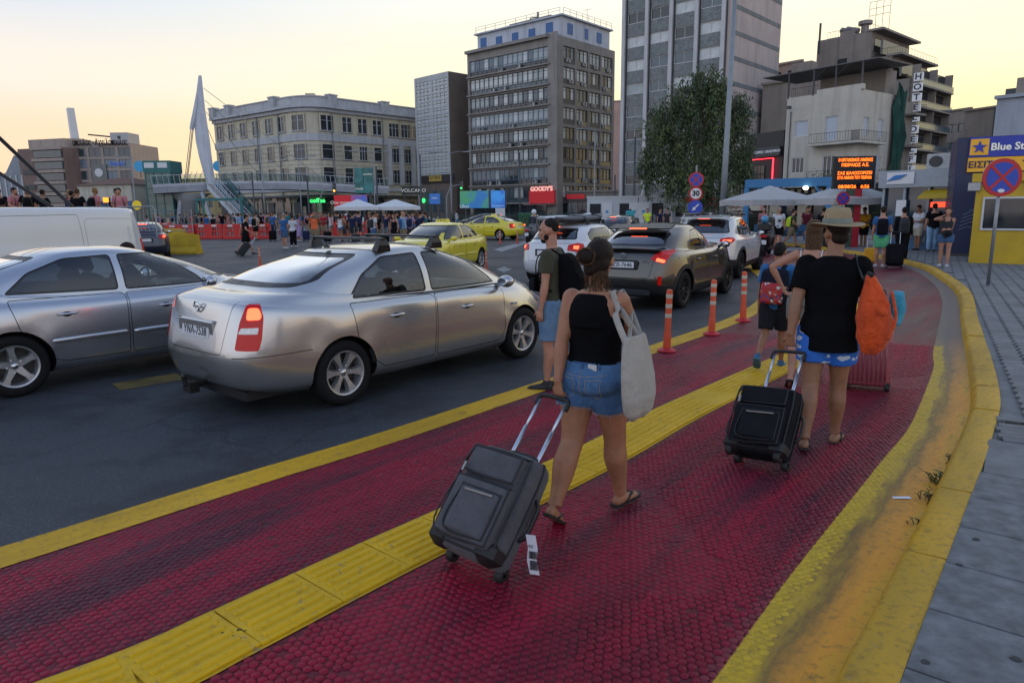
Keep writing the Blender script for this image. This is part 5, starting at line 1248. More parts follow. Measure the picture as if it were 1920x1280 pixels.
for u0, u1, d, lab in ((1100,1196,62,'white site cabin with an open dark doorway, left one of the pair'),(1197,1262,61,'white site cabin with an open dark doorway, right one of the pair')):
 A, B = px_at(u0,d), px_at(u1,d-.5); W, rz = fr(A,B); t = thing('site_cabin', lab, 'cabin', (*A,0), rz, 'site cabins')
 boxes('wall', t, [((W/2,1.2,1.35),(W-.06,2.4,2.7))], mat('cabin_white',(.50,.53,.55),.5,var=.08,vscale=1)); boxes('roof_rail', t, [((W/2,1.2,2.76),(W,2.5,.16))], M_FRW)
 for x in ((.17,.75) if u0 == 1100 else (.55,)): boxes('doorway', t, [((W*x,-.02,1.15),(.95,.08,2.1))], M_CORE)
 for x in ((.40,.93) if u0 == 1100 else (.15,)): boxes('door', t, [((W*x,-.03,1.18),(.9,.1,2.15))], MATS['sign_white']); boxes('door_sign', t, [((W*x,-.09,1.5),(.25,.02,.25))], mat('sign_skyblue',(.1,.3,.6),.5,var=0))
t, W = block('cabin_row','pale grey prefab unit behind the three stacked road signs',1262,66,1345,65,2.9,3,mat('prefab_grey',(.40,.41,.40),.6,var=.1,vscale=1),[(1.0,1.0,3,.9)])
boxes('red_fascia', t, [((W*.6,-.05,2.6),(W*.7,.1,.4))], MATS['sign_red'])
def billboard(lab, u0, v0, u1, v1, d, parts, legs=True, name='billboard', depth=.2):
 a, b_ = at(u0,v0,d), at(u1,v1,d); t = thing(name, lab, 'billboard', ((a.x+b_.x)/2,d,0)); W = b_.x-a.x; h = a.z-b_.z; zc_ = (a.z+b_.z)/2
 boxes('frame', t, [((0,0,zc_),(W,depth,h))], M_FRD)
 for (x0,x1,z0,z1,m) in parts: boxes('poster', t, [((-W/2+W*(x0+x1)/2,-depth/2-.02,b_.z+h*(z0+z1)/2),(W*(x1-x0)-.04,.04,h*(z1-z0)-.04))], m)
 if legs:
  for x in (-.38,.38): boxes('post', t, [((W*x,.1,b_.z/2),(.16,.16,b_.z))], M_FRD)
 return t, W, zc_, h
def mixmat(n_, a, b_, sc=.5, em=.35):
 m, b, p = newmat(n_); c = b.mix(b.maprange(b.noise(sc,3,.5,b.coord('Object'),.8),.4,.6), a, b_); b.link(c, p.inputs['Base Color']); b.link(c, p.inputs['Emission Color']); p.inputs['Emission Strength'].default_value = em; p.inputs['Roughness'].default_value = .3; MATS[n_] = m; return m
t, W, zc_, h = billboard('wide blue and green advertising billboard before the office block',862,358,950,390,74,[(.0,.62,0,1,mixmat('ad_bluegreen',(.02,.16,.42),(.06,.28,.14),.45)),(.66,.97,0,1,mixmat('ad_blue',(.02,.14,.55),(.04,.28,.7),.8))])
text('lettering','Uber',M_LETTER,t,(-W*.40,-.16,zc_-h*.38),.5,depth=.01); text('lettering','ride anywhere',M_LETTER,t,(W*.31,-.16,zc_-h*.36),.22,depth=.01); boxes('pillar', t, [((W*.36,.0,(zc_-h/2)/2),(1.0,.3,zc_-h/2))], MATS['sign_white'])
t, W, zc_, h = billboard('red advertising billboard with white lettering above the queue',626,366,690,391,70,[(0,.5,0,1,MATS['sign_red']),(.5,1,.0,1,mixmat('ad_redblue',(.45,.02,.03),(.05,.1,.4),.9))]); text('lettering','One more cl',M_LETTER,t,(-W*.25,-.16,zc_-h*.05),.45,depth=.01)
t, W, zc_, h = billboard('teal two-sided poster box on a post before the cream building',664,315,701,362,88,[(0,.48,0,1,mixmat('ad_teal',(.005,.09,.09),(.02,.17,.18),.8,.15)),(.5,1,0,1,MATS['ad_teal'])],False); text('lettering','another',M_LETTER,t,(W*.24,-.16,zc_+h*.25),.38,depth=.01); text('lettering','made',M_LETTER,t,(-W*.26,-.16,zc_-h*.32),.45,depth=.01); boxes('post', t, [((W*.3,.1,(zc_-h/2)/2),(.25,.2,zc_-h/2))], M_FRD)
t, W, zc_, h = billboard('square blue direction sign on two posts',805,363,826,383,60,[(0,1,0,1,mat('sign_midblue',(.03,.16,.5),.4,var=.03,emit=.15))],True,'info_sign'); text('lettering','PORT',M_LETTER,t,(0,-.15,zc_+.05),.2,depth=.005)
t, W, zc_, h = billboard('black restaurant sign with white lettering at the slim block',753,350,792,365,112,[(0,1,0,1,MATS['sign_black'])],True,'shop_sign'); text('lettering','VOLCANO',M_LETTER,t,(W*.08,-.16,zc_),.8,depth=.01)
t, W, zc_, h = billboard('long blue hoarding behind the crowd under the villa',128,378,262,393,64,[(0,.5,0,1,mixmat('hoard_blue',(.015,.06,.18),(.02,.1,.22),.5,.1)),(.5,1,0,1,MATS['hoard_blue'])],True,'hoarding')
q = MB(); q.lathe([(.42,0),(.42,.03),(0,.03)],18,'Y'); q.build('yellow_disc', mat('disc_yellow',(.7,.5,.02),.5,var=0,emit=.2), t, loc=(W*.48,-.16,zc_))
t, W, zc_, h = billboard('orange lit message sign above the queue near the villa',131,386,152,391,58,[(0,1,0,1,mat('led_amber',(1,.25,.02),.5,var=0,emit=2.5))],True,'message_sign'); t, W, zc_, h = billboard('small orange lit sign on a post left of the footbridge lift',194,370,206,380,58,[(0,1,.0,1,MATS['led_amber'])],True,'message_sign')
def fence(lab, u0, u1, d, h):
 A, B = px_at(u0,d), px_at(u1,d); W = B[0]-A[0]; t = thing('mesh_fence', lab, 'fence', (*A,0), 0, 'green mesh fences'); n = int(W/2.5); mF = mat('fence_green',(.02,.09,.075),.6,var=.1)
 for k in range(n+1): boxes('post', t, [((W*k/n,0,h/2),(.07,.07,h))], mF)
 for k in range(n):
  q = MB(); x0, x1 = W*k/n, W*(k+1)/n
  for z in [h*j/5+.05 for j in range(6)]: q.box(((x0+x1)/2,0,min(z,h-.03)),(x1-x0-.08,.02,.03))
  for j in range(10): q.box((x0+(x1-x0)*(j+.5)/10,0,h/2),(.02,.015,h-.08))
  tag(q.build('mesh_panel', mF, t), kind='stuff')
fence('green mesh fence before the office block planting',795,1000,78,1.5); fence('green mesh fence before the cream building',470,640,90,1.7); fence('pale teal mesh fence before the tower block',1000,1100,72,1.4)
M_RPL = mat('barrier_red', (.55,.022,.018), .45, var=.12, vscale=1.5); M_RWH = mat('barrier_white', (.6,.6,.6), .5, var=.05)
def barrier_proto():
 q = MB(); W, H, T = 1.94, 1.02, .14
 bars = [((0,0,.10),(W,.34,.2)),((0,0,H-.11),(W,T,.22)),((0,0,.52),(W,T*.9,.10))]
 for c, d in bars: q.bevbox(c, d, .02)
 for k in range(9):
  if k in (3,5): continue
  q.box((-W/2+.10+k*(W-.2)/8,0,.55),(.07 if k not in (0,8) else .2,T*.8,.72))
 q.box((0,0,.56),(.52,T*.86,.74))
 return q.mesh('barrier', M_RPL), MB().box((-.45,-.076,H-.11),(.34,.012,.13)).box((.45,-.076,H-.11),(.34,.012,.13)).mesh('reflector', M_RWH)
bm_, rm_ = barrier_proto()
for i, (u, v, a) in enumerate([(338,449,4),(392,448,2),(446,448,-2),(482,448,3),(625,443,3),(668,441,-2),(300,441,25)]):
 p = gp(u,v); lab = ['red plastic barrier beside the yellow concrete block','red plastic barrier second from the yellow concrete block','red plastic barrier behind the man pulling a suitcase','red plastic barrier at the right end of the row','red plastic barrier half hidden behind the orange-shirted person','red plastic barrier behind the middle of the queue','red plastic barrier turned beside the wire fence panel'][i]
 t = thing('plastic_barrier', lab, 'barrier', p, R(a), 'red plastic barriers'); link('body', bm_, t); link('reflector', rm_, t)
M_YCON = mat('yellow_concrete', (.50,.33,.015), .75, var=.25, vscale=2, bump=.2, bscale=30)
def jersey(p, L, rz, lab):
 prof = [(-.30,0),(-.30,.10),(-.16,.32),(-.10,.85),(.10,.85),(.16,.32),(.30,.10),(.30,0)]
 t = thing('concrete_barrier', lab, 'barrier', p, rz, 'yellow concrete barriers'); q = MB(); q.rings([[(x0,y,z) for y,z in prof] for x0 in (-L/2,-L/2+.03,L/2-.03,L/2)], True); q.build('body', M_YCON, t); q = MB(); q.box((0,0,.88),(L*.8,.06,.08)); q.build('lifting_bar', M_YCON, t)
jersey(gp(338,476),1.9,R(-8),'yellow concrete barrier behind the dark hatchback'); jersey(gp(320,458),1.9,R(-4),'yellow concrete barrier behind the wire fence panel')
p = gp(330,468); t = thing('wire_fence_panel', 'grey wire fence panel standing on the yellow concrete barriers', 'fence', (p.x,p.y,0), R(-12)); q = MB(); W_ = 2.0
for z in (.92,1.25,1.58,1.95): q.tube([(-W_/2,.1,z),(W_/2,.1,z)],.014,4)
for k in range(11): q.tube([(-W_/2+W_*k/10,.1,.9),(-W_/2+W_*k/10,.1,1.95)],.009,4)
q.build('mesh', M_STEEL, t); MB().tube([(-W_/2,.1,.86),(-W_/2,.1,2.0)],.03,6).build('post', M_STEEL, t); MB().tube([(W_/2,.1,.86),(W_/2,.1,2.0)],.03,6).build('post', M_STEEL, t)
M_ORB = mat('bollard_orange', (.62,.075,.02), .45, var=.12, vscale=5); M_ORW = mat('bollard_band', (.52,.46,.36), .4, var=.1, vscale=20); M_RBASE = mat('bollard_base', (.45,.02,.03), .5, var=.15)
def bollard_tree():
 t = thing('lane_bollard', '', 'bollard', (0,0,0), 0, 'orange lane bollards')
 q = MB(); q.lathe([(.050,.02),(.048,.22),(.040,.26),(.040,.76),(.036,.79),(.0,.80)],18); q.build('post', M_ORB, t, auto=40)
 for z in (.46,.585,.71): MB().lathe([(.0412,z-.026),(.0418,z-.024),(.0418,z+.024),(.0412,z+.026)],18).build('reflective_band', M_ORW, t, smooth=True)
 q = MB(); q.lathe([(.12,0),(.12,.015),(.085,.035),(.05,.05)],20,cap=True); q.build('foot', M_RBASE, t, auto=40)
 q = MB()
 for k in range(4): q.lathe([(.049,.10+k*.03),(.0515,.107+k*.03),(.049,.114+k*.03)],16)
 q.build('flex_ring', M_ORB, t, smooth=True); return t
proto = bollard_tree()
for i, (u, v, lab, sc) in enumerate([(1250,658,'orange bollard with pale bands on the yellow line, nearest of the row',1),(1334,627,'orange bollard second along the yellow line, beside the dark crossover',1),(1393,601,'orange bollard third along the yellow line, left of the boy',1),(1421,495,'slim orange bollard left of the parked motorcycle',.95),(1457,482,'slim orange bollard right of the parked motorcycle',.95),(912,513,'red and white bollard beside the yellow taxi',.8),(488,498,'short orange bollard beyond the silver saloon roof',.8),(898,447,'thin brown bollard before the far taxi, left',.9),(938,457,'thin brown bollard before the far taxi, middle',.9),(970,457,'thin brown bollard before the far taxi, right',.9)]):
 o = proto if i == 0 else copy_tree(proto); o.location = gp(u,v,.012 if i < 3 else 0); o['label'] = lab; o.rotation_euler = (random.uniform(-.03,.03),random.uniform(-.03,.03),0); o.scale = (sc,)*3
p = at(1470,436,33.5)
def chair(p, rz, lab, m):
 t = thing('cafe_chair', lab, 'chair', (p.x,p.y,0), rz, 'blue cafe chairs'); MB().bevbox((0,0,.45),(.42,.42,.04),.01).build('seat', m, t); q = MB(); q.bevbox((0,.2,.72),(.42,.04,.34),.01); q.build('backrest', m, t)
 for sx in (-.18,.18):
  for sy in (-.18,.18): MB().tube([(sx,sy,0),(sx,sy*1.0,.45 if sy < 0 else .85)],.018,5).build('leg', m, t)
M_CHB = mat('chair_blue',(.02,.13,.30),.5)
for i, (u, v, a) in enumerate([(1398,452,20),(1416,453,190),(1500,455,-30),(1482,452,120)]): chair(gp(u,v), R(a), ['blue cafe chair left of the red-dressed woman','blue cafe chair beside the parked motorcycle','blue cafe chair right of the white-shirted man','blue cafe chair behind the white-shirted man'][i], M_CHB)
p = at(985,400,70); t = thing('waste_container', 'green wheeled waste container before the office block', 'container', (p.x,70,0)); q = MB(); q.box((0,0,.7),(1.3,1.0,1.1),taper=1.08); q.build('body', mat('bin_green',(.015,.08,.03),.6), t); q = MB(); q.tube([(-.7,0,1.25),(.7,0,1.25)],[(.5,.2),(.5,.2)],10,ref=(0,1,0)); q.build('lid', MATS['bin_green'], t)
for sx in (-.5,.5): MB().tube([(sx-.05,-.3,.1),(sx+.05,-.3,.1)],.1,10).build('wheel', M_FRD, t)
p = gp(823,421); t = thing('litter_bin', 'small grey litter bin on the far pavement', 'bin', p); MB().cyl((0,0,.1),.22,.75,14,.25).build('drum', M_POLE, t); MB().lathe([(.27,.85),(.27,.92),(.1,1.02)],14,cap=True).build('lid', M_POLE, t)
q = MB(); A, B = px_at(430,66), px_at(1130,62); q.box(((A[0]+B[0])/2,66,.06),(B[0]-A[0],5.0,.12)); o = q.build('far_pavement', M_SLAB2); tag(o, kind='structure')
qy = MB(); a, b_ = at(-30,400,24.5), at(300,400,27); qy.box((-22.4,26.6,.5),(14.5,3.4,1.0)); o = qy.build('raised_walkway', M_SLAB2); tag(o, kind='structure')
for k in range(4):
 u = 15+k*82; p = at(u,385,24.6+k*.2); t = thing('crowd_rail', ['galvanised crowd rail at the left frame edge above the van','galvanised crowd rail second from the left above the van','galvanised crowd rail above the middle of the van','galvanised crowd rail above the rear of the van'][k], 'crowd rail', (p.x,24.75+k*.05,1.0), 0, 'galvanised crowd rails')
 q = MB(); q.tube([(-.68,0,.0),(-.68,0,.95),(-.6,0,1.05),(.6,0,1.05),(.68,0,.95),(.68,0,0)],.024,8); q.build('frame', M_STEEL, t)
 q = MB()
 for j in range(9): q.tube([(-.56+j*.14,0,.2),(-.56+j*.14,0,1.04)],.009,5)
 q.tube([(-.68,0,.2),(.68,0,.2)],.015,6); q.build('bars', M_STEEL, t)
for (u0,v0,u1,v1,d0,d1,lab) in ((-40,222,140,392,13,15.4,'thick black cable slanting down behind the white van, upper one'),(-40,300,104,392,13,15.2,'thick black cable slanting down behind the white van, lower one')):
 a, b_ = at(u0,v0,d0), at(u1,v1,d1); b2 = b_+(b_-a).normalized()*1.2; a2 = a-(b_-a).normalized()*6
 o = MB().tube([a2,a,b_,b2],.036,8).build('black_cable', M_IRON, None, smooth=True); tag(o, lab, 'cable', 'black cables')
# ================================================================== VEHICLES
def pchip(xs, ys):
 xs = np.array(xs, float); ys = np.array(ys, float)
 if len(xs) == 1: return lambda x: np.full_like(np.asarray(x,float), ys[0])
 h = np.diff(xs); d = np.diff(ys)/h; m = np.zeros(len(xs)); m[0], m[-1] = d[0], d[-1]
 for i in range(1,len(xs)-1): m[i] = 0 if d[i-1]*d[i] <= 0 else 2*d[i-1]*d[i]/(d[i-1]+d[i])
 def f(x):
  x = np.clip(np.asarray(x,float), xs[0], xs[-1]); i = np.clip(np.searchsorted(xs,x,side='right')-1,0,len(h)-1); t = (x-xs[i])/h[i]
  return (2*t**3-3*t**2+1)*ys[i]+(t**3-2*t**2+t)*h[i]*m[i]+(-2*t**3+3*t**2)*ys[i+1]+(t**3-t**2)*h[i]*m[i+1]
 return f
YE = np.array([0,.12,.25,.38,.5,.61,.71,.79,.86,.915]); NS = 40
def ring(xr, xf, w_, nr, nf, zp, flare=None):
 xc, a = (xr+xf)/2, (xf-xr)/2
 rx = -(1-YE**nr)**(1/nr); fx = (1-YE**nf)**(1/nf)
 xi = np.concatenate([rx, np.linspace(rx[-1],fx[-1],NS+2)[1:-1], fx[::-1]])
 n_ = np.where(xi < 0, nr, nf); y = np.concatenate([YE, (1-np.abs(np.linspace(rx[-1],fx[-1],NS+2)[1:-1])**n_[len(YE):-len(YE)])**(1/n_[len(YE):-len(YE)]), YE[::-1]])
 x = xc+a*xi; z = pchip([p[0] for p in zp],[p[1] for p in zp])(x); yy = y*w_
 if flare is not None: yy = yy+flare(x, z)*np.minimum(1,y*1.1)
 return np.stack([x,yy,z],1)
def catmull(keys, groups, sub):
 out_ = []
 for g_, nsub in zip(groups, sub):
  K = [keys[i] for i in g_]
  for i in range(len(K)-1):
   p0, p1, p2, p3 = K[max(i-1,0)], K[i], K[i+1], K[min(i+2,len(K)-1)]
   if i == 0: p0 = 2*p1-p2
   if i == len(K)-2: p3 = 2*p2-p1
   for k in range(nsub):
    t = k/nsub; out_.append(.5*((2*p1)+(p2-p0)*t+(2*p0-5*p1+4*p2-p3)*t*t+(3*p1-p0-3*p2+p3)*t**3))
 out_.append(keys[groups[-1][-1]]); return out_
def inset(poly, d):
 """offset a polygon inwards by d (any winding)"""
 P = [Vector(p) for p in poly]; n = len(P); ar = sum(P[i].x*P[(i+1)%n].y-P[(i+1)%n].x*P[i].y for i in range(n)); s = 1 if ar > 0 else -1; o = []
 for i in range(n):
  a, b_, c = P[i-1], P[i], P[(i+1)%n]; e1, e2 = (b_-a).normalized(), (c-b_).normalized(); n1, n2 = Vector((-e1.y,e1.x))*s, Vector((-e2.y,e2.x))*s; m = (n1+n2); l = m.length
  m = m/l if l > 1e-6 else n1; k = d/max(.35, m.dot(n1)); o.append(tuple(b_+m*k))
 return o
def rounded(poly, r_, n=4):
 P = [Vector(p) for p in poly]; o = []
 for i in range(len(P)):
  a, b_, c = P[i-1], P[i], P[(i+1)%len(P)]; rr = min(r_, (a-b_).length*.45, (c-b_).length*.45); s, e = b_+(a-b_).normalized()*rr, b_+(c-b_).normalized()*rr
  for k in range(n+1): t = k/n; o.append(tuple(s*(1-t)**2+b_*2*t*(1-t)+e*t*t))
 return o
PROJ = {'side': ((1,0,0),(0,0,1)), 'rear': ((0,1,0),(0,0,1)), 'top': ((1,0,0),(0,1,0)), 'cR': ((.7071,-.7071,0),(0,0,1)), 'cL': ((.7071,.7071,0),(0,0,1)), 'fR': ((-.7071,-.7071,0),(0,0,1)), 'fL': ((-.7071,.7071,0),(0,0,1))}
def pip(x, y, P):
 c = False; j = len(P)-1
 for i in range(len(P)):
  if (P[i][1] > y) != (P[j][1] > y) and x < (P[j][0]-P[i][0])*(y-P[i][1])/(P[j][1]-P[i][1])+P[i][0]: c = not c
  j = i
 return c
def cut(bm, poly, proj, filt):
 eh, ev = Vector(PROJ[proj][0]), Vector(PROJ[proj][1]); vd = eh.cross(ev)
 x0, x1 = min(p[0] for p in poly), max(p[0] for p in poly); y0, y1 = min(p[1] for p in poly), max(p[1] for p in poly)
 def bb(f):
  hs = [v.co.dot(eh) for v in f.verts]; vs_ = [v.co.dot(ev) for v in f.verts]; return min(hs), max(hs), min(vs_), max(vs_)
 cand = []
 for f in bm.faces:
  if not filt(f): continue
  a, b_, c, d = bb(f)
  if b_ >= x0 and a <= x1 and d >= y0 and c <= y1: cand.append(f)
 n = len(poly)
 for i in range(n):
  p, q = poly[i], poly[(i+1)%n]; sx0, sx1, sy0, sy1 = min(p[0],q[0])-.002, max(p[0],q[0])+.002, min(p[1],q[1])-.002, max(p[1],q[1])+.002
  if abs(p[0]-q[0])+abs(p[1]-q[1]) < 1e-5: continue
  sel = []; other = []
  for f in cand:
   if not f.is_valid: continue
   a, b_, c, d = bb(f); (sel if (b_ >= sx0 and a <= sx1 and d >= sy0 and c <= sy1) else other).append(f)
  if not sel: continue
  co = eh*p[0]+ev*p[1]; no = (eh*(-(q[1]-p[1]))+ev*(q[0]-p[0])).normalized()
  E = set(e for f in sel for e in f.edges); V = set(v for f in sel for v in f.verts)
  r_ = bmesh.ops.bisect_plane(bm, geom=sel+list(E)+list(V), dist=1e-5, plane_co=co, plane_no=no)
  cand = list({f for f in r_['geom'] if isinstance(f, bmesh.types.BMFace)} | {f for f in other if f.is_valid})
 res = []
 for f in cand:
  if f.is_valid:
   c = f.calc_center_median()
   if pip(c.dot(eh), c.dot(ev), poly): res.append(f)
 return res
def extract(faces, off=0.0, bm=None, delete=True):
 """copy faces to a fresh mesh, moved along their normals"""
 vm = {}; V = []; F = []
 for f in faces:
  idx = []
  for v in f.verts:
   if v.index not in vm or True:
    k = id(v)
    if v not in vm: vm[v] = len(V); V.append(tuple(v.co+v.normal*off))
   idx.append(vm[v])
  F.append(tuple(idx))
 if delete and bm is not None: bmesh.ops.delete(bm, geom=faces, context='FACES')
 return V, F
def mk(name, VF, m, parent, smooth=True, thick=0):
 me = bpy.data.meshes.new(name); me.from_pydata(VF[0], [], VF[1]); me.materials.append(m)
 if smooth: me.polygons.foreach_set('use_smooth',[True]*len(me.polygons))
 me.update(); return link(name, me, parent)
def paint(name, col, metal=.0, rough=.32, flake=True, dust=.03):
 m, b, p = newmat(name); P = b.coord('Object')
 c = b.mix(b.math('MULTIPLY', b.maprange(b.noise(2.0,3,.5,P),.35,.75), dust), col, (.20,.19,.17))
 b.link(c, p.inputs['Base Color']); p.inputs['Metallic'].default_value = metal
 p.inputs['Roughness'].default_value = rough; p.inputs['Coat Weight'].default_value = 1.0; p.inputs['Coat Roughness'].default_value = .02; MATS[name] = m; return m
M_RUB = mat('tyre_rubber', (.010,.010,.011), .8, var=.25, vscale=20, bump=.2, bscale=80, spec=.2); M_BLK = mat('black_trim', (.012,.012,.013), .4, var=.15); M_BLKM = mat('black_plastic', (.018,.018,.020), .6, var=.2, spec=.3); M_ALLOY = mat('alloy_silver', (.42,.43,.44), .35, .7, var=.12, vscale=12); M_ALLOYD = mat('alloy_dark', (.03,.03,.033), .35, .6, var=.1)
M_CARGL = glass('car_glass', (.84,.90,.89)); M_CARGLD = glass('privacy_glass', (.24,.29,.33)); M_CARGLR = glass('rear_glass', (.62,.72,.74), 1.5, .0, 3.0)
M_SEAT = mat('seat_cloth', (.035,.036,.04), .85, var=.2); M_DASH = mat('dash_plastic', (.02,.02,.022), .6, var=.1)
M_TAIL = mat('tail_red', (.38,.003,.003), .15, var=.05, coat=.25, emit=.25, spec=.3); M_TAILL = mat('brake_glow', (1.0,.10,.035), .3, var=0, emit=3.4); M_CLEAR = mat('lamp_clear', (.55,.55,.55), .12, .3, var=.25, vscale=60, coat=.8); M_PLATE = mat('plate_white', (.62,.64,.66), .45, var=.04); M_INK = mat('plate_ink', (.015,.015,.02), .5, var=0); M_CHROME = mat('chrome', (.60,.61,.62), .12, 1.0, var=0)
M_HEAD = mat('headlamp', (.35,.38,.40), .06, .4, var=.2, coat=1)
_wheel = {}
def wheel_mesh(r_, wd, style):
 k = (r_,wd,style)
 if k in _wheel: return _wheel[k]
 rr = r_*.665; q = MB()
 prof = [(rr*1.0,-wd*.42),(rr*1.06,-wd*.5),(r_*.90,-wd*.52),(r_*.975,-wd*.42),(r_,-wd*.30),(r_*1.002,0),(r_,wd*.30),(r_*.975,wd*.42),(r_*.90,wd*.52),(rr*1.06,wd*.5),(rr*1.0,wd*.42)]
 q.lathe(prof, 40, 'Y')
 for s in (-.18,0,.18): q.lathe([(r_*1.004,wd*(s-.012)),(r_*.99,wd*s),(r_*1.004,wd*(s+.012))],40,'Y')
 ty = q.mesh('wheel', M_RUB, True)
 q = MB(); q.lathe([(rr*1.02,wd*.44),(rr*1.02,wd*.50),(rr*.94,wd*.47),(rr*.90,wd*.34),(rr*.90,-wd*.3)],40,'Y')
 q.lathe([(0.001,wd*.34),(rr*.17,wd*.36),(rr*.22,wd*.30),(rr*.24,wd*.1)],20,'Y')
 n = {'five':5,'six':6,'thin':10}[style]
 for j in range(n):
  a = 2*math.pi*j/n+.3; ca, sa = math.cos(a), math.sin(a); w0, w1 = {'five':(.24,.17),'six':(.15,.20),'thin':(.08,.07)}[style]
  def pt(rad, off, y): return (ca*rad-sa*off, -y, sa*rad+ca*off)
  rs = []
  for rad, ww, y in ((rr*.15,rr*w0,wd*.33),(rr*.45,rr*w0*.80,wd*.37),(rr*.72,rr*w1*.95,wd*.40),(rr*.93,rr*w1*1.45,wd*.42)):
   rs.append([pt(rad,-ww,y-.05),pt(rad,-ww*.72,y),pt(rad,ww*.72,y),pt(rad,ww,y-.05)])
  q.rings(rs, True)
 rim = q.mesh('rim', M_ALLOYD if style == 'thin' else M_ALLOY, False); rim.polygons.foreach_set('use_smooth',[True]*len(rim.polygons)); rim.set_sharp_from_angle(angle=R(35))
 q = MB(); q.lathe([(rr*.9,-wd*.05),(.001,-wd*.04)],24,'Y'); q.lathe([(rr*.62,wd*.02),(rr*.62,wd*.06),(.001,wd*.06)],24,'Y');
 disc = q.mesh('brake_disc', mat('brake_iron',(.05,.05,.05),.5,.5,var=.2)); q = MB()
 q.lathe([(rr*.15,wd*.365),(rr*.14,wd*.385),(.001,wd*.39)],14,'Y')
 for j in range(5):
  a = 2*math.pi*(j+.5)/5; q.lathe([(rr*.045,wd*.36),(rr*.04,wd*.30),(.001,wd*.30)],8,'Y',(math.cos(a)*rr*.33,-.012,math.sin(a)*rr*.33))
 cap = q.mesh('hub_cap', M_CHROME if style != 'thin' else M_BLK, True)
 _wheel[k] = (ty,rim,disc,cap); return _wheel[k]
def text_on(name, s, m, parent, loc, rot, size, depth=.001, bold=0.0, width=None):
 me = text_mesh(s, size, depth, 'CENTER', bold); me.materials.clear(); me.materials.append(m); o = link(name, me, parent, loc); o.rotation_euler = rot
 if width:
  xs = [v.co.x for v in me.vertices]; o.scale.x = width/(max(xs)-min(xs))
 return o
ROT_REAR = (R(90),0,R(-90))      # lettering on a face that looks along -X
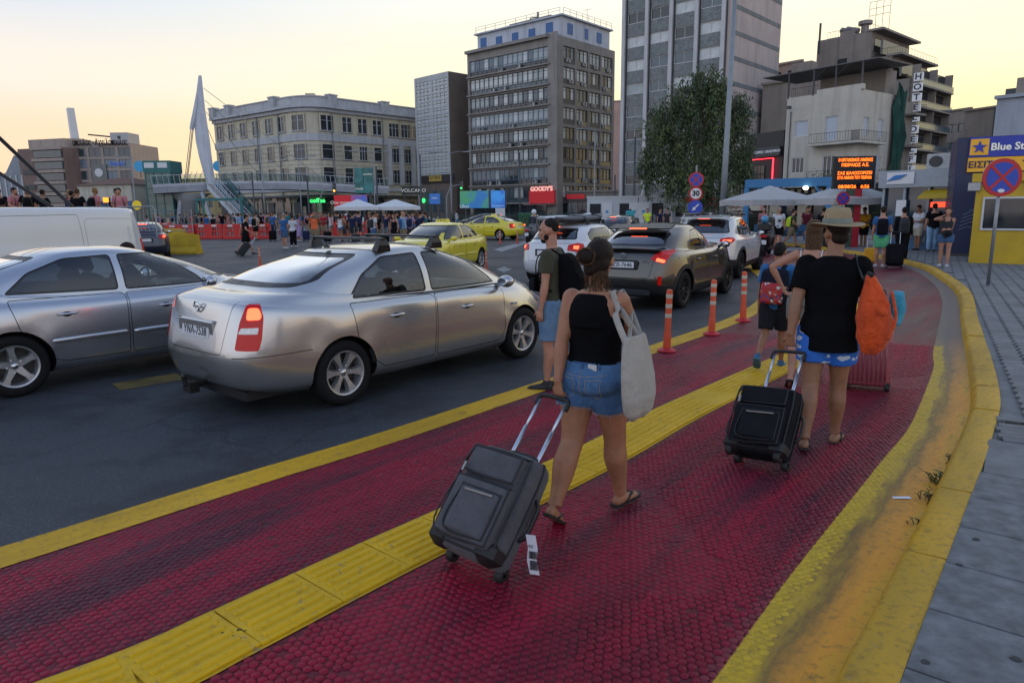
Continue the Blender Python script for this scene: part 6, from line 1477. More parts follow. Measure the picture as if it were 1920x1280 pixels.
def make_car(name, label, S, paint_m, loc, rz, group=None, plate=None, detail=2, extras=None, lit=True, glass_side=None, glass_rear=None, cat='car', wheel_style='six'):
 t = thing(name, label, cat, loc, rz, group)
 L, w_, r_, xa, xb = S['L'], S['w'], S['r'], S['xa'], S['xb']
 def flare(x, z):
  o = np.zeros_like(x)
  for c in (xa, xb):
   d = np.sqrt((x-c)**2+(z-r_)**2); o += S.get('flare',.018)*np.exp(-((d-r_*1.10)/(r_*.28))**2)
  return o
 keys = [np.asarray(ring(*k, flare=flare if 0 < i < 5 else None)) for i, k in enumerate(S['lv'])]
 rings_ = catmull(keys, S['groups'], S['sub']); n = len(rings_[0]); bm = bmesh.new(); VV = []
 for rg_ in rings_:
  row = [bm.verts.new(p) for p in rg_]+[bm.verts.new((p[0],-p[1],p[2])) for p in rg_[-2:0:-1]]; VV.append(row)
 m2 = len(VV[0])
 for k in range(len(VV)-1):
  for i in range(m2): j = (i+1)%m2; bm.faces.new((VV[k][j],VV[k][i],VV[k+1][i],VV[k+1][j]))
 bm.faces.new(VV[-1][::-1]); bm.faces.new(VV[0])
 bmesh.ops.recalc_face_normals(bm, faces=bm.faces[:]); bm.normal_update()
 if bm.faces[0].normal.dot(bm.faces[0].calc_center_median()-Vector((L/2,0,.6))) < 0: bmesh.ops.reverse_faces(bm, faces=bm.faces[:])
 bm.normal_update()
 lining_V, lining_F = extract([f for f in bm.faces], -.035, None, False)
 gs, gr_ = glass_side or M_CARGL, glass_rear or M_CARGLR
 for c in (xa, xb):
  for sgn in (1,-1):
   P = [(c+r_*S.get('arch',1.13)*math.cos(2*math.pi*k/36), r_*1.0+r_*S.get('arch',1.13)*math.sin(2*math.pi*k/36)) for k in range(36)]
   fs = cut(bm, P, 'side', lambda f, s=sgn: f.calc_center_median().y*s > .25 and f.calc_center_median().z < .95)
   if S.get('cladding'):
    P2 = [(c+r_*1.36*math.cos(2*math.pi*k/36), r_*1.0+r_*1.36*math.sin(2*math.pi*k/36)) for k in range(36)]
    bmesh.ops.delete(bm, geom=fs, context='FACES'); bm.normal_update()
    f2 = cut(bm, P2, 'side', lambda f, s=sgn: f.calc_center_median().y*s > w_*.7 and f.calc_center_median().z < .95); VF = extract(f2, .004, bm); mk('arch_cladding', VF, M_BLKM, t)
   else: bmesh.ops.delete(bm, geom=fs, context='FACES')
   bm.normal_update()
   q = MB(); rs = []; yo = w_*.985+S.get('flare',.018)*.6
   a0, a1 = math.asin(max(-1,(S['zsill']-r_)/(r_*S.get('arch',1.13))))-.05, 0
   for k in range(25):
    a = a0+(math.pi-2*a0)*k/24; ra = r_*S.get('arch',1.13)
    rs.append([(c+ra*1.0*math.cos(a),sgn*(yo-.06),r_+ra*math.sin(a)),(c+(ra-.02)*math.cos(a),sgn*(yo-.20),r_+(ra-.02)*math.sin(a)),(c+(ra-.02)*math.cos(a),sgn*(w_*.45),r_+(ra-.02)*math.sin(a))])
   q.rings(rs, False, closed=False); q.build('wheel_well', M_BLK, t)
 for (nm, poly, proj, filt, m, off, gap) in S['cuts']:
  sides = ((1,'L'),(-1,'R')) if proj in ('side','c','f') else ((0,''),)
  for sgn, tg in sides:
   pj = {'side':'side','c':'c'+tg,'f':'f'+tg}.get(proj, proj)
   if proj in ('c',): flt = lambda f, s=sgn: f.calc_center_median().y*s > .05 and f.calc_center_median().x < L*.35 and filt(f)
   elif proj == 'f': flt = lambda f, s=sgn: f.calc_center_median().y*s > .05 and f.calc_center_median().x > L*.6 and filt(f)
   elif proj == 'side': flt = lambda f, s=sgn: f.calc_center_median().y*s > .3 and filt(f)
   else: flt = filt
   bm.normal_update()
   if nm == 'slit':
    bmesh.ops.delete(bm, geom=cut(bm, poly, pj, flt), context='FACES'); continue
   if nm == 'gap':
    inn = inset(poly, gap); f_in = cut(bm, poly, pj, flt); bm.normal_update(); ci = set(cut(bm, inn, pj, flt)); eh, ev = Vector(PROJ[pj][0]), Vector(PROJ[pj][1])
    ringf = [f for f in bm.faces if flt(f) and f not in ci and pip(f.calc_center_median().dot(eh), f.calc_center_median().dot(ev), poly)]
    bmesh.ops.delete(bm, geom=ringf, context='FACES'); continue
   mm = {'GS':gs,'GR':gr_}.get(m, m)
   fs = cut(bm, poly, pj, flt);
   if not fs: continue
   if m in ('GS','GR','GF') or nm.startswith('glass') or nm in ('side_window','rear_window','windscreen','quarter_window'):
    mm = {'GS':gs,'GR':gr_,'GF':M_CARGL}.get(m, m)
    inn = inset(poly, gap); bm.normal_update(); VF = extract(fs, off, bm); tmp = bmesh.new(); vs_ = [tmp.verts.new(v) for v in VF[0]]
    for f in VF[1]:
     try: tmp.faces.new([vs_[i] for i in f])
     except ValueError: pass
    tmp.normal_update(); fi = cut(tmp, inn, pj, lambda f: True); tmp.normal_update(); G = extract(fi, 0.0, tmp); B = extract(tmp.faces[:], .0, None, False)
    win = mk(nm, G, mm, t);
    if B[1]: mk('window_trim', B, M_BLK, win)
    tmp.free()
   else:
    VF = extract(fs, off, bm); mk(nm, VF, mm, t)
 bm.normal_update()
 fs = [f for f in bm.faces]; mk('cabin_lining', extract(fs, -.022, None, False), M_DASH, t)
 if S.get('cladz'):
  low = [f for f in bm.faces if f.calc_center_median().z < S['cladz'](f.calc_center_median().x)]; VF = extract(low, .0, bm); mk('lower_cladding', VF, M_BLKM, t)
 me = bpy.data.meshes.new('body'); bm.to_mesh(me); bm.free(); me.materials.append(paint_m); me.polygons.foreach_set('use_smooth',[True]*len(me.polygons)); me.update(); body = link('body', me, t)
 ty, rim, disc, cap = wheel_mesh(r_, S.get('tw',.205), wheel_style)
 for c in (xa, xb):
  for sgn in (1,-1):
   w0 = link('wheel', ty, t, (c,sgn*(w_-.125),r_), R(180) if sgn > 0 else 0.0); link('rim', rim, w0); link('brake_disc', disc, w0); link('hub_cap', cap, w0)
   w0.rotation_euler.y = random.uniform(0,6)
 zf = S.get('floor',.30); xc_ = S['xseat']; q = MB(); q.box((L*.47,0,zf),(L*.62,w_*1.5,.06)); q.build('cabin_floor', M_DASH, t)
 for i, (sx, sy) in enumerate(((xc_,.37),(xc_,-.37))):
  st = MB(); st.bevbox((sx+.10,sy,zf+.25),(.50,.48,.18),.05);
  st.m = Matrix.Translation((sx-.17,sy,zf+.30)) @ Matrix.Rotation(R(-14),4,'Y'); st.bevbox((0,0,.30),(.14,.46,.62),.05); st.bevbox((-.0,0,.72),(.09,.26,.18),.035); st.m = Matrix.Identity(4); st.build('seat', M_SEAT, t, auto=40)
 st = MB(); st.bevbox((xc_-.85,0,zf+.25),(.48,1.20,.2),.05); st.m = Matrix.Translation((xc_-1.12,0,zf+.3)) @ Matrix.Rotation(R(-18),4,'Y'); st.bevbox((0,0,.28),(.14,1.22,.56),.05)
 for sy in (-.38,.38): st.bevbox((0,sy,.64),(.08,.24,.15),.03)
 st.m = Matrix.Identity(4); st.build('rear_bench', M_SEAT, t, auto=40)
 xd = S['xdash']; zd = S['zdash']; q = MB(); q.bevbox((xd,0,zd-.22),(.42,w_*1.5,.40),.08); q.build('dashboard', M_DASH, t, auto=40)
 q = MB(); n_ = 20; cw = Vector((xd-.33,.37,zd-.03)); q.tube([cw+Vector((.06*math.sin(2*math.pi*k/n_),.18*math.cos(2*math.pi*k/n_),.17*math.sin(2*math.pi*k/n_))) for k in range(n_+1)],.014,6,False); q.tube([cw+Vector((0,-.17,0)),cw+Vector((0,.17,0))],.018,5); q.tube([cw,cw+Vector((.25,0,-.1))],.03,6); q.build('steering_wheel', M_BLK, t)
 xm, zm = S['mirror']
 for sgn in (1,-1):
  q = MB(); q.m = Matrix.Translation((xm,sgn*(w_*.92+.12),zm)); q.ell((0,0,0),(.075,.105,.072),12,8); q.m = Matrix.Identity(4); q.tube([(xm+.02,sgn*w_*.86,zm-.06),(xm,sgn*(w_*.92+.06),zm-.03)],[.03,.025],6); mo = q.build('door_mirror', paint_m if not S.get('black_mirror') else M_BLK, t, smooth=True)
  q = MB(); q.m = Matrix.Translation((xm-.062,sgn*(w_*.92+.12),zm)); q.ell((0,0,0),(.012,.085,.056),12,6); q.build('mirror_glass', M_CHROME, mo, smooth=True)
 for xh, zh in S['handles']:
  for sgn in (1,-1):
   yy = S['hy'](xh) if callable(S.get('hy')) else w_*.985
   q = MB(); q.tube([(xh-.10,sgn*(yy-.005),zh),(xh-.07,sgn*(yy+.024),zh+.002),(xh+.06,sgn*(yy+.024),zh+.004),(xh+.09,sgn*(yy-.005),zh+.004)],[.011,.014,.014,.011],8); q.build('door_handle', paint_m, t, smooth=True)
   q = MB(); q.ell((xh-.01,sgn*(yy-.0),zh-.002),(.05,.006,.028),12,6); q.build('handle_recess', M_BLK, t, smooth=True)
 if plate is not None:
  px_, pz_, tilt_ = S['plate']; pl = MB(); pl.bevbox((0,0,0),(.012,.50,.108),.003); po = pl.build('number_plate', M_PLATE, t, loc=(px_,S.get('platey',0),pz_)); po.rotation_euler = (0,tilt_,0)
  if plate: text_on('plate_lettering', plate, M_INK, po, (-.0075,0,-.001), ROT_REAR, .105, bold=.0012, width=.43)
 if extras: extras(t, S, paint_m)
 return t
def place(rearw, frontw, S, side=-1):
 """pose from the ground contact of the rear and front wheel on one side: origin is the rear bumper on the centre line"""
 a, b_ = Vector((rearw.x,rearw.y,0)), Vector((frontw.x,frontw.y,0)); d = (b_-a).normalized(); rz = math.atan2(d.y,d.x); nrm = Vector((-d.y,d.x,0))
 return (a-d*S['xa']-nrm*side*(S['w']-.10)), rz
side = lambda f: True
zgt = lambda z: (lambda f: f.calc_center_median().z > z)
def saloon(L, w_, zsr, zbelt, zhood, znose, xd, zd, xc, zc, xr0, xr1, wr, zr, zpk, xa, xb, r_, tail=.10, nose=.14, zb=.20, nr=4.8):
 xm = (xr0+xr1)/2
 lv = [(.20,L-.16,w_*.88,nr,4.2,[(0,zb+.05),(xa,zb),(xb,zb),(L,zb)]),
          (.07,L-.07,w_*.965,nr,4.2,[(0,zb+.12),(xa,zb+.10),(xb,zb+.10),(L,zb+.10)]),
          (.0,L,w_*.995,nr,3.8,[(0,.52),(xa,.50),(xb,.50),(L,.48)]),
          (.02,L-.03,w_*1.0,nr,3.6,[(0,.70),(xa,.72),(L*.5,.70),(xb,.66),(L,.60)]),
          (tail,L-nose,w_*.985,nr,3.3,[(0,zsr-.06),(xa,zbelt-.05),(L*.5,zbelt-.06),(xb,zhood-.02),(L,znose)]),
          (tail+.05,L-nose-.12,w_*.925,nr*.95,3.1,[(0,zsr),(xa,zbelt+.03),(L*.5,zbelt+.0),(xc,zhood+.045),(L-.3,znose+.085),(L,znose+.05)]),
          ((tail+.05+xd)/2,(L-nose-.12+xc)/2,w_*.905,4.4,2.9,[(0,(zsr+zd)/2+.012),(xd,zd-.01),(L*.5,zbelt+.015),(xc,zc-.025),(L,(znose+zc)/2+.085)]),
          (xd,xc,w_*.885,4.2,2.7,[(0,zd),(xd,zd),(xa+.4,zbelt+.035),(L*.5,zbelt+.02),(xc-.5,zbelt+.02),(xc,zc),(L,zc)]),
          (xd+(xr0-xd)*.5,xc-(xc-xr1)*.5,(w_*.885+wr)/2+.025,3.8,2.7,[(xd,(zd+zr)/2+.045),(L*.5,(zbelt+zr)/2+.02),(xc,(zc+zr)/2+.025)]),
          (xr0,xr1,wr,3.6,2.8,[(xr0,zr-.04),(xm,zr-.015),(xr1,zr-.05)]),
          (xr0+.10,xr1-.12,wr*.90,3.2,2.7,[(xr0,zr-.008),(xm,zr+.018),(xr1,zr-.018)]),
          (xr0+(xm-xr0)*.5,xr1-(xr1-xm)*.5,wr*.5,2.6,2.4,[(xr0,zpk-.012),(xm,zpk),(xr1,zpk-.015)]),
          (xm-.08,xm+.08,.05,2,2,[(xm-1,zpk+.004),(xm+1,zpk+.004)])]
 return lv
GROUPS = [[0,1,2,3,4,5],[5,6,7],[7,8,9],[9,10,11,12]]; SUBS = [5,4,7,3]
# ---- silver hatch-backed saloon nearest the camera
SP = dict(L=4.62, w=.895, r=.318, xa=1.02, xb=3.70, zsill=.26, tw=.20, flare=.022, groups=GROUPS, sub=SUBS,
 lv=saloon(4.62,.895,1.085,.945,.86,.66,.42,1.115,3.98,.965,1.42,2.78,.615,1.435,1.475,1.02,3.70,.318,.10,.16,nr=6.2),
 xseat=2.34, xdash=3.34, zdash=.98, mirror=(3.29,1.0), handles=[(1.67,.80),(2.69,.775)], plate=(.035,.78,R(8)), floor=.28)
SP['hy'] = lambda x: .893
upper = zgt(.90)
SP['cuts'] = [
 ('rear_window', rounded([(-.60,1.145),(.60,1.145),(.64,1.19),(.50,1.405),(-.50,1.405),(-.64,1.19)],.07), 'rear', lambda f: f.calc_center_median().x < 1.55 and f.calc_center_median().z > 1.05 and f.normal.x < -.12, 'GR', -.004, .035),
 ('windscreen', rounded([(-.66,1.00),(.66,1.00),(.52,1.39),(-.52,1.39)],.07), 'rear', lambda f: f.calc_center_median().x > 2.5 and f.calc_center_median().z > .96 and f.normal.x > .12 and abs(f.normal.y) < .55, 'GF', -.004, .03),
 ('side_window', rounded([(1.170,1.005),(2.170,.985),(2.150,1.395),(1.690,1.375),(1.370,1.22)],.05), 'side', lambda f: f.calc_center_median().z > .94 and abs(f.normal.y) > .3, 'GS', -.004, .022),
 ('side_window', rounded([(2.240,.984),(3.370,.975),(3.290,1.06),(2.890,1.34),(2.670,1.393),(2.230,1.396)],.04), 'side', lambda f: f.calc_center_median().z > .94 and abs(f.normal.y) > .3, 'GS', -.004, .022),
 ('lit_brake_lamp', rounded([(.60,.915),(.715,.915),(.725,.96),(.70,1.015),(.615,1.015)],.025), 'c', lambda f: True, M_TAILL, .008, 0),
 ('reverse_lamp', rounded([(.525,.80),(.69,.795),(.702,.85),(.555,.85)],.012), 'c', lambda f: True, M_CLEAR, .008, 0),
 ('tail_lamp', rounded([(.49,.66),(.69,.65),(.72,.75),(.74,.94),(.71,1.042),(.60,1.045),(.54,.89)],.025), 'c', lambda f: True, M_TAIL, .006, 0),
 ('headlamp', rounded([(-2.62,.60),(-2.42,.62),(-2.30,.74),(-2.44,.76),(-2.66,.70)],.03), 'f', lambda f: f.calc_center_median().z > .5, M_HEAD, .004, 0),
 ('gap', rounded([(1.130,.90),(1.170,.62),(1.350,.40),(1.490,.30),(2.190,.295),(2.210,.96),(1.130,.97)],.05), 'side', lambda f: abs(f.normal.y) > .25 and f.calc_center_median().z < 1.02, None, 0, .007),
 ('gap', rounded([(2.217,.295),(3.250,.30),(3.330,.42),(3.340,.96),(2.224,.96)],.05), 'side', lambda f: abs(f.normal.y) > .25 and f.calc_center_median().z < 1.02, None, 0, .007),
 ('slit', [(.46,.588),(1.10,.600),(1.10,.607),(.46,.595)], 'c', lambda f: f.calc_center_median().x < .72, None, 0, 0),
 ('gap', rounded([(-.56,1.09),(.56,1.09),(.47,.60),(-.47,.60)],.05), 'rear', lambda f: f.calc_center_median().x < .35 and f.normal.x < -.35, None, 0, .006),
]
def primera_extras(t, S, pm):
 q = MB(); q.bevbox((.05,0,.79),(.03,.66,.20),.02); q.build('plate_recess', pm, t)
 q = MB(); n = 20; q.tube([(.067,.045*math.cos(2*math.pi*k/n),.995+.045*math.sin(2*math.pi*k/n)) for k in range(n+1)],.008,6,False); q.box((.065,0,.995),(.012,.11,.02)); q.build('badge', M_CHROME, t)
 text_on('model_script','PRIMERA',M_CHROME,t,(.068,.40,.80),ROT_REAR,.05,width=.20); text_on('dealer_script','Vehicar',M_INK,t,(.064,-.42,.775),ROT_REAR,.05,width=.13)
 for xx in (1.76,2.50):
  bar = MB(); bar.tube([(xx,-.62,1.545),(xx,.62,1.545)],[(.030,.014)]*2,8,ref=(1,0,0)); bo = bar.build('roof_bar', M_BLK, t)
  for sgn in (1,-1):
   q = MB(); q.rings([[(xx-.09,sgn*.61,1.415),(xx+.09,sgn*.61,1.415),(xx+.09,sgn*.53,1.44),(xx-.09,sgn*.53,1.44)],[(xx-.07,sgn*.625,1.48),(xx+.07,sgn*.625,1.48),(xx+.07,sgn*.55,1.49),(xx-.07,sgn*.55,1.49)],[(xx-.04,sgn*.61,1.54),(xx+.04,sgn*.61,1.54),(xx+.04,sgn*.56,1.54),(xx-.04,sgn*.56,1.54)]],True); q.build('bar_foot', M_BLK, bo)
 q = MB(); q.tube([(1.50,0,1.455),(1.30,0,1.62)],[.006,.003],5); q.lathe([(.035,0),(.03,.02),(.01,.035)],10,c=(1.5,0,1.452)); q.build('antenna', M_BLK, t)
 q = MB(); q.tube([(.20,.12,.25),(.02,.12,.24),(-.05,.12,.27),(-.06,.12,.33)],.022,8); q.ell((-.06,.12,.35),(.03,.03,.03),10,6); q.box((.0,.12,.24),(.09,.14,.10)); q.build('tow_hitch', M_BLK, t)
 q = MB()
 for sgn in (1,-1): q.tube([(.75,sgn*.878,.60),(.60,sgn*.868,.60)],.002,4)
 q = MB(); q.bevbox((3.50,-.905,.72),(.07,.012,.03),.004); q.build('side_repeater', M_CLEAR, t)
 for sgn in (1,-1):
  q = MB(); q.tube([(1.11,sgn*.806,.998),(1.67,sgn*.812,.984),(2.27,sgn*.812,.974),(3.39,sgn*.78,.966)],.008,5); q.build('window_seal', M_BLK, t)
 q = MB(); q.box((.40,0,.22),(.5,1.2,.08)); q.build('underbody', M_BLK, t)
loc, rz = place(gp(643,757), gp(981,668), SP)
primera = make_car('silver_saloon', 'silver liftback saloon with black roof bars and lit brake lights, nearest of the traffic', SP, paint('paint_silver_warm',(.52,.52,.515),.85,.26), loc, rz, None, 'ΥΝΑ-7538', extras=primera_extras)
# ---- silver liftback at the left edge (also the shape of the taxis)
SO = dict(L=4.58, w=.885, r=.318, xa=.98, xb=3.56, zsill=.26, tw=.205, flare=.018, groups=GROUPS, sub=SUBS,
 lv=saloon(4.58,.885,1.03,.93,.90,.68,.42,1.07,3.62,1.0,1.30,2.62,.60,1.42,1.462,.98,3.56,.318,.10,.15),
 xseat=2.22, xdash=3.08, zdash=1.0, mirror=(3.02,1.02), handles=[(1.50,.80),(2.52,.79)], plate=(.035,.76,R(6)), floor=.28)
SO['hy'] = lambda x: .882
SO['cuts'] = [
 ('rear_window', rounded([(-.58,1.11),(.58,1.11),(.60,1.16),(.49,1.385),(-.49,1.385),(-.60,1.16)],.07), 'rear', lambda f: f.calc_center_median().x < 1.5 and f.calc_center_median().z > 1.05 and f.normal.x < -.12, 'GR', -.004, .03),
 ('windscreen', rounded([(-.66,1.03),(.66,1.03),(.52,1.38),(-.52,1.38)],.07), 'rear', lambda f: f.calc_center_median().x > 2.4 and f.calc_center_median().z > .98 and f.normal.x > .12 and abs(f.normal.y) < .55, 'GF', -.004, .03),
 ('side_window', rounded([(.98,1.03),(2.06,.995),(2.05,1.385),(1.58,1.365),(1.22,1.235)],.05), 'side', lambda f: f.calc_center_median().z > .94 and abs(f.normal.y) > .3, 'GS', -.004, .02),
 ('side_window', rounded([(2.13,.992),(3.10,.985),(3.02,1.08),(2.68,1.325),(2.50,1.382),(2.12,1.386)],.04), 'side', lambda f: f.calc_center_median().z > .94 and abs(f.normal.y) > .3, 'GF', -.004, .02),
 ('tail_lamp', rounded([(.46,.72),(.76,.70),(.80,.90),(.74,.98),(.50,.96)],.03), 'c', lambda f: True, M_TAIL, .006, 0),
 ('headlamp', rounded([(-2.66,.60),(-2.36,.62),(-2.26,.74),(-2.40,.77),(-2.68,.72)],.03), 'f', lambda f: f.calc_center_median().z > .5, M_HEAD, .004, 0),
 ('grille', rounded([(-.50,.60),(.50,.60),(.46,.74),(-.46,.74)],.04), 'rear', lambda f: f.calc_center_median().x > 4.0 and f.normal.x > .3, M_BLK, .003, 0),
 ('bumper_grille', rounded([(-.55,.36),(.55,.36),(.50,.47),(-.50,.47)],.04), 'rear', lambda f: f.calc_center_median().x > 4.0 and f.normal.x > .3, M_BLK, .003, 0),
 ('gap', rounded([(1.00,.92),(1.06,.66),(1.30,.36),(1.42,.30),(2.08,.295),(2.10,.97),(1.00,.98)],.05), 'side', lambda f: abs(f.normal.y) > .25 and f.calc_center_median().z < 1.03, None, 0, .007),
 ('gap', rounded([(2.107,.295),(3.10,.30),(3.18,.42),(3.16,.97),(2.114,.97)],.05), 'side', lambda f: abs(f.normal.y) > .25 and f.calc_center_median().z < 1.03, None, 0, .007),
 ('gap', rounded([(-.56,1.05),(.56,1.05),(.47,.56),(-.47,.56)],.05), 'rear', lambda f: f.calc_center_median().x < .35 and f.normal.x < -.35, None, 0, .006),
]
def moulding(t, S, pm):
 for sgn in (1,-1):
  for a, b_ in ((1.30,2.06),(2.13,3.12)):
   q = MB(); q.tube([(a,sgn*.880,.53),(a+.05,sgn*.888,.53),(b_-.02,sgn*.889,.535),(b_,sgn*.882,.535)],[(.006,.02),(.012,.026),(.012,.026),(.006,.02)],8,ref=(0,1,0)); q.build('door_moulding', pm, t, smooth=True)
def oct_extras(t, S, pm): moulding(t, S, pm)
loc, rz = place(gp(34,742), gp(34,742)+Vector((math.sin(R(41)),math.cos(R(41)),0)), SO)
make_car('silver_liftback', 'silver liftback car cut off by the left frame edge', SO, paint('paint_silver_cool',(.48,.50,.54),.85,.27), loc, rz, None, None, extras=oct_extras, glass_side=M_CARGLD, wheel_style='five')
M_TAXI = paint('paint_taxi_yellow',(.72,.60,.012),.0,.3,dust=.05)
def taxi_extras(t, S, pm):
 q = MB(); q.rings([[(1.78,-.20,1.46),(1.98,-.20,1.46),(1.98,.20,1.46),(1.78,.20,1.46)],[(1.82,-.18,1.56),(1.94,-.18,1.56),(1.94,.18,1.56),(1.82,.18,1.56)]],True); o = q.build('roof_sign', M_TAXI, t)
 text_on('taxi_lettering','TAXI',M_INK,o,(1.815,0,1.51),(R(78),0,R(-90)),.10,width=.30); text_on('taxi_lettering','TAXI',M_INK,o,(1.962,0,1.51),(R(78),0,R(90)),.10,width=.30)
 oct_extras(t, S, pm)
rw, fw = gp(899,503), gp(899,503)+Vector((math.sin(R(202)),math.cos(R(202)),0)); loc, rz = place(rw, fw, SO, side=1)
taxi1 = make_car('yellow_taxi', 'yellow taxi facing the camera behind the silver saloon', SO, M_TAXI, loc, rz, 'yellow taxis', '', extras=taxi_extras, wheel_style='five')
p2 = gp(938,450); loc, rz = place(p2, p2+Vector((-.86,.51,0)), SO, side=1)
t2 = copy_tree(taxi1); t2.location = loc; t2.rotation_euler = (0,0,rz); t2['label'] = 'yellow taxi driving away in the distance beside the black car'
for sgn in (1,-1): MB().ell((.10,sgn*.66,.87),(.03,.08,.06),10,6).build('lit_brake_lamp', M_TAILL, t2, smooth=True)
# ---- hatchbacks and crossovers
def hatch(L, w_, r_, xa, xb, zsr, zbelt, zhood, znose, xd, zd, xc, zc, xr0, xr1, wr, zr, zpk, tail, nose, lamp_poly, lit_poly, cl=None, xb_pillar=None, nr=5.5, **k):
 S = dict(L=L, w=w_, r=r_, xa=xa, xb=xb, zsill=.28, tw=.215, flare=.02, groups=GROUPS, sub=[4,3,5,2], lv=saloon(L,w_,zsr,zbelt,zhood,znose,xd,zd,xc,zc,xr0,xr1,wr,zr,zpk,xa,xb,r_,tail,nose,k.pop('zb',.22),nr), xseat=xb-1.35, xdash=xb-.52, zdash=zbelt+.05, mirror=(xb-.55,zbelt+.08), handles=[(xa+.62,zbelt-.13),(xa+1.62,zbelt-.14)], plate=(k.pop('platex',.03),k.pop('platez',.80),R(5)), floor=.34)
 bp = xb_pillar or (xa+xb)/2-.12; zt = zr-.055
 S['hy'] = lambda x: w_*.998
 up = lambda f: f.calc_center_median().z > zbelt-.0 and abs(f.normal.y) > .3
 S['cuts'] = [('rear_window', rounded([(-wr*1.0,zd+.05),(wr*1.0,zd+.05),(wr*.84,zr-.06),(-wr*.84,zr-.06)],.06), 'rear', lambda f: f.calc_center_median().x < xr0+.3 and f.calc_center_median().z > zd and f.normal.x < -.15, 'GR', -.004, .03),
  ('windscreen', rounded([(-w_*.72,zc+.04),(w_*.72,zc+.04),(wr*.86,zr-.05),(-wr*.86,zr-.05)],.06), 'rear', lambda f: f.calc_center_median().x > xr1-.4 and f.calc_center_median().z > zc and f.normal.x > .12 and abs(f.normal.y) < .55, 'GF', -.004, .03),
  ('side_window', rounded(k['rw'] if 'rw' in k else [(xa+.02,zbelt+.10),(bp-.04,zbelt+.055),(bp-.05,zt),(xr0+.42,zt-.02),(xa-.02,zbelt+.26)],.05), 'side', up, 'GS', -.004, .02),
  ('side_window', rounded([(bp+.04,zbelt+.053),(xb-.50,zbelt+.045),(xb-.58,zbelt+.13),(xr1-.02,zt-.05),(xr1-.18,zt),(bp+.03,zt)],.04), 'side', up, 'GF', -.004, .02),
  ('lit_brake_lamp', rounded(lit_poly,.015), 'c', lambda f: True, M_TAILL, .009, 0), ('tail_lamp', rounded(lamp_poly,.02), 'c', lambda f: True, M_TAIL, .007, 0),
  ('headlamp', rounded([(-(L+w_)*.7071+1.02,znose-.08),(-(L+w_)*.7071+1.32,znose-.05),(-(L+w_)*.7071+1.36,znose+.05),(-(L+w_)*.7071+1.02,znose+.03)],.02), 'f', lambda f: f.calc_center_median().z > .45, M_HEAD, .004, 0),
  ('gap', rounded([(xa+.10,zbelt-.05),(xa+.16,.62),(xa+.38,.36),(bp,.34),(bp+.01,zbelt+.03),(xa+.08,zbelt+.04)],.05), 'side', lambda f: abs(f.normal.y) > .25 and f.calc_center_median().z < zbelt+.08, None, 0, .007),
  ('gap', rounded([(bp+.007,.34),(xb-.46,.35),(xb-.42,.46),(xb-.44,zbelt+.03),(bp+.017,zbelt+.03)],.05), 'side', lambda f: abs(f.normal.y) > .25 and f.calc_center_median().z < zbelt+.08, None, 0, .007),
  ('gap', rounded([(-w_*.66,zsr),(w_*.66,zsr),(w_*.58,.60),(-w_*.58,.60)],.05), 'rear', lambda f: f.calc_center_median().x < .35 and f.normal.x < -.35, None, 0, .007)]
 if cl: S['cladding'] = True; S['cladz'] = cl; S['black_mirror'] = True
 return S
SCH = hatch(4.38,.91,.345,.86,3.50,1.04,1.0,1.0,.80,.30,1.10,3.42,1.10,.98,2.42,.62,1.475,1.535,.10,.16,
 [(.44,.93),(.66,.84),(.80,.98),(1.02,1.06),(.98,1.085),(.70,1.07),(.50,1.0)], [(.52,.90),(.66,.865),(.70,.91),(.55,.955)], lambda x: .46 if x < .6 else .40, nr=5.2, platex=-.004, platez=.83, rw=[(1.30,1.10),(1.98,1.06),(1.97,1.43),(1.62,1.40),(1.42,1.26)])
def chr_extras(t, S, pm):
 q = MB(); q.rings([[(.74,-.62,1.435),(1.05,-.60,1.50),(1.05,.60,1.50),(.74,.62,1.435)],[(.72,-.62,1.455),(1.05,-.60,1.525),(1.05,.60,1.525),(.72,.62,1.455)]],True); q.build('roof_spoiler', M_BLK, t); MB().box((.725,0,1.448),(.02,.34,.022)).build('high_brake_lamp', M_TAILL, t)
 q = MB(); q.tube([(.26,-.66,1.085),(.20,-.3,1.10),(.19,0,1.105),(.20,.3,1.10),(.26,.66,1.085)],[(.05,.018)]*5,8,ref=(1,0,0)); q.build('tail_spoiler', M_BLK, t)
 q = MB(); n = 18
 q.tube([(.058,.06*math.cos(2*math.pi*k/n),.99+.04*math.sin(2*math.pi*k/n)) for k in range(n+1)],.006,5,False); q.tube([(.056,.025*math.cos(2*math.pi*k/n),.99+.036*math.sin(2*math.pi*k/n)) for k in range(n+1)],.005,5,False); q.build('badge', M_CHROME, t)
 MB().bevbox((.03,0,.83),(.05,.62,.17),.02).build('plate_recess', M_BLK, t); text_on('script','HYBRID',M_CHROME,t,(.05,-.44,.90),ROT_REAR,.035,width=.14)
 for sgn in (1,-1): q = MB(); q.bevbox((0,0,0),(.03,.07,.16),.01); o = q.build('fog_lamp', M_TAIL, t, loc=(.10,sgn*.70,.56)); o.rotation_euler = (0,0,R(-25*sgn))
 MB().bevbox((.02,0,.34),(.10,1.1,.14),.04).build('rear_diffuser', M_BLKM, t)
 q = MB(); q.lathe([(.03,0),(.025,.03),(.01,.05)],8,c=(1.25,0,1.528)); q.build('antenna_fin', M_BLK, t)
loc, rz = place(gp(1275,577), gp(1275,577)+Vector((math.sin(R(34)),math.cos(R(34)),0)), SCH)
make_car('dark_crossover', 'dark bronze-grey coupe crossover ahead of the standing man', SCH, paint('paint_bronze',(.075,.070,.062),.8,.25), loc, rz, None, 'ΚΖΒ-7646', extras=chr_extras, glass_side=M_CARGLD, wheel_style='thin')
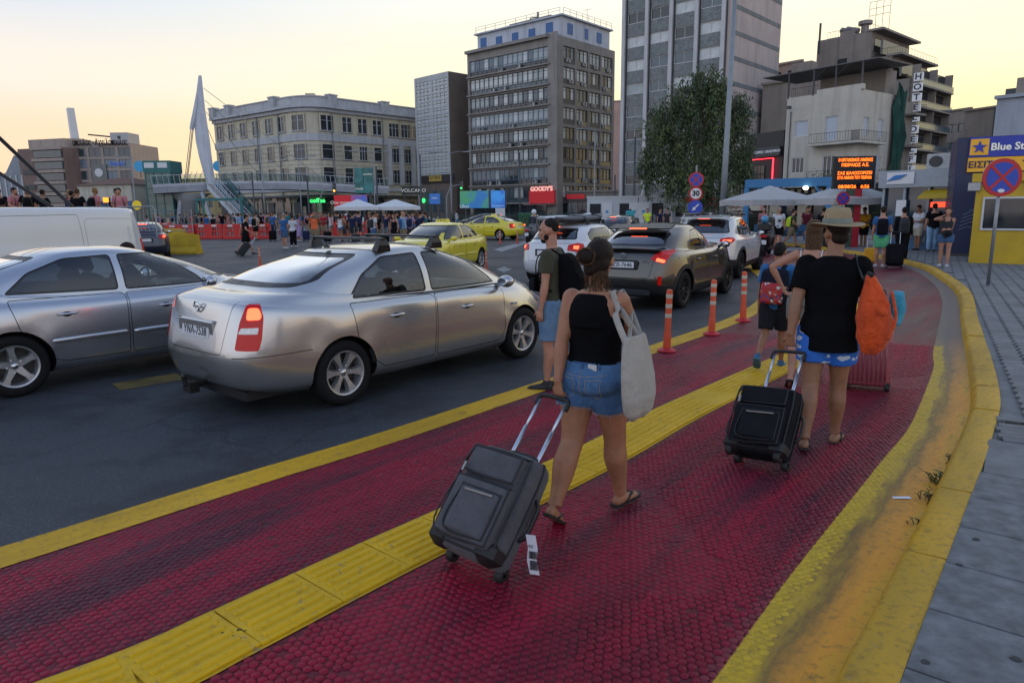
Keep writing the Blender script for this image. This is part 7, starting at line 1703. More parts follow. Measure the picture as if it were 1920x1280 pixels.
SCC = hatch(4.46,.915,.35,.87,3.51,1.06,1.02,1.04,.84,.20,1.12,3.50,1.13,.62,2.50,.66,1.56,1.615,.06,.14,
 [(.40,.96),(.70,.93),(.86,1.0),(.84,1.06),(.66,1.075),(.42,1.03)], [(.46,.985),(.68,.965),(.72,1.01),(.48,1.015)], lambda x: .50 if x < .5 else .42)
def cross_extras(t, S, pm):
 MB().box((.40,0,1.54),(.03,.30,.03)).build('high_brake_lamp', M_TAILL, t); q = MB(); q.rings([[(.36,-.60,1.535),(.7,-.6,1.57),(.7,.6,1.57),(.36,.60,1.535)],[(.36,-.60,1.565),(.7,-.6,1.60),(.7,.6,1.60),(.36,.60,1.565)]],True); q.build('roof_spoiler', pm, t)
 for sgn in (1,-1):
  MB().tube([(.8,sgn*.60,1.60),(1.0,sgn*.61,1.64),(2.1,sgn*.61,1.645),(2.4,sgn*.60,1.60)],.022,8).build('roof_rail', M_BLK, t, smooth=True); q = MB(); q.bevbox((0,0,0),(.03,.10,.10),.01); o = q.build('fog_lamp', M_TAILL, t, loc=(.10,sgn*.68,.58)); o.rotation_euler = (0,0,R(-25*sgn))
rw = gp(1383,521); loc, rz = place(rw, rw+Vector((math.sin(R(30)),math.cos(R(30)),0)), SCC)
cross = make_car('white_crossover', 'pearl white crossover with roof rails ahead of the dark crossover', SCC, paint('paint_pearl',(.56,.58,.60),.15,.28), loc, rz, None, None, extras=cross_extras, glass_side=M_CARGLD, wheel_style='thin')
SHB = hatch(4.32,.895,.32,.80,3.42,1.02,.97,.96,.76,.18,1.05,3.45,1.06,.62,2.44,.62,1.42,1.475,.08,.15,
 [(.42,.86),(.66,.82),(.84,.92),(.86,1.0),(.70,1.03),(.46,.98)], [(.56,.90),(.68,.88),(.72,.96),(.58,.97)], platex=.002, platez=.80)
M_WRAP = mat('board_bag_white', (.55,.57,.60), .6, var=.1, vscale=3); M_WRAP2 = mat('board_bag_grey', (.10,.11,.12), .7, var=.2, vscale=3)
def roofload(t, S, pm):
 MB().box((.40,0,1.40),(.03,.30,.025)).build('high_brake_lamp', M_TAILL, t)
 for xx in (1.1,1.95):
  bo = MB().tube([(xx,-.58,1.53),(xx,.58,1.53)],.018,8).build('roof_bar', M_BLK, t)
  for sgn in (1,-1): MB().box((xx,sgn*.55,1.485),(.09,.05,.09)).build('bar_foot', M_BLK, bo)
 MB().box((.03,.0,.80),(.04,.62,.16)).build('plate_recess', M_BLK, t)
rw = gp(1003,528); loc, rz = place(rw, rw+Vector((math.sin(R(33)),math.cos(R(33)),0)), SHB, side=1)
wh = make_car('white_hatchback', 'white hatchback with surfboards strapped on the roof, behind the standing man', SHB, paint('paint_white',(.62,.64,.66),.0,.3), loc, rz, None, '', extras=roofload, wheel_style='five')
M4 = Matrix.Translation(loc) @ rotz(rz)
for k, (off, z, ln_, wd, m, lab) in enumerate(((.18,1.60,2.6,.32,M_WRAP,'white surfboard bag on top of the roof load'),(-.2,1.585,2.4,.28,M_WRAP2,'dark board bag strapped beside the white surfboard bag'))):
 q = MB(); q.tube([(-ln_/2,0,.04),(-ln_/2+.15,0,0),(-.4,0,0),(.5,0,0),(ln_/2-.3,0,.03),(ln_/2,0,.10)],[(.05,.02),(wd*.6,.05),(wd,.065),(wd,.065),(wd*.7,.05),(.03,.015)],14,ref=(0,1,0)); p = M4 @ Vector((1.35,off,z)); o = thing('surfboard_bag', lab, 'surfboard', p, rz, 'roof load'); q.build('bag', m, o, smooth=True)
 for xx in (-.25,.6): q = MB(); n = 16; q.tube([(xx,wd*1.04*math.cos(2*math.pi*j/n),.076*math.sin(2*math.pi*j/n)) for j in range(n+1)],.012,5,False); q.build('strap', M_BLK, o)
def recolour(src, pm, label, loc, rz, name, plate_ok=True):
 c = copy_tree(src); old = [o for o in src.children if o.name.startswith('body')][0].data.materials[0]
 c.name = name; c.location = loc; c.rotation_euler = (0,0,rz); c['label'] = label
 if 'group' in c: del c['group']
 for o in c.children_recursive:
  if o.type == 'MESH' and o.data.materials and o.data.materials[0] == old:
   o.material_slots[0].link = 'OBJECT'; o.material_slots[0].material = pm
 return c
base_h = recolour(wh, paint('paint_navy',(.018,.024,.045),.3,.28), 'dark blue hatchback behind the white van', *place(gp(232,489), gp(232,489)+Vector((-.45,.89,0)), SHB, side=1), 'dark_hatchback')
for o in [o for o in base_h.children if o.name.startswith('roof_bar')]:
 for c in list(o.children): bpy.data.objects.remove(c)
 bpy.data.objects.remove(o)
M_BLKP = paint('paint_black',(.016,.017,.019),.3,.25)
for (u, v, dr, pm, lab, nm) in ((905,435,(-.9,.43),M_BLKP,'black car half hidden behind the far taxi','black_hatchback'),(660,425,(.95,-.3),MATS['paint_white'],'white car parked behind the waiting crowd','white_hatchback'),(608,424,(.95,-.3),paint('paint_red',(.30,.015,.015),.1,.3),'red car parked behind the waiting crowd','red_hatchback'),(790,432,(.93,-.36),M_BLKP,'black car parked behind the crowd near the litter bin','black_hatchback')):
 p = gp(u,v); d = Vector((*dr,0)).normalized(); recolour(base_h, pm, lab, p-d*2.1, math.atan2(d.y,d.x), nm)
p = gp(1302,462); d = Vector((math.sin(R(24)),math.cos(R(24)),0)); recolour(cross, M_BLKP, 'dark crossover at the head of the right lane beyond the white crossover', p-d*.5, math.atan2(d.y,d.x), 'black_crossover')
p = gp(1150,462); d = Vector((math.sin(R(26)),math.cos(R(26)),0)); recolour(base_h, M_BLKP, 'dark car beyond the roof-loaded hatchback', p-d*.5, math.atan2(d.y,d.x), 'black_hatchback')
# ---- white panel van
def van():
 L, w_, H = 6.1, .97, 1.98; xa, xb, r_ = 1.0, 5.0, .33
 lv = [(.12,L-.15,w_*.9,7,4,[(0,.28),(L,.26)]),(.03,L-.05,w_*.98,7,4,[(0,.40),(L,.38)]),(0,L,w_*.995,7,4,[(0,.56),(L,.52)]),(.01,L-.05,w_,7,3.6,[(0,.80),(xb,.80),(L,.72)]),(.02,L-.18,w_*.998,7,3.4,[(0,1.05),(xb,1.04),(L,.88)]),(.03,L-.40,w_*.985,7,3.2,[(0,1.18),(xb,1.16),(L-.3,1.08),(L,1.0)]),
          (.04,L-.60,w_*.975,7,3.2,[(0,1.24),(xb,1.22),(L-.5,1.16)]),(.05,L-.85,w_*.965,7,3.2,[(0,1.30),(xb,1.28),(L-.6,1.24)]),(.09,L-1.25,w_*.93,7,3.4,[(0,1.60),(L*.5,1.60),(L-1,1.56)]),(.14,L-1.75,w_*.87,7,4,[(0,1.86),(L*.5,1.87),(L-1.7,1.84)]),(.22,L-1.95,w_*.78,6,4,[(0,1.935),(L*.5,1.95),(L-1.8,1.92)]),(1.2,L-2.6,w_*.4,4,3,[(0,1.965),(L,1.965)]),(2.2,2.4,.05,2,2,[(0,1.97),(L,1.97)])]
 S = dict(L=L,w=w_,r=r_,xa=xa,xb=xb,zsill=.30,tw=.215,flare=.0,groups=GROUPS,sub=[4,2,5,3],lv=lv,xseat=4.2,xdash=5.0,zdash=1.15,mirror=(4.75,1.25),handles=[(3.95,1.05)],plate=(.03,.8,0),floor=.45)
 S['hy'] = lambda x: w_
 S['cuts'] = [('windscreen', rounded([(-.78,1.24),(.78,1.24),(.66,1.80),(-.66,1.80)],.06),'rear',lambda f: f.calc_center_median().x > 4.0 and f.calc_center_median().z > 1.15 and f.normal.x > .15 and abs(f.normal.y) < .55,'GF',-.004,.03),
  ('side_window', rounded([(4.02,1.26),(4.95,1.22),(4.55,1.72),(4.02,1.74)],.05),'side',lambda f: abs(f.normal.y) > .3 and f.calc_center_median().z > 1.1,'GF',-.004,.02),
  ('tail_lamp', rounded([(.62,.85),(.76,.85),(.80,1.28),(.66,1.28)],.02),'c',lambda f: True,M_TAIL,.005,0),
  ('gap', rounded([(.42,.62),(1.72,.60),(1.70,1.74),(.42,1.72)],.16,6),'side',lambda f: abs(f.normal.y) > .3,None,0,.006), ('gap', rounded([(1.80,.42),(3.90,.42),(3.90,1.80),(1.80,1.82)],.06),'side',lambda f: abs(f.normal.y) > .3,None,0,.008)]
 a, b_ = at(284,400,15.8), at(-10,400,12.4); d = Vector((b_.x-a.x,b_.y-a.y,0)).normalized(); nrm = Vector((-d.y,d.x,0)); loc = Vector((a.x,a.y,0))-nrm*w_
 make_car('white_van', 'white panel van parked behind the silver liftback at the left edge', S, MATS['paint_white'], loc, math.atan2(d.y,d.x), cat='van', wheel_style='five')
van()
# ---- scooters
def scooter(name, label, p, rz, col, box=True, helmet=None):
 t = thing(name, label, 'scooter', p, rz, 'scooters'); pm = mat('scooter_'+name+str(int(col[0]*1000)), col, .35, var=.15, coat=.5)
 for x, r_ in ((.0,.27),(1.32,.27)):
  q = MB(); q.lathe([(r_*.6,-.05),(r_*.9,-.065),(r_,-.03),(r_,.03),(r_*.9,.065),(r_*.6,.05)],24,'Y'); wv = q.build('wheel', M_RUB, t, smooth=True, loc=(x,0,r_)); q = MB(); q.lathe([(r_*.62,-.03),(r_*.62,.03),(.02,.04)],18,'Y'); q.build('rim', M_ALLOYD, wv)
 q = MB(); q.tube([(-.25,0,.80),(-.05,0,.72),(.25,0,.62),(.45,0,.45)],[(.12,.10),(.20,.17),(.20,.20),(.16,.14)],12,ref=(0,1,0)); q.build('tail_fairing', pm, t, smooth=True)
 q = MB(); q.tube([(-.15,0,.86),(.15,0,.86),(.45,0,.80),(.62,0,.78)],[(.12,.05),(.16,.06),(.15,.06),(.10,.04)],12,ref=(0,1,0)); q.build('seat', M_BLK, t, smooth=True)
 q = MB(); q.box((.72,0,.34),(.5,.34,.10)); q.build('floorboard', M_BLKM, t); q = MB(); q.tube([(.95,0,.35),(1.08,0,.7),(1.02,0,1.02)],[(.20,.08),(.24,.10),(.16,.08)],12,ref=(0,1,0)); q.build('front_shield', pm, t, smooth=True)
 q = MB(); q.tube([(1.32,0,.27),(1.12,0,.75),(1.02,0,1.05)],.035,8); q.build('fork', M_STEEL, t); q = MB(); q.tube([(.95,-.36,1.08),(1.03,-.1,1.06),(1.03,.1,1.06),(.95,.36,1.08)],.018,8); q.build('handlebar', M_BLK, t)
 for s in (-1,1): q = MB(); q.tube([(1.0,s*.28,1.08),(1.0,s*.34,1.24)],.008,5); q.ell((.99,s*.36,1.28),(.02,.07,.05),10,6); q.build('mirror', M_BLK, t)
 q = MB(); q.add([(1.06,-.22,1.08),(1.06,.22,1.08),(.98,.18,1.42),(.98,-.18,1.42)],[(0,1,2,3)]); q.build('screen', M_CARGLD, t)
 q = MB(); q.bevbox((-.30,0,.74),(.05,.22,.08),.02); q.build('tail_lamp', M_TAIL, t); q = MB(); q.bevbox((-.30,0,.52),(.02,.20,.16),.005); q.build('number_plate', M_PLATE, t); q = MB(); q.tube([(-.2,-.2,.3),(.35,-.2,.28)],.05,8); q.build('exhaust', M_BLKM, t)
 if box: q = MB(); q.bevbox((-.22,0,1.08),(.40,.46,.32),.07); q.build('top_box', M_BLK, t, auto=40)
 return t
sp_ = gp(1432,480); scooter('parked_scooter', 'dark scooter with top box parked on the walkway edge, seen from behind', sp_, R(62), (.02,.02,.024))
q = MB(); q.ell((0,0,.12),(.14,.13,.14),16,10); o = q.build('helmet', mat('helmet_blue',(.04,.25,.45),.2,var=.2,vscale=6,coat=.6), None, smooth=True, loc=Vector((sp_.x,sp_.y,0))+Vector((math.cos(R(62))*-.22,math.sin(R(62))*-.22,1.24))); tag(o, 'blue helmet resting on the parked scooter top box', 'helmet')
scooter('ridden_scooter', 'grey scooter ridden by the white-helmeted rider near the far taxi', gp(990,458), R(75), (.10,.105,.11), False); scooter('delivery_scooter', 'scooter with turquoise delivery box near the site cabins', gp(1196,447), R(10), (.02,.02,.02), True)
q = MB(); q.bevbox((0,0,.22),(.46,.46,.44),.04); p = gp(1188,447); o = q.build('delivery_box', mat('box_turquoise',(.02,.30,.34),.5,var=.1), None, loc=(p.x-.25,p.y,1.22)); tag(o, 'turquoise delivery box on the scooter near the site cabins', 'box')
# ================================================================== PEOPLE
V3 = Vector
def remesh(q, name, m, voxel, it=4, fac=.5, parent=None):
 """closed overlapping shapes -> one continuous smooth surface"""
 me = q.mesh('tmp', m); o = bpy.data.objects.new('tmp', me)
 r_ = o.modifiers.new('r','REMESH'); r_.mode = 'VOXEL'; r_.voxel_size = voxel; r_.adaptivity = 0
 if it: s_ = o.modifiers.new('s','SMOOTH'); s_.factor = fac; s_.iterations = it
 new = baked(o); new.name = name
 bpy.data.objects.remove(o); bpy.data.meshes.remove(me); new.materials.clear(); new.materials.append(m); new.polygons.foreach_set('use_smooth',[True]*len(new.polygons)); new.update()
 return new
def ik(a, t, l1, l2, pole):
 a, t = V3(a), V3(t); d = t-a; L = min(d.length, (l1+l2)*.998); u = d.normalized(); x = (l1*l1-l2*l2+L*L)/(2*L); h = math.sqrt(max(0,l1*l1-x*x)); p = V3(pole); p = (p-u*p.dot(u)).normalized()
 return a+u*x+p*h, a+u*L
def chain(pts, rad, sub=4):
 """smooth path with interpolated radii for limbs"""
 P = smooth_path(pts, sub); n = len(pts); rr = []
 for i in range(len(P)):
  s = i/sub; k = min(int(s), n-2); f = s-k; f = f*f*(3-2*f); a, b_ = rad[k], rad[k+1]
  if not isinstance(a, tuple): a = (a,a)
  if not isinstance(b_, tuple): b_ = (b_,b_)
  rr.append((a[0]+(b_[0]-a[0])*f, a[1]+(b_[1]-a[1])*f))
 return P, rr
class Fig:
 """joint positions of a walking or standing figure, facing +Y, then the shapes hung on them"""
 def __init__(s, h=1.75, fem=False, legL=(12,6), legR=(-12,12), armL=None, armR=None, lean=3, head=(0,0), hipw=None, build=1.0, twist=0, elL=(-.5,-.8,-.2), elR=(.5,-.8,-.2), footL=0, footR=0, toe=8):
  k = h/1.75; s.k = k; s.h = h; s.fem = fem; s.b = build; c = lambda x,y,z: V3((x*k,y*k,z*k))
  hw = (.088 if not fem else .092)*k; Lt, Ls = .425*k, .415*k; ankz = .075*k
  hip = V3((0,0,0)); s.J = {}; low = 9
  for sd, (a, b_), fp in ((-1,legL,footL),(1,legR,footR)):
   h0 = V3((sd*hw,0,0)); a, b_ = R(a), R(b_); kn = h0+V3((sd*.004,math.sin(a),-math.cos(a)))*Lt; an = kn+V3((sd*.0,math.sin(a-b_),-math.cos(a-b_)))*Ls
   pitch = R(fp); f = V3((sd*math.sin(R(toe)),math.cos(pitch),-math.sin(pitch))); ball = an+f*(.145*k)+V3((0,0,-.058*k*math.cos(pitch))); s.J[sd] = dict(hip=h0,kn=kn,an=an,ball=ball,fd=f,pitch=pitch)
   up = V3((0,math.sin(pitch),math.cos(pitch))); s.J[sd]['up'] = up; lo = min((an-up*.075*k-f*.05*k).z, (an-up*.075*k+f*.18*k).z, (an-up*.075*k).z); low = min(low, lo)
  dz = V3((0,0,-low))
  for sd in (-1,1):
   for q in ('hip','kn','an','ball'): s.J[sd][q] += dz
  s.pel = dz.copy(); l = R(lean)
  def sp(z, y=0, x=0): return s.pel+V3((x*k, (math.sin(l)*z+y)*k, math.cos(l)*z*k))
  s.sp = sp; sw = (.172 if not fem else .152)*(.6+.4*build); s.sw = sw; tw = R(twist)
  s.neck = sp(.565,.0); s.hc = sp(.715,.03)
  for sd, tgt, pole in ((-1,armL,elL),(1,armR,elR)):
   sh = sp(.475,-.01); sh = sh+V3((sd*sw*k*math.cos(tw),sd*sw*k*math.sin(tw),0)); s.J[sd]['sh'] = sh; L1, L2 = .285*k, .255*k
   t = V3(tgt) if tgt is not None else sh+V3((sd*.07*k,.04*k,-.52*k)); el, wr = ik(sh, t, L1, L2, V3(pole)); s.J[sd]['el'] = el; s.J[sd]['wr'] = wr
  yaw, pit = head; s.hm = Matrix.Translation(s.hc) @ rotz(R(yaw)) @ Matrix.Rotation(R(pit),4,'X')
 def torso(s, q, g=0.0, z0=-.07, z1=.50, flat=False, n=20, arms=True):
  k, b_ = s.k, s.b
  prof = [(-.09,.125,.10,0),(-.05,.155,.118,-.005),(0,.170,.124,-.008),(.06,.160,.118,-.004),(.14,.140,.102,.0),(.22,.143,.104,.004),(.32,.160,.112,.006),(.40,.168,.112,.002),(.46,.160,.098,-.008),(.50,.130,.080,-.012),(.535,.085,.068,-.012)] if not s.fem else \
               [(-.09,.135,.108,-.006),(-.05,.166,.126,-.014),(0,.180,.130,-.014),(.06,.160,.116,-.006),(.15,.124,.092,.0),(.22,.126,.094,.004),(.31,.142,.106,.010),(.38,.148,.100,.004),(.45,.142,.084,-.008),(.495,.112,.068,-.012),(.53,.075,.060,-.012)]
  P = [p for p in prof if z0-1e-6 <= p[0] <= z1+1e-6]; rs = []
  def ev(z):
   zs = [p[0] for p in prof]; return [float(pchip(zs,[p[i] for p in prof])(z)) for i in (1,2,3)]
  m = 16
  for i in range(m+1):
   z = z0+(z1-z0)*i/m; rx, ry, oy = ev(z); rx, ry = rx*b_+g/k, ry*b_+g/k; c = s.sp(z, oy); ring_ = []
   for j in range(n):
    a = 2*math.pi*j/n; ca, sa = math.cos(a), math.sin(a); e = 2.5; r_ = (abs(ca)**e+abs(sa)**e)**(-1/e); ring_.append(c+V3((rx*k*r_*ca, ry*k*r_*sa, 0)))
   rs.append(ring_)
  q.rings(rs, True)
 def leg(s, q, sd, g=0.0, t0=0.0, t1=1.0, loose=0.0, n=14):
  """thigh to ankle; t in 0..2 (1 = knee)"""
  k, J, f = s.k, s.J[sd], (1.06 if s.fem else 1.0)*s.b; hp, kn, an = J['hip']+V3((0,0,.03*k)), J['kn'], J['an']
  def pos(t): return hp.lerp(kn,t) if t <= 1 else kn.lerp(an,t-1)
  prof = [(0,.098),(.25,.094),(.55,.078),(.85,.060),(1.0,.056),(1.12,.054),(1.30,.0585),(1.5,.053),(1.75,.040),(1.93,.034),(2.0,.036)]
  rad = pchip([p[0] for p in prof],[p[1] for p in prof]); N = 18; pts = []; rr = []
  for i in range(N+1):
   t = t0+(t1-t0)*i/N; p = pos(t); back = .018*math.exp(-((t-1.33)/.2)**2)*k; pts.append(p+V3((0,-back,0))); r_ = float(rad(t))*k*f+g+loose*max(0,t-.1)*.5; rr.append((r_*1.0,r_*1.0))
  q.tube(pts, rr, n, True)
 def glutes(s, q, g=0.0):
  for sd in (-1,1): q.ell(s.sp(-.015,-.055,sd*.075),((.082*s.b)*s.k+g,.075*s.k*s.b+g,.085*s.k+g),14,10)
 def arm(s, q, sd, g=0.0, t0=0.0, t1=2.0, n=12, loose=0.0):
  k, J = s.k, s.J[sd]; sh, el, wr = J['sh'], J['el'], J['wr']; f = (.90 if s.fem else 1.04)*s.b
  def pos(t): return sh.lerp(el,t) if t <= 1 else el.lerp(wr,t-1)
  prof = [(0,.054),(.2,.053),(.5,.048),(.85,.040),(1.0,.038),(1.2,.0415),(1.5,.036),(1.85,.026),(2.0,.025)]; rad = pchip([p[0] for p in prof],[p[1] for p in prof]); N = 14; pts = []; rr = []
  for i in range(N+1): t = t0+(t1-t0)*i/N; pts.append(pos(t)); r_ = float(rad(t))*k*f+g+loose*t; rr.append((r_,r_))
  q.tube(pts, rr, n, True)
  if t0 <= 0: q.ell(sh,(.056*k*f+g,.056*k*f+g,.056*k*f+g),12,8)
 def head(s, q):
  k, M = s.k, s.hm; q.m = M
  q.ell((0,-.012*k,.022*k),(.076*k,.096*k,.098*k),18,14); q.ell((0,.030*k,-.045*k),(.058*k,.062*k,.072*k),16,12); q.ell((0,.052*k,-.092*k),(.034*k,.034*k,.028*k),12,8)
  q.tube([(0,.080*k,.020*k),(0,.098*k,-.010*k),(0,.112*k,-.034*k),(0,.090*k,-.044*k)],[.011*k,.012*k,.016*k,.012*k],8)      # nose
  q.ell((0,.078*k,.030*k),(.055*k,.016*k,.013*k),12,8)                                                                      # brow
  for sx in (-1,1):
   q.ell((sx*.045*k,.062*k,-.020*k),(.022*k,.018*k,.022*k),10,8)                                                          # cheek
   q.ell((sx*.079*k,-.012*k,-.008*k),(.012*k,.022*k,.034*k),10,8)                                                         # ear
  q.ell((0,.086*k,-.066*k),(.024*k,.014*k,.008*k),10,6); q.ell((0,.084*k,-.078*k),(.021*k,.014*k,.009*k),10,6)                # lips
  q.m = Matrix.Identity(4); q.tube([s.sp(.50,-.012),s.neck+V3((0,.0,0)),M @ V3((0,-.02*k,-.05*k))],[.062*k*(.92 if s.fem else 1.08),.052*k*(.92 if s.fem else 1.1),.052*k*(.9 if s.fem else 1.1)],14)
 def foot(s, q, sd, g=0.0, sole=0.0):
  k, J = s.k, s.J[sd]; f, u, an = J['fd'], J['up'], J['an']; b_ = an-u*(.046*k)
  pts = [b_-f*.062*k+u*.004*k, b_-f*.045*k, b_, b_+f*.06*k-u*.006*k, b_+f*.12*k-u*.014*k, b_+f*.165*k-u*.018*k, b_+f*.19*k-u*.020*k]
  rr = [(.018,.016),(.032,.034),(.036,.042),(.040,.032),(.045,.022),(.038,.016),(.016,.010)]
  q.tube(pts,[(a*k+g,b2*k+g) for a,b2 in rr],14,True,ref=(1,0,0))
 def hand(s, q, sd, grip=.5, dirv=None, palm=None):
  """palm, four unequal bent fingers and a thumb from the side of the palm"""
  k, J = s.k, s.J[sd]; wr = J['wr']; d = V3(dirv).normalized() if dirv is not None else (wr-J['el']).normalized(); pn = V3(palm) if palm is not None else V3((-sd,0,0)); pn = (pn-d*pn.dot(d)).normalized(); sdv = d.cross(pn)*(1 if sd > 0 else -1)
  if sdv.y < 0 and palm is None: sdv = -sdv
  q.tube([wr-d*.01*k, wr+d*.03*k, wr+d*.065*k, wr+d*.09*k],[(.024*k,.019*k),(.034*k,.016*k),(.040*k,.015*k),(.036*k,.011*k)],12,True,ref=sdv)
  for i, (o, ln_) in enumerate(((.030,.072),(.010,.080),(-.010,.074),(-.029,.058))):
   p = wr+d*.085*k+sdv*o*k; dd = d.copy(); pts = [p-d*.012*k]; L = ln_*k; a = grip*R(78)
   for seg in (.42,.32,.26):
    dd = (dd*math.cos(a)+pn*math.sin(a)).normalized(); p = p+dd*L*seg; pts.append(p); pn2 = pn; pn_l = (pn*math.cos(a)-d*math.sin(a));
    a_next = a;
    dd2 = dd; pn = (pn-dd*pn.dot(dd)).normalized()
   q.tube(pts,[.0092*k,.0088*k,.0082*k,.0068*k],8,True); pn = V3(palm) if palm is not None else V3((-sd,0,0)); pn = (pn-d*pn.dot(d)).normalized()
  t0 = wr+d*.028*k+sdv*.026*k; t1 = t0+(d*.55+sdv*.75+pn*.35*(.5+grip)).normalized()*.040*k; t2 = t1+(d*.9+sdv*.1*(1-grip)+pn*.8*grip).normalized()*.034*k; q.tube([t0-sdv*.01*k,t0,t1,t2],[.013*k,.0125*k,.0105*k,.008*k],8,True)
 def body(s, voxel=.0075, m=None, name='body', hands=(.5,.5), hdir=(None,None), palm=(None,None), it=5):
  q = MB(); s.torso(q, 0, -.09, .535); s.glutes(q)
  for i, sd in enumerate((-1,1)): s.leg(q, sd, 0, 0, 2); s.foot(q, sd); s.arm(q, sd); s.hand(q, sd, hands[i], hdir[i], palm[i])
  s.head(q); return remesh(q, name, m, voxel, it, .45)
def skin(name, c):
 if name in MATS: return MATS[name]
 m, b, p = newmat(name); P = b.coord('Object'); n = b.noise(14,4,.6,P); cc = b.mix(b.maprange(n,.3,.7), tuple(x*.84 for x in c), tuple(min(1,x*1.12) for x in c)); cc = b.mix(b.math('MULTIPLY', b.maprange(b.noise(4.5,4,.6,P),.45,.7), .4), cc, (c[0]*1.05,c[1]*.78,c[2]*.72)); cc = b.mix(b.math('MULTIPLY', b.maprange(b.noise(70,2,.5,P),.66,.74), .35), cc, tuple(x*.6 for x in c)); b.link(cc, p.inputs['Base Color']); p.inputs['Roughness'].default_value = .48; p.inputs['Specular IOR Level'].default_value = .35
 p.inputs['Subsurface Weight'].default_value = .06; p.inputs['Subsurface Radius'].default_value = (.02,.008,.004); p.inputs['Subsurface Scale'].default_value = .4
 b.link(b.bump(b.noise(160,3,.6,P), .08, .002), p.inputs['Normal']); MATS[name] = m; return m
def cloth(name, c, var=.2, weave=240, wr=.35, rough=.9):
 if name in MATS: return MATS[name]
 m, b, p = newmat(name); P = b.coord('Object'); n = b.noise(7,5,.65,P); cc = b.mix(b.maprange(n,.3,.7), tuple(x*(1-var) for x in c), tuple(min(1,x*(1+var)) for x in c)); b.link(cc, p.inputs['Base Color']); p.inputs['Roughness'].default_value = rough; p.inputs['Specular IOR Level'].default_value = .06 if max(c) < .03 else .2
 p.inputs['Sheen Weight'].default_value = .0 if max(c) < .03 else .12
 h = b.math('ADD', b.math('MULTIPLY', b.noise(9,4,.6,P,.6), 1.0), b.math('MULTIPLY', b.noise(weave,2,.5,P), .12)); b.link(b.bump(h, wr*1.35, .035), p.inputs['Normal']); MATS[name] = m; return m
def denim(name, c, c2):
 m, b, p = newmat(name); P = b.coord('Object'); n = b.noise(6,5,.65,P); f = b.noise(3,3,.5,b.coord('Object',(1,1,.5))); cc = b.mix(b.maprange(n,.35,.7), c, c2); st = b.noise(1.0,2,.5,b.coord('Object',(420,420,40))); cc = b.mix(b.math('MULTIPLY', b.maprange(st,.45,.6), .3), cc, tuple(min(1,x*2.0+.03) for x in c2)); b.link(cc, p.inputs['Base Color']); p.inputs['Roughness'].default_value = .9; p.inputs['Specular IOR Level'].default_value = .2
 b.link(b.bump(b.math('ADD', b.noise(10,4,.6,P,.5), b.math('MULTIPLY', b.noise(300,2,.5,P),.15)), .4, .02), p.inputs['Normal']); MATS[name] = m; return m
M_SKIN1 = skin('skin_tan', (.33,.155,.085)); M_SKIN2 = skin('skin_light', (.42,.215,.14)); M_SKIN3 = skin('skin_olive', (.28,.14,.08))
def hairmat(name, c):
 m, b, p = newmat(name); n = b.noise(1.0,4,.6,b.coord('Object',(130,130,22))); b.link(b.mix(b.maprange(n,.35,.65), tuple(x*.55 for x in c), tuple(x*1.5 for x in c)), p.inputs['Base Color']); p.inputs['Roughness'].default_value = .6; p.inputs['Specular IOR Level'].default_value = .2; b.link(b.bump(n,.9,.012), p.inputs['Normal']); MATS[name] = m; return m
M_HAIRD = hairmat('hair_dark', (.016,.009,.006)); M_HAIRB = hairmat('hair_brown', (.075,.040,.020)); M_HAIRK = hairmat('hair_black', (.008,.006,.005))
M_BLKC = cloth('cloth_black', (.006,.006,.007)); M_DENIM = denim('denim_blue', (.035,.085,.19), (.075,.16,.29)); M_DENIM2 = denim('denim_pale', (.07,.14,.24), (.14,.24,.36)); M_TOTE = cloth('cotton_beige', (.36,.33,.285), .1, 160, .5)
M_RUBB = mat('sandal_rubber', (.012,.012,.013), .6, var=.2); M_STITCH = mat('stitch_thread', (.34,.28,.18), .8, var=0)
def att(parent, name, me): return link(name, me, parent)
def place_person(label, p, az, name='person', group=None):
 t = thing(name, label, 'person', (p.x,p.y,p.z if len(p) > 2 else 0), -R(az), group); return t
def flipflop(F, sd, t, m=M_RUBB):
 k, J = F.k, F.J[sd]; f, u, an = J['fd'], J['up'], J['an']; r_ = f.cross(u).normalized(); b_ = an-u*(.079*k); pts = [(-.075,.028),(-.05,.036),(0,.036),(.06,.040),(.12,.047),(.17,.044),(.20,.030),(.215,.008)]
 q = MB(); poly = [b_+f*(y*k)+r_*(x*k) for y,x in pts]+[b_+f*(y*k)-r_*(x*k) for y,x in reversed(pts)]; n = len(poly); q.rings([[p for p in poly],[p+u*.016*k for p in poly]],True); o = q.build('sandal', m, t)
 q = MB(); toe = b_+f*.15*k+u*.03*k
 for s in (-1,1): q.tube([toe, b_+f*.09*k+r_*s*.03*k+u*.055*k, b_+f*.02*k+r_*s*.042*k+u*.02*k],[.006*k,.009*k,.007*k],6)
 q.tube([toe, toe-u*.03*k],.005*k,6); q.build('strap', m, o); return o
def shoe(F, sd, t, m, high=.02, sole=None):
 k, J = F.k, F.J[sd]; q = MB(); F.foot(q, sd, .012*k); f, u, an = J['fd'], J['up'], J['an']; q.tube([an-u*.03*k, an+u*high*k],[.048*k,.044*k],12); o = att(t, 'shoe', remesh(q,'shoe',m,.009*k,3))
 r_ = f.cross(u).normalized(); b_ = an-u*(.080*k); q = MB(); pts = [(-.08,.03),(-.05,.042),(0,.042),(.06,.046),(.12,.053),(.17,.048),(.205,.030)]; poly = [b_+f*(y*k)+r_*(x*k) for y,x in pts]+[b_+f*(y*k)-r_*(x*k) for y,x in reversed(pts)]; q.rings([poly,[p+u*.022*k for p in poly]],True); q.build('sole', sole or m, o)
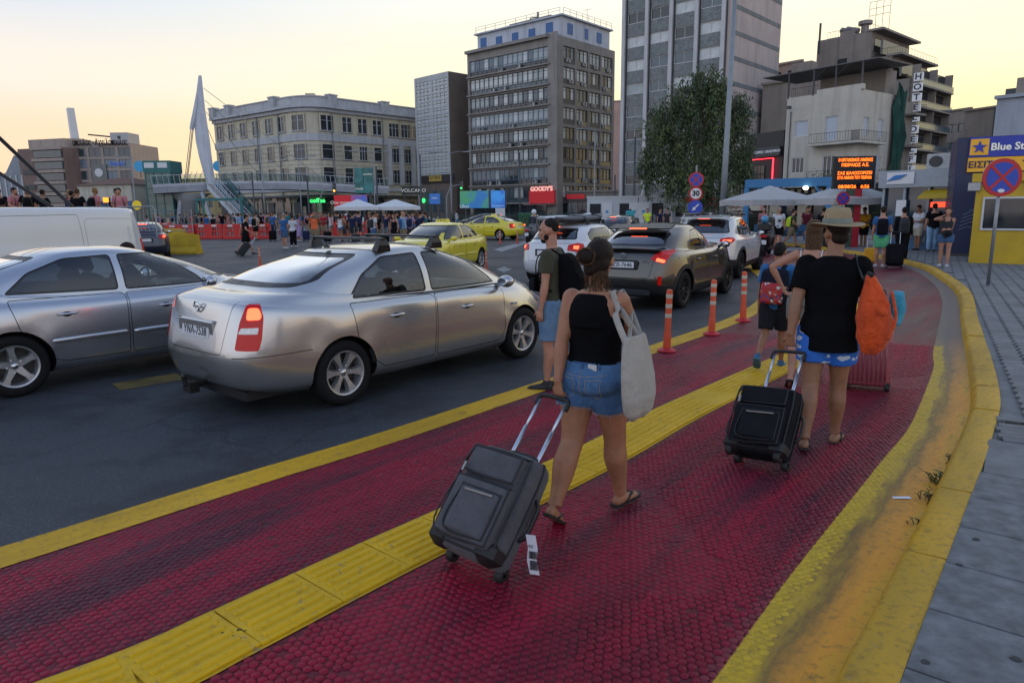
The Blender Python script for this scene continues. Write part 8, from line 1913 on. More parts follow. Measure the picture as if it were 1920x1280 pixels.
def strap_on(name, pts, w_, th, m, parent, ref=(1,0,0), n=6):
 P = smooth_path(pts, n); return MB().tube(P,[(w_,th)]*len(P),8,True,ref=ref).build(name, m, parent, smooth=True)
def backpack(F, t, m, m2=None, size=1.0, low=.06, straps=True, group=None):
 k = F.k*size; c = F.sp(.25,-.20); q = MB(); q.rings([[F.sp(z,-.115-d0)+V3((x*k*sx_,0,0)) for x,d0 in ((-.14,.0),(-.15,.06),(-.12,dd),(0,dd+.015),(.12,dd),(.15,.06),(.14,0))] for z,dd,sx_ in ((.02,.08,.8),(.05,.15,.95),(.16,.18,1),(.32,.17,1),(.44,.13,.95),(.49,.06,.75))],True); me = remesh(q,'backpack',m,.012,4); o = att(t,'backpack',me)
 q = MB(); q.rings([[F.sp(z,-.27-d0)+V3((x*k,0,0)) for x,d0 in ((-.12,.0),(-.105,dd),(0,dd+.012),(.105,dd),(.12,0))] for z,dd in ((.03,.02),(.06,.055),(.26,.055),(.32,.02))],True); att(o,'pocket',remesh(q,'pocket',m2 or m,.009,3))
 if straps:
  for sd in (-1,1): strap_on('strap', [F.sp(.46,-.13,sd*.07),F.sp(.535,-.02,sd*.095),F.sp(.45,.115,sd*.105),F.sp(.25,.11,sd*.14),F.sp(.12,-.05,sd*.165)], .026,.006, m, o)
 return o
def trolley_frame(W0, H0, name='trolley'): pass
M_ALUT = mat('trolley_aluminium', (.50,.56,.66), .3, .8, var=.05); M_CASE = cloth('case_charcoal', (.080,.080,.090), .22, 300, .45, .8); M_CASEK = cloth('case_black', (.014,.015,.018), .2, 300, .5, .8); M_ZIP = mat('zip_metal', (.35,.33,.30), .35, .8, var=0)
def suitcase(name, label, base, top, W, H, Dp, m, side_hint, group='wheeled suitcases', detail=2, gripw=.24, stem=None, wheels4=False, hard=False, label_cat='suitcase'):
 """base: mid-point between the wheels on the ground, top: grip centre; the front panel looks away from the puller"""
 base, top = V3(base), V3(top); a = (top-base).normalized(); s_ = V3(side_hint); s_ = (s_-a*s_.dot(a)).normalized(); nf = a.cross(s_); nf = nf if nf.z > 0 else -nf    # front panel normal, turned up
 t = thing(name, label, label_cat, base, 0, group); M = Matrix((( s_.x,nf.x,a.x,0),(s_.y,nf.y,a.y,0),(s_.z,nf.z,a.z,0),(0,0,0,1)))
 if M.determinant() < 0: M = Matrix(((-s_.x,nf.x,a.x,0),(-s_.y,nf.y,a.y,0),(-s_.z,nf.z,a.z,0),(0,0,0,1)))
 t.matrix_world = Matrix.Translation(base) @ M; L = (top-base).length; z0 = .045
 q = MB(); rs = []
 for z, sx, y0, y1 in ((z0,.90,.02,Dp*.86),(z0+.03,.97,.0,Dp*.97),(z0+H*.3,1,0,Dp),(z0+H*.75,1,0,Dp),(z0+H-.05,.98,.0,Dp*.93),(z0+H-.01,.90,.01,Dp*.75),(z0+H,.80,.03,Dp*.6)):
  w_ = W/2*sx; rs.append([(-w_+.03,y0,z),(w_-.03,y0,z),(w_,y0+.03,z),(w_,y1-.05,z),(w_-.05,y1,z),(-w_+.05,y1,z),(-w_,y1-.05,z),(-w_,y0+.03,z)])
 q.rings(rs, True); body = att(t,'shell',remesh(q,'shell',m,.010,8 if not hard else 3))
 M_P = MATS['case_piping'] if 'case_piping' in MATS else mat('case_piping',(.008,.008,.009),.5,var=0)
 if hard:
  for k in range(9):
   x = -W/2+.06+k*(W-.12)/8; MB().tube([(x,Dp+.004,z0+.05),(x,Dp+.006,z0+H*.5),(x,Dp*.95+.002,z0+H-.06)],.008,6).build('rib', m, body, smooth=True)
 else:
  e = W/2-.012; yp = Dp-.012; loop = [(-e,yp,z0+.06),(-e,yp,z0+H-.09),(-e+.06,yp-.02,z0+H-.035),(e-.06,yp-.02,z0+H-.035),(e,yp,z0+H-.09),(e,yp,z0+.06),(e-.05,yp,z0+.03),(-e+.05,yp,z0+.03),(-e,yp,z0+.06)]
  MB().tube(smooth_path(loop,5),.0065,6,False).build('piping', M_P, body, smooth=True)
  loop2 = [(-W/2,Dp*.45,z0+.06),(-W/2,Dp*.45,z0+H-.07),(-W/2+.07,Dp*.42,z0+H-.005),(W/2-.07,Dp*.42,z0+H-.005),(W/2,Dp*.45,z0+H-.07),(W/2,Dp*.45,z0+.06)]; MB().tube(smooth_path(loop2,5),.006,6,False).build('zip', M_P, body, smooth=True)
  if detail > 1:
   def pocket(x0,x1,za,zb,d,nm):
    q = MB(); q.rings([[(x0+i_,Dp-.03,za+i_*.6),(x1-i_,Dp-.03,za+i_*.6),(x1-i_,Dp-.03,zb-i_*.6),(x0+i_,Dp-.03,zb-i_*.6)] if d_ is None else [(x0+i_,Dp+d_,za+i_*.6),(x1-i_,Dp+d_,za+i_*.6),(x1-i_,Dp+d_,zb-i_*.6),(x0+i_,Dp+d_,zb-i_*.6)] for i_, d_ in ((0,None),(0,d*.4),(.02,d),)],True); o = att(t,nm,remesh(q,nm,m,.007,9,.6))
    lp = [(x0+.01,Dp+d*.75,za+.01),(x0+.01,Dp+d*.75,zb-.02),(x0+.03,Dp+d*.75,zb-.004),(x1-.03,Dp+d*.75,zb-.004),(x1-.01,Dp+d*.75,zb-.02),(x1-.01,Dp+d*.75,za+.01),(x0+.01,Dp+d*.75,za+.01)]; MB().tube(smooth_path(lp,5),.005,6,False).build('pocket_piping', M_P, o, smooth=True); return o
   po = pocket(-W/2+.03,W/2-.03,z0+.05,z0+H*.62,.045,'front_pocket'); pocket(-W/2+.05,W/2-.09,z0+.07,z0+H*.54,.065,'small_pocket'); pocket(-W/2+.04,W/2-.04,z0+H*.66,z0+H-.05,.03,'top_pocket')
   MB().tube([(-W/2+.09,Dp+.072,z0+H*.50),(W/2-.14,Dp+.072,z0+H*.49)],.005,6).build('zip', M_ZIP, po); MB().box((W/2-.06,Dp+.05,z0+H*.68),(.012,.012,.05)).build('zip_pull', M_ZIP, t); MB().box((W/2-.03,Dp*.55,z0+.10),(.01,.01,.05)).build('zip_pull', M_ZIP, t)
   q = MB(); q.ell((.02,Dp*.9+.045,z0+H-.075),(.035,.004,.014),14,6); q.build('badge', M_CHROME, t)
   q = MB();
   for sx in (-1,1): MB().bevbox((sx*(W/2-.055),Dp*.72,z0+.05),(.125,Dp*.60,.12),.035).build('corner_guard', M_RUBB, t, auto=40)
  for sx in (-1,):
   P = smooth_path([(sx*(W/2),Dp*.28,z0+H*.30),(sx*(W/2+.028),Dp*.28,z0+H*.36),(sx*(W/2+.032),Dp*.28,z0+H*.5),(sx*(W/2+.028),Dp*.28,z0+H*.62),(sx*(W/2),Dp*.28,z0+H*.68)],4); MB().tube(P,[(.016,.010)]*len(P),8,ref=(0,1,0)).build('side_handle', M_P, t, smooth=True)
 P = smooth_path([(-.09,.05,z0+H-.01),(-.07,.055,z0+H+.022),(.07,.055,z0+H+.022),(.09,.05,z0+H-.01)],4); MB().tube(P,[(.014,.008)]*len(P),8).build('top_handle', M_P, t, smooth=True)
 for sx in (-1,1):
  x = sx*gripw/2*.86; hd = MB(); hd.tube([(x,.035,z0+H*.9),(x*1.0,.02,z0+H+(L-z0-H)*.5)],[(.0125,.009)]*2,8,ref=(1,0,0)); hd.tube([(x,.02,z0+H+(L-z0-H)*.48),(x,.004,L-.02)],[(.0095,.007)]*2,8,ref=(1,0,0)); hd.build('handle_tube', M_ALUT, t, smooth=True)
 P = smooth_path([(-gripw/2,.004,L-.055),(-gripw/2*.97,.004,L-.01),(-gripw/2*.7,.004,L+.008),(gripw/2*.7,.004,L+.008),(gripw/2*.97,.004,L-.01),(gripw/2,.004,L-.055)],5); MB().tube(P,[(.014,.013)]*len(P),10,ref=(0,1,0)).build('grip', M_RUBB, t, smooth=True)
 spots = [(-W/2+.04,.02),(W/2-.04,.02)]+([(-W/2+.04,Dp-.05),(W/2-.04,Dp-.05)] if wheels4 else [])
 for x, y in spots:
  q = MB(); q.m = Matrix.Translation((x,y,.042)) @ Matrix.Rotation(R(90),4,'Z'); q.lathe([(.012,-.02),(.036,-.022),(.042,-.012),(.042,.012),(.036,.022),(.012,.02)],18,'Y'); w0 = q.build('wheel', M_RUBB, t, smooth=True); MB().bevbox((x,y+.012,.066),(.06,.05,.05),.012).build('wheel_housing', M_RUBB, w0, auto=40)
 return t
from mathutils.bvhtree import BVHTree
def tol(t, wp):
 return t.matrix_basis.inverted() @ V3(wp)
def surf_lines(name, me, lines, dirv, m, parent, r_=.0022, off=.002, n=6):
 """thread or seam laid on a surface: points are dropped along dirv onto the mesh"""
 bv = BVHTree.FromPolygons([v.co[:] for v in me.vertices], [p.vertices[:] for p in me.polygons]); q = MB(); d = V3(dirv).normalized()
 for ln_ in lines:
  P = []
  for p in smooth_path(ln_, n):
   h = bv.ray_cast(V3(p)-d*.6, d)
   if h[0] is not None: P.append(h[0]-d*off)
  if len(P) > 1: q.tube(P, r_, 4)
 if q.v: return q.build(name, m, parent)
def eyes(F, t):
 k = F.k
 for sx in (-1,1):
  q = MB(); q.m = F.hm; q.ell((sx*.031*k,.080*k,.006*k),(.012*k,.007*k,.007*k),10,8); q.build('eye', mat('eye_dark',(.03,.02,.015),.2,var=0), t, smooth=True)
  q = MB(); q.m = F.hm; q.tube([(sx*.014*k,.090*k,.026*k),(sx*.032*k,.092*k,.032*k),(sx*.048*k,.080*k,.026*k)],.0045*k,6); q.build('eyebrow', M_HAIRD, t)
# ---------------------------------------------------------------- woman in black top and denim shorts
pw = (gp(1057,998)+gp(1160,940))/2; AZ = 36; t = place_person('woman in black tank top and denim shorts pulling a charcoal suitcase, seen from behind', pw, AZ); TW = t
hand_w = at(1043,742,3.82); wl = tol(t, hand_w); wr_ = tol(t, at(1214,700,4.06))
F = Fig(1.635, True, legL=(-14,16), legR=(15,3), armL=tuple(wl+V3((0,.01,.055))), armR=tuple(wr_), lean=2, head=(14,-4), footL=34, footR=-2, elL=(-.9,-.5,0), elR=(.7,-.9,.1), build=1.24); FW = F
b_ = att(t,'body',F.body(.0068, M_SKIN1, hands=(.95,.4), hdir=((.10,.0,-1),None), palm=((.1,1,0),None)))
q = MB(); F.torso(q,.008,.075,.38); rs = []
for z, rx, ry in ((.32,.170,.146),(.40,.168,.144),(.45,.158,.130),(.49,.138,.110),(.52,.108,.092)): rs.append([F.sp(z,-.012)+V3((rx*F.k*math.cos(2*math.pi*j/20),(ry*F.k)*math.sin(2*math.pi*j/20),0)) for j in range(20)])
q.rings(rs, True)
att(t,'tank_top',remesh(q,'tank_top',M_BLKC,.0085,4))
q = MB(); F.torso(q,.011,-.085,.105); F.glutes(q,.010)
for sd in (-1,1): F.leg(q, sd, .016, .02, .50, .04)
sm = remesh(q,'denim_shorts',M_DENIM,.0085,5,.5); so = att(t,'denim_shorts',sm)
ln = []
for sd in (-1,1):
 x0, x1 = sd*.035, sd*.125; ln += [[(x0,-.3,F.sp(.012).z),(x1,-.3,F.sp(.020).z)],[(x0,-.3,F.sp(.012).z),(x0+sd*.008,-.3,F.sp(-.085).z)],[(x1,-.3,F.sp(.020).z),(x1-sd*.006,-.3,F.sp(-.080).z)],[(x0+sd*.008,-.3,F.sp(-.085).z),(sd*.08,-.3,F.sp(-.108).z),(x1-sd*.006,-.3,F.sp(-.080).z)]]
ln += [[(-.15,-.3,F.sp(.050).z),(0,-.3,F.sp(.030).z),(.15,-.3,F.sp(.050).z)],[(0,-.3,F.sp(.07).z),(0,-.3,F.sp(-.10).z)]]
surf_lines('stitching', sm, ln, (0,1,0), M_STITCH, so, .0016)
q = MB()
for z in (.068,.106):
 P = [F.sp(z,-.003)+V3(((.152 if z < .08 else .143)*F.k*1.25*math.cos(2*math.pi*j/30),(.120 if z < .08 else .112)*F.k*1.20*math.sin(2*math.pi*j/30),0)) for j in range(31)]; q.tube(P,.004,6,False)
q.build('waistband_seam', M_DENIM, so, smooth=True)
bv = BVHTree.FromPolygons([v.co[:] for v in sm.vertices],[p.vertices[:] for p in sm.polygons])
for x in (-.10,0,.10):
 h = bv.ray_cast(V3((x,-.6,F.sp(.085).z)),V3((0,1,0)))[0]
 if h: MB().bevbox((h.x,h.y-.004,F.sp(.085).z),(.012,.010,.050),.003).build('belt_loop', M_DENIM, so)
h = bv.ray_cast(V3((.062,-.6,F.sp(.087).z)),V3((0,1,0)))[0]
if h: MB().bevbox((h.x,h.y-.002,F.sp(.087).z),(.055,.006,.036),.002).build('waist_patch', mat('patch_white',(.55,.55,.53),.8,var=.1), so)
for sd in (-1,1):
 J = F.J[sd]; c = (J['hip']+V3((0,0,.03*F.k))).lerp(J['kn'],.495); d = (J['kn']-J['hip']).normalized(); a_ = V3((1,0,0)); e_ = d.cross(a_).normalized(); r_ = .129*F.k*1.0; q = MB(); rg2 = random.Random(3+sd)
 for j in range(70):
  an_ = 2*math.pi*j/70; p = c+a_*(r_*math.cos(an_))+e_*(r_*math.sin(an_)); q.tube([p-d*.006,p+d*rg2.uniform(.008,.018)+V3((rg2.gauss(0,.004),rg2.gauss(0,.004),0))],.0014,3)
 tag(q.build('frayed_hem', mat('fray_thread',(.22,.30,.38),.9,var=0), so), kind='stuff')
flipflop(F,-1,t); flipflop(F,1,t)
q = MB(); k = F.k; q.m = F.hm; q.ell((0,-.018*k,.034*k),(.086*k,.104*k,.100*k),18,14); q.ell((0,-.055*k,-.02*k),(.076*k,.062*k,.078*k),16,12); q.ell((-.048*k,-.122*k,.018*k),(.052*k,.050*k,.050*k),14,10); q.ell((-.03*k,-.09*k,-.05*k),(.05*k,.04*k,.05*k),12,8)
hm_ = remesh(q,'hair',M_HAIRD,.007,3); ho = att(t,'hair',hm_)
rg2 = random.Random(8); q = MB(); q.m = F.hm
for j in range(46):
 a_ = rg2.uniform(-2.7,-.45); r0 = .068*k; x, y = r0*math.cos(a_), -.02*k+r0*math.sin(a_)*1.1; q.tube([(x,y,-.045*k),(x*1.15+rg2.gauss(0,.006),y*1.1-.004,-.10*k),(x*1.25+rg2.gauss(0,.014),y*1.0+rg2.gauss(0,.01),-.155*k-rg2.random()*.05)],[.005,.0035,.0012],4)
for j in range(26):
 a_ = rg2.uniform(0,6.28); q.tube([(-.048*k+.045*k*math.cos(a_),-.125*k,.018*k+.045*k*math.sin(a_)),(-.05*k+.055*k*math.cos(a_+.8),-.150*k,.018*k+.05*k*math.sin(a_+.8)),(-.048*k+.058*k*math.cos(a_+1.4),-.120*k,.018*k+.06*k*math.sin(a_+1.4))],[.006,.005,.0015],4)
tag(q.build('loose_strands', M_HAIRB, ho), kind='stuff')
eyes(F, t)
J = F.J[-1]; c = J['el'].lerp(J['wr'],.90); d = (J['wr']-J['el']).normalized(); a_ = d.orthogonal().normalized(); e_ = d.cross(a_); MB().tube([c+(a_*math.cos(2*math.pi*j/18)+e_*math.sin(2*math.pi*j/18))*.030 for j in range(19)],.0022,5,False).build('bracelet', mat('bracelet_pink',(.6,.2,.18),.4,var=0), t)
MB().tube([F.sp(.515,-.01)+V3((.068*math.cos(2*math.pi*j/24),.064*math.sin(2*math.pi*j/24),-.006*math.sin(2*math.pi*j/24))) for j in range(25)],.0014,4,False).build('necklace', M_ZIP, t)
tb = thing('tote_bag', 'beige cotton tote bag hanging from the walking woman\'s shoulder', 'bag', t.location, t.rotation_euler.z)
q = MB(); rs = []
for z, yw, xw, ox in ((.595,.02,.012,.245),(.605,.085,.040,.250),(.64,.135,.060,.255),(.72,.160,.066,.252),(.82,.168,.056,.240),(.92,.158,.042,.226),(.99,.142,.028,.216),(1.035,.128,.016,.212)):
 rs.append([V3((ox+.115+xw*math.cos(2*math.pi*j/20)*(1+.10*math.sin(j*2.3+z*9)), -.15-(.99-z)*.08+yw*math.sin(2*math.pi*j/20), z+.13+.012*math.sin(j*1.1))) for j in range(20)])
q.rings(rs, True); att(tb,'bag',remesh(q,'bag',M_TOTE,.010,3))
shp = F.J[1]['sh']
for o_, y0 in ((-.012,-.20),(.012,-.04)):
 strap_on('strap', [(.335,y0-.05,1.12),(shp.x+.065,y0*.6-.05,1.26),(shp.x+.022,shp.y-.055+o_,shp.z-.03),(shp.x-.015+o_,shp.y-.01+o_*2,shp.z+.062),(shp.x+.03,shp.y+.06,shp.z-.04),(.325,y0-.02,1.12)], .018,.004, M_TOTE, tb, (1,0,0))
grip_c = at(1040,748,3.80); base_c = (gp(838,1056)+gp(945,1092))/2; sdir = gp(945,1092)-gp(838,1056)
sc = suitcase('suitcase','charcoal soft suitcase with front pockets and airline tag, pulled by the woman', V3((base_c.x,base_c.y,.0)), grip_c, .40, .58, .25, M_CASE, sdir, gripw=.20)
P = [(0,.0),(.012,-.07),(.006,-.14),(.022,-.21)]
q = MB(); q.rings([[(x_,y_*.0+d_,z) for x_,y_,d_ in ((dx_,0,0),(dx_+.050,0,.004),(dx_+.050,0,.0055),(dx_,0,.0015))] for (dx_,z) in P], True)
lt = thing('luggage_tag', 'white airline baggage tag dangling from the charcoal suitcase', 'tag', sc.matrix_world @ V3((-.232,.09,.26)), R(-22)); q.build('tag', mat('tag_paper',(.66,.68,.74),.6,var=.04), lt)
q = MB(); rg2 = random.Random(2)
for blk, (z0_, z1_) in enumerate(((-.085,-.125),(-.135,-.185))):
 x = .012
 while x < .054: w_ = rg2.choice((.0012,.002,.003)); q.box((x+.006*(blk+1),-.0012,(z0_+z1_)/2),(w_,.001,z0_-z1_)); x += w_+rg2.choice((.0012,.002))
tag(q.build('barcode', M_INK, lt), kind='stuff'); text('tag_print','K5', M_INK, lt, (.028,-.0014,-.06), .022, depth=.0004)
# ---------------------------------------------------------------- man in olive T-shirt facing left
pm_ = gp(1036,727); t = place_person('bearded man in olive T-shirt and denim shorts standing by the silver saloon', pm_, -68)
F = Fig(1.735, False, legL=(3,2), legR=(-6,6), armL=(-.235,.05,.80), armR=(.235,.02,.80), lean=1, head=(2,-7), elL=(-.3,-1,0), elR=(.3,-1,0), build=1.0)
att(t,'body',F.body(.0075, M_SKIN2, hands=(.45,.45)))
M_OLIVE = cloth('cloth_olive', (.055,.055,.035)); q = MB(); F.torso(q,.013,-.06,.50)
for sd in (-1,1): F.arm(q, sd, .013, 0, .62, loose=.012)
q.tube([F.sp(.42,-.012),F.sp(.49,-.012),F.sp(.54,-.006)],[(.18*F.k,.115*F.k),(.145*F.k,.095*F.k),(.072*F.k,.072*F.k)],18); att(t,'tshirt',remesh(q,'tshirt',M_OLIVE,.0095,5))
q = MB(); F.torso(q,.012,-.09,.03); F.glutes(q,.012)
for sd in (-1,1): F.leg(q, sd, .022, .02, .93, .02)
att(t,'denim_shorts',remesh(q,'denim_shorts',M_DENIM2,.0095,5))
for sd in (-1,1): shoe(F, sd, t, M_RUBB, .03)
k = F.k; q = MB(); q.m = F.hm; q.ell((0,-.030*k,.050*k),(.077*k,.086*k,.075*k),18,12); q.ell((0,-.062*k,.02*k),(.068*k,.048*k,.06*k),14,10); att(t,'hair',remesh(q,'hair',M_HAIRK,.006,3))
q = MB(); q.m = F.hm; q.ell((0,.050*k,-.094*k),(.044*k,.044*k,.028*k),14,10)
for sx in (-1,1): q.ell((sx*.050*k,.016*k,-.062*k),(.013*k,.032*k,.034*k),12,8)
q.ell((0,.091*k,-.054*k),(.026*k,.010*k,.006*k),10,6); att(t,'beard',remesh(q,'beard',M_HAIRK,.006,2)); eyes(F, t)
bp_ = thing('backpack', 'black backpack worn by the olive-shirted man', 'backpack', t.location, t.rotation_euler.z, 'worn backpacks'); o = backpack(F, bp_, M_BLKC)
sl = thing('sling_bag', 'black sling bag across the olive-shirted man\'s chest', 'bag', t.location, t.rotation_euler.z); q = MB(); q.rings([[F.sp(.17+dz,.135+yy,-.06+xx) for xx,yy,dz in ((-.12,0,-.05),(.10,0,-.09),(.12,0,.06),(-.10,0,.09))],[F.sp(.17+dz,.20+yy,-.06+xx) for xx,yy,dz in ((-.10,0,-.04),(.08,0,-.07),(.10,0,.04),(-.08,0,.07))]],True); att(sl,'bag',remesh(q,'bag',M_CASEK,.011,4))
strap_on('strap',[F.sp(.22,.15,-.14),F.sp(.36,.02,-.20),F.sp(.42,-.06,-.16),F.sp(.50,-.08,.0),F.sp(.525,.0,.07),F.sp(.42,.13,.06),F.sp(.22,.16,-.0)],.014,.004,M_BLKC,sl)
# ---------------------------------------------------------------- man with straw hat
ph = gp(1537,834); AZ = 30; t = place_person('man in straw hat, black T-shirt and blue patterned shorts, seen from behind', ph, AZ)
hl_ = tol(t, at(1478,655,5.15)); F = Fig(1.755, False, legL=(-8,14), legR=(10,4), armL=tuple(hl_+V3((0,0,.05))), armR=tuple(tol(t, at(1632,640,5.2))), lean=2, head=(34,2), elL=(-.8,-.6,0), elR=(.8,-.7,0), build=1.12, footL=10)
att(t,'body',F.body(.0075, M_SKIN3, hands=(.95,.5), hdir=((0,.1,-1),None), palm=((.1,1,0),None)))
q = MB(); F.torso(q,.020,-.09,.50); q.rings([[F.sp(z,-.008)+V3((rx*F.k*math.cos(2*math.pi*j/20),ry*F.k*math.sin(2*math.pi*j/20),0)) for j in range(20)] for z,rx,ry in ((-.15,.215,.165),(-.08,.212,.162),(0,.205,.158))],True)
for sd in (-1,1): F.arm(q, sd, .018, 0, .66, loose=.016)
q.tube([F.sp(.42,-.012),F.sp(.49,-.012),F.sp(.545,-.006)],[(.20*F.k,.125*F.k),(.165*F.k,.105*F.k),(.080*F.k,.080*F.k)],18); att(t,'tshirt',remesh(q,'tshirt',M_BLKC,.0095,5))
def print_mat():
 m, b, p = newmat('shorts_print'); P = b.coord('Object'); v = b.new('ShaderNodeTexVoronoi'); v.inputs['Scale'].default_value = 11; v.inputs['Randomness'].default_value = .35; mp = b.coord('Object',(.62,1,1.5)); wob = b.new('ShaderNodeTexNoise'); wob.inputs['Scale'].default_value = 26; b.link(P, wob.inputs['Vector']); ad = b.new('ShaderNodeMixRGB') if False else None
 vm = b.new('ShaderNodeVectorMath', operation='MULTIPLY_ADD'); b.link(wob.outputs['Color'], vm.inputs[0]); vm.inputs[1].default_value = (.045,.045,.05); b.link(mp, vm.inputs[2]); b.link(vm.outputs[0], v.inputs['Vector'])
 f = b.maprange(v.outputs['Distance'],.34,.38,1.0,0.0); c = b.mix(f, (.02,.13,.52), (.52,.60,.70)); b.link(c, p.inputs['Base Color']); p.inputs['Roughness'].default_value = .8; b.link(b.bump(b.noise(9,4,.6,P,.5),.4,.02), p.inputs['Normal']); return m
q = MB(); F.torso(q,.014,-.09,.02); F.glutes(q,.014)
for sd in (-1,1): F.leg(q, sd, .026, .02, .62, .05)
att(t,'swim_shorts',remesh(q,'swim_shorts',print_mat(),.0095,5)); flipflop(F,-1,t); flipflop(F,1,t)
k = F.k; q = MB(); q.m = F.hm; q.ell((0,-.022*k,.035*k),(.079*k,.096*k,.080*k),16,12); q.ell((0,-.06*k,-.03*k),(.066*k,.046*k,.055*k),14,10); att(t,'hair',remesh(q,'hair',M_HAIRD,.008,3))
q = MB(); q.m = F.hm
for sx in (-1,1): q.tube([(sx*.062*k,.080*k,.008*k),(sx*.078*k,.04*k,.010*k),(sx*.080*k,-.01*k,.008*k)],.003*k,5); q.ell((sx*.034*k,.092*k,.004*k),(.028*k,.008*k,.020*k),12,8)
q.tube([(-.01*k,.102*k,.010*k),(.01*k,.102*k,.010*k)],.003*k,5); q.build('sunglasses', M_BLK, t, smooth=True)
q = MB(); q.m = F.hm; q.ell((0,.060*k,-.095*k),(.042*k,.036*k,.028*k),12,8); att(t,'beard',remesh(q,'beard',M_HAIRD,.008,2))
def straw():
 m, b, p = newmat('straw'); P = b.coord('Object'); w_ = b.new('ShaderNodeTexWave'); w_.inputs['Scale'].default_value = 60; w_.inputs['Distortion'].default_value = 2; b.link(P, w_.inputs['Vector']); n = b.noise(180,2,.6,P); c = b.mix(b.maprange(b.math('ADD',w_.outputs['Fac'],n),.6,1.4), (.26,.19,.10), (.44,.34,.19)); b.link(c, p.inputs['Base Color']); p.inputs['Roughness'].default_value = .8; b.link(b.bump(b.math('ADD',w_.outputs['Fac'],n),.6,.004), p.inputs['Normal']); return m
ht = thing('straw_hat', 'woven straw fedora with a pale band on the man\'s head', 'hat', (t.matrix_basis @ F.hm @ V3((0,0,0))), t.rotation_euler.z+R(34)); n = 40; rs = []
for r_, z, pin, asy in ((.200,.052,0,1),(.196,.056,0,1),(.150,.062,0,1),(.108,.066,0,1),(.103,.074,0,1),(.101,.110,0,1),(.097,.150,.10,1),(.088,.178,.22,1),(.070,.190,.30,1),(.030,.182,.3,1),(.002,.176,0,1)):
 ring_ = []
 for j in range(n):
  a = 2*math.pi*j/n; x, y = r_*.90*math.cos(a), r_*1.10*math.sin(a); zz = z
  if r_ > .12: zz += (-.016*math.cos(2*a)*0+.022*(abs(math.cos(a))**3)-.018*max(0,math.sin(a))**2)*(r_/.2)
  if pin: x *= 1-pin*max(0,math.sin(a))**2*.6; zz -= .02*math.exp(-(x/.03)**2)*(1 if r_ < .08 else .3)
  ring_.append((x,y,zz))
 rs.append(ring_)
hb = MB().rings(rs, False).build('crown_and_brim', straw(), ht, smooth=True); md = hb.modifiers.new('s','SOLIDIFY'); md.thickness = .004; md = hb.modifiers.new('u','SUBSURF'); md.levels = md.render_levels = 1
rs = [[(r_*.90*math.cos(2*math.pi*j/n), r_*1.10*math.sin(2*math.pi*j/n), z) for j in range(n)] for r_, z in ((.110,.070),(.1095,.074),(.1075,.104),(.104,.108))]; MB().rings(rs, False).build('band', cloth('hat_band',(.20,.22,.18)), ht, smooth=True)
ob = thing('orange_bag', 'bright orange soft bag slung at the hat man\'s right side', 'bag', t.location, t.rotation_euler.z); q = MB(); rs = []
for z, xw, yw, ox in ((.78,.03,.03,.31),(.81,.08,.06,.31),(.90,.11,.085,.31),(1.02,.115,.09,.305),(1.13,.10,.075,.295),(1.24,.065,.05,.275),(1.33,.028,.025,.255)): rs.append([V3((ox+xw*math.cos(2*math.pi*j/22)*(1+.12*math.sin(j*1.7+z*14)), -.13+yw*math.sin(2*math.pi*j/22)*(1+.12*math.cos(j*2.2+z*11)), z+.02*math.sin(j*1.3))) for j in range(22)])
q.rings(rs, True); M_OR = cloth('bag_orange',(.62,.075,.012),.2,120,.9,.55); oo = att(ob,'bag',remesh(q,'bag',M_OR,.009,2,.4)); shp = F.J[1]['sh']; strap_on('strap',[(.26,-.13,1.36),(shp.x+.03,shp.y-.10,shp.z-.08),(shp.x-.03,shp.y-.02,shp.z+.08),(shp.x+.0,shp.y+.08,shp.z-.04),(.24,-.02,1.2)],.024,.006,cloth('strap_grey',(.03,.035,.04)),ob)
q = MB(); q.tube(smooth_path([(.40,-.20,1.24),(.44,-.18,1.05),(.40,-.22,.90)],5),.010,6); q.ell((.36,-.24,1.10),(.03,.02,.03),10,6); q.build('drawcord', M_OR, oo, smooth=True)
tw_ = thing('rolled_towel', 'turquoise towel tucked beside the orange bag', 'towel', t.location, t.rotation_euler.z); q = MB(); q.tube([(.42,.0,.98),(.44,.0,1.10),(.43,-.02,1.22)],[(.05,.06),(.06,.07),(.045,.05)],12); att(tw_,'towel',remesh(q,'towel',cloth('towel_turquoise',(.05,.30,.42),.3,90,.8),.01,2))
sdir = gp(1470,888)-gp(1385,866); suitcase('suitcase','black soft suitcase pulled by the man in the straw hat', V3(((gp(1385,866)+gp(1470,888))/2)[:2]+(0,)), at(1480,662,5.12), .42, .52, .24, M_CASEK, sdir, gripw=.24, wheels4=True, detail=2)
# ---------------------------------------------------------------- boy with red patterned backpack
pb = gp(1447,690); t = place_person('boy in blue T-shirt and dark shorts with a bright backpack', pb, 34)
F = Fig(1.44, False, legL=(-16,36), legR=(10,4), armL=(-.20,.06,.66), armR=(.20,.10,.66), lean=5, head=(-10,-4), build=.92, footL=40); att(t,'body',F.body(.0085, M_SKIN1, hands=(.5,.5)))
q = MB(); F.torso(q,.016,-.08,.50)
for sd in (-1,1): F.arm(q, sd, .016, 0, .7, loose=.014)
q.tube([F.sp(.47,-.01),F.sp(.53,-.008)],[.09*F.k,.07*F.k],14); att(t,'tshirt',remesh(q,'tshirt',cloth('cloth_blue',(.03,.14,.34)),.0105,4))
q = MB(); F.torso(q,.014,-.09,.02); F.glutes(q,.012)
for sd in (-1,1): F.leg(q, sd, .028, .02, .86, .03)
att(t,'shorts',remesh(q,'shorts',cloth('cloth_charcoal',(.022,.024,.028)),.0105,4))
for sd in (-1,1): shoe(F, sd, t, mat('trainer_blue',(.03,.11,.22),.6,var=.2), .03, mat('trainer_sole',(.06,.18,.28),.6))
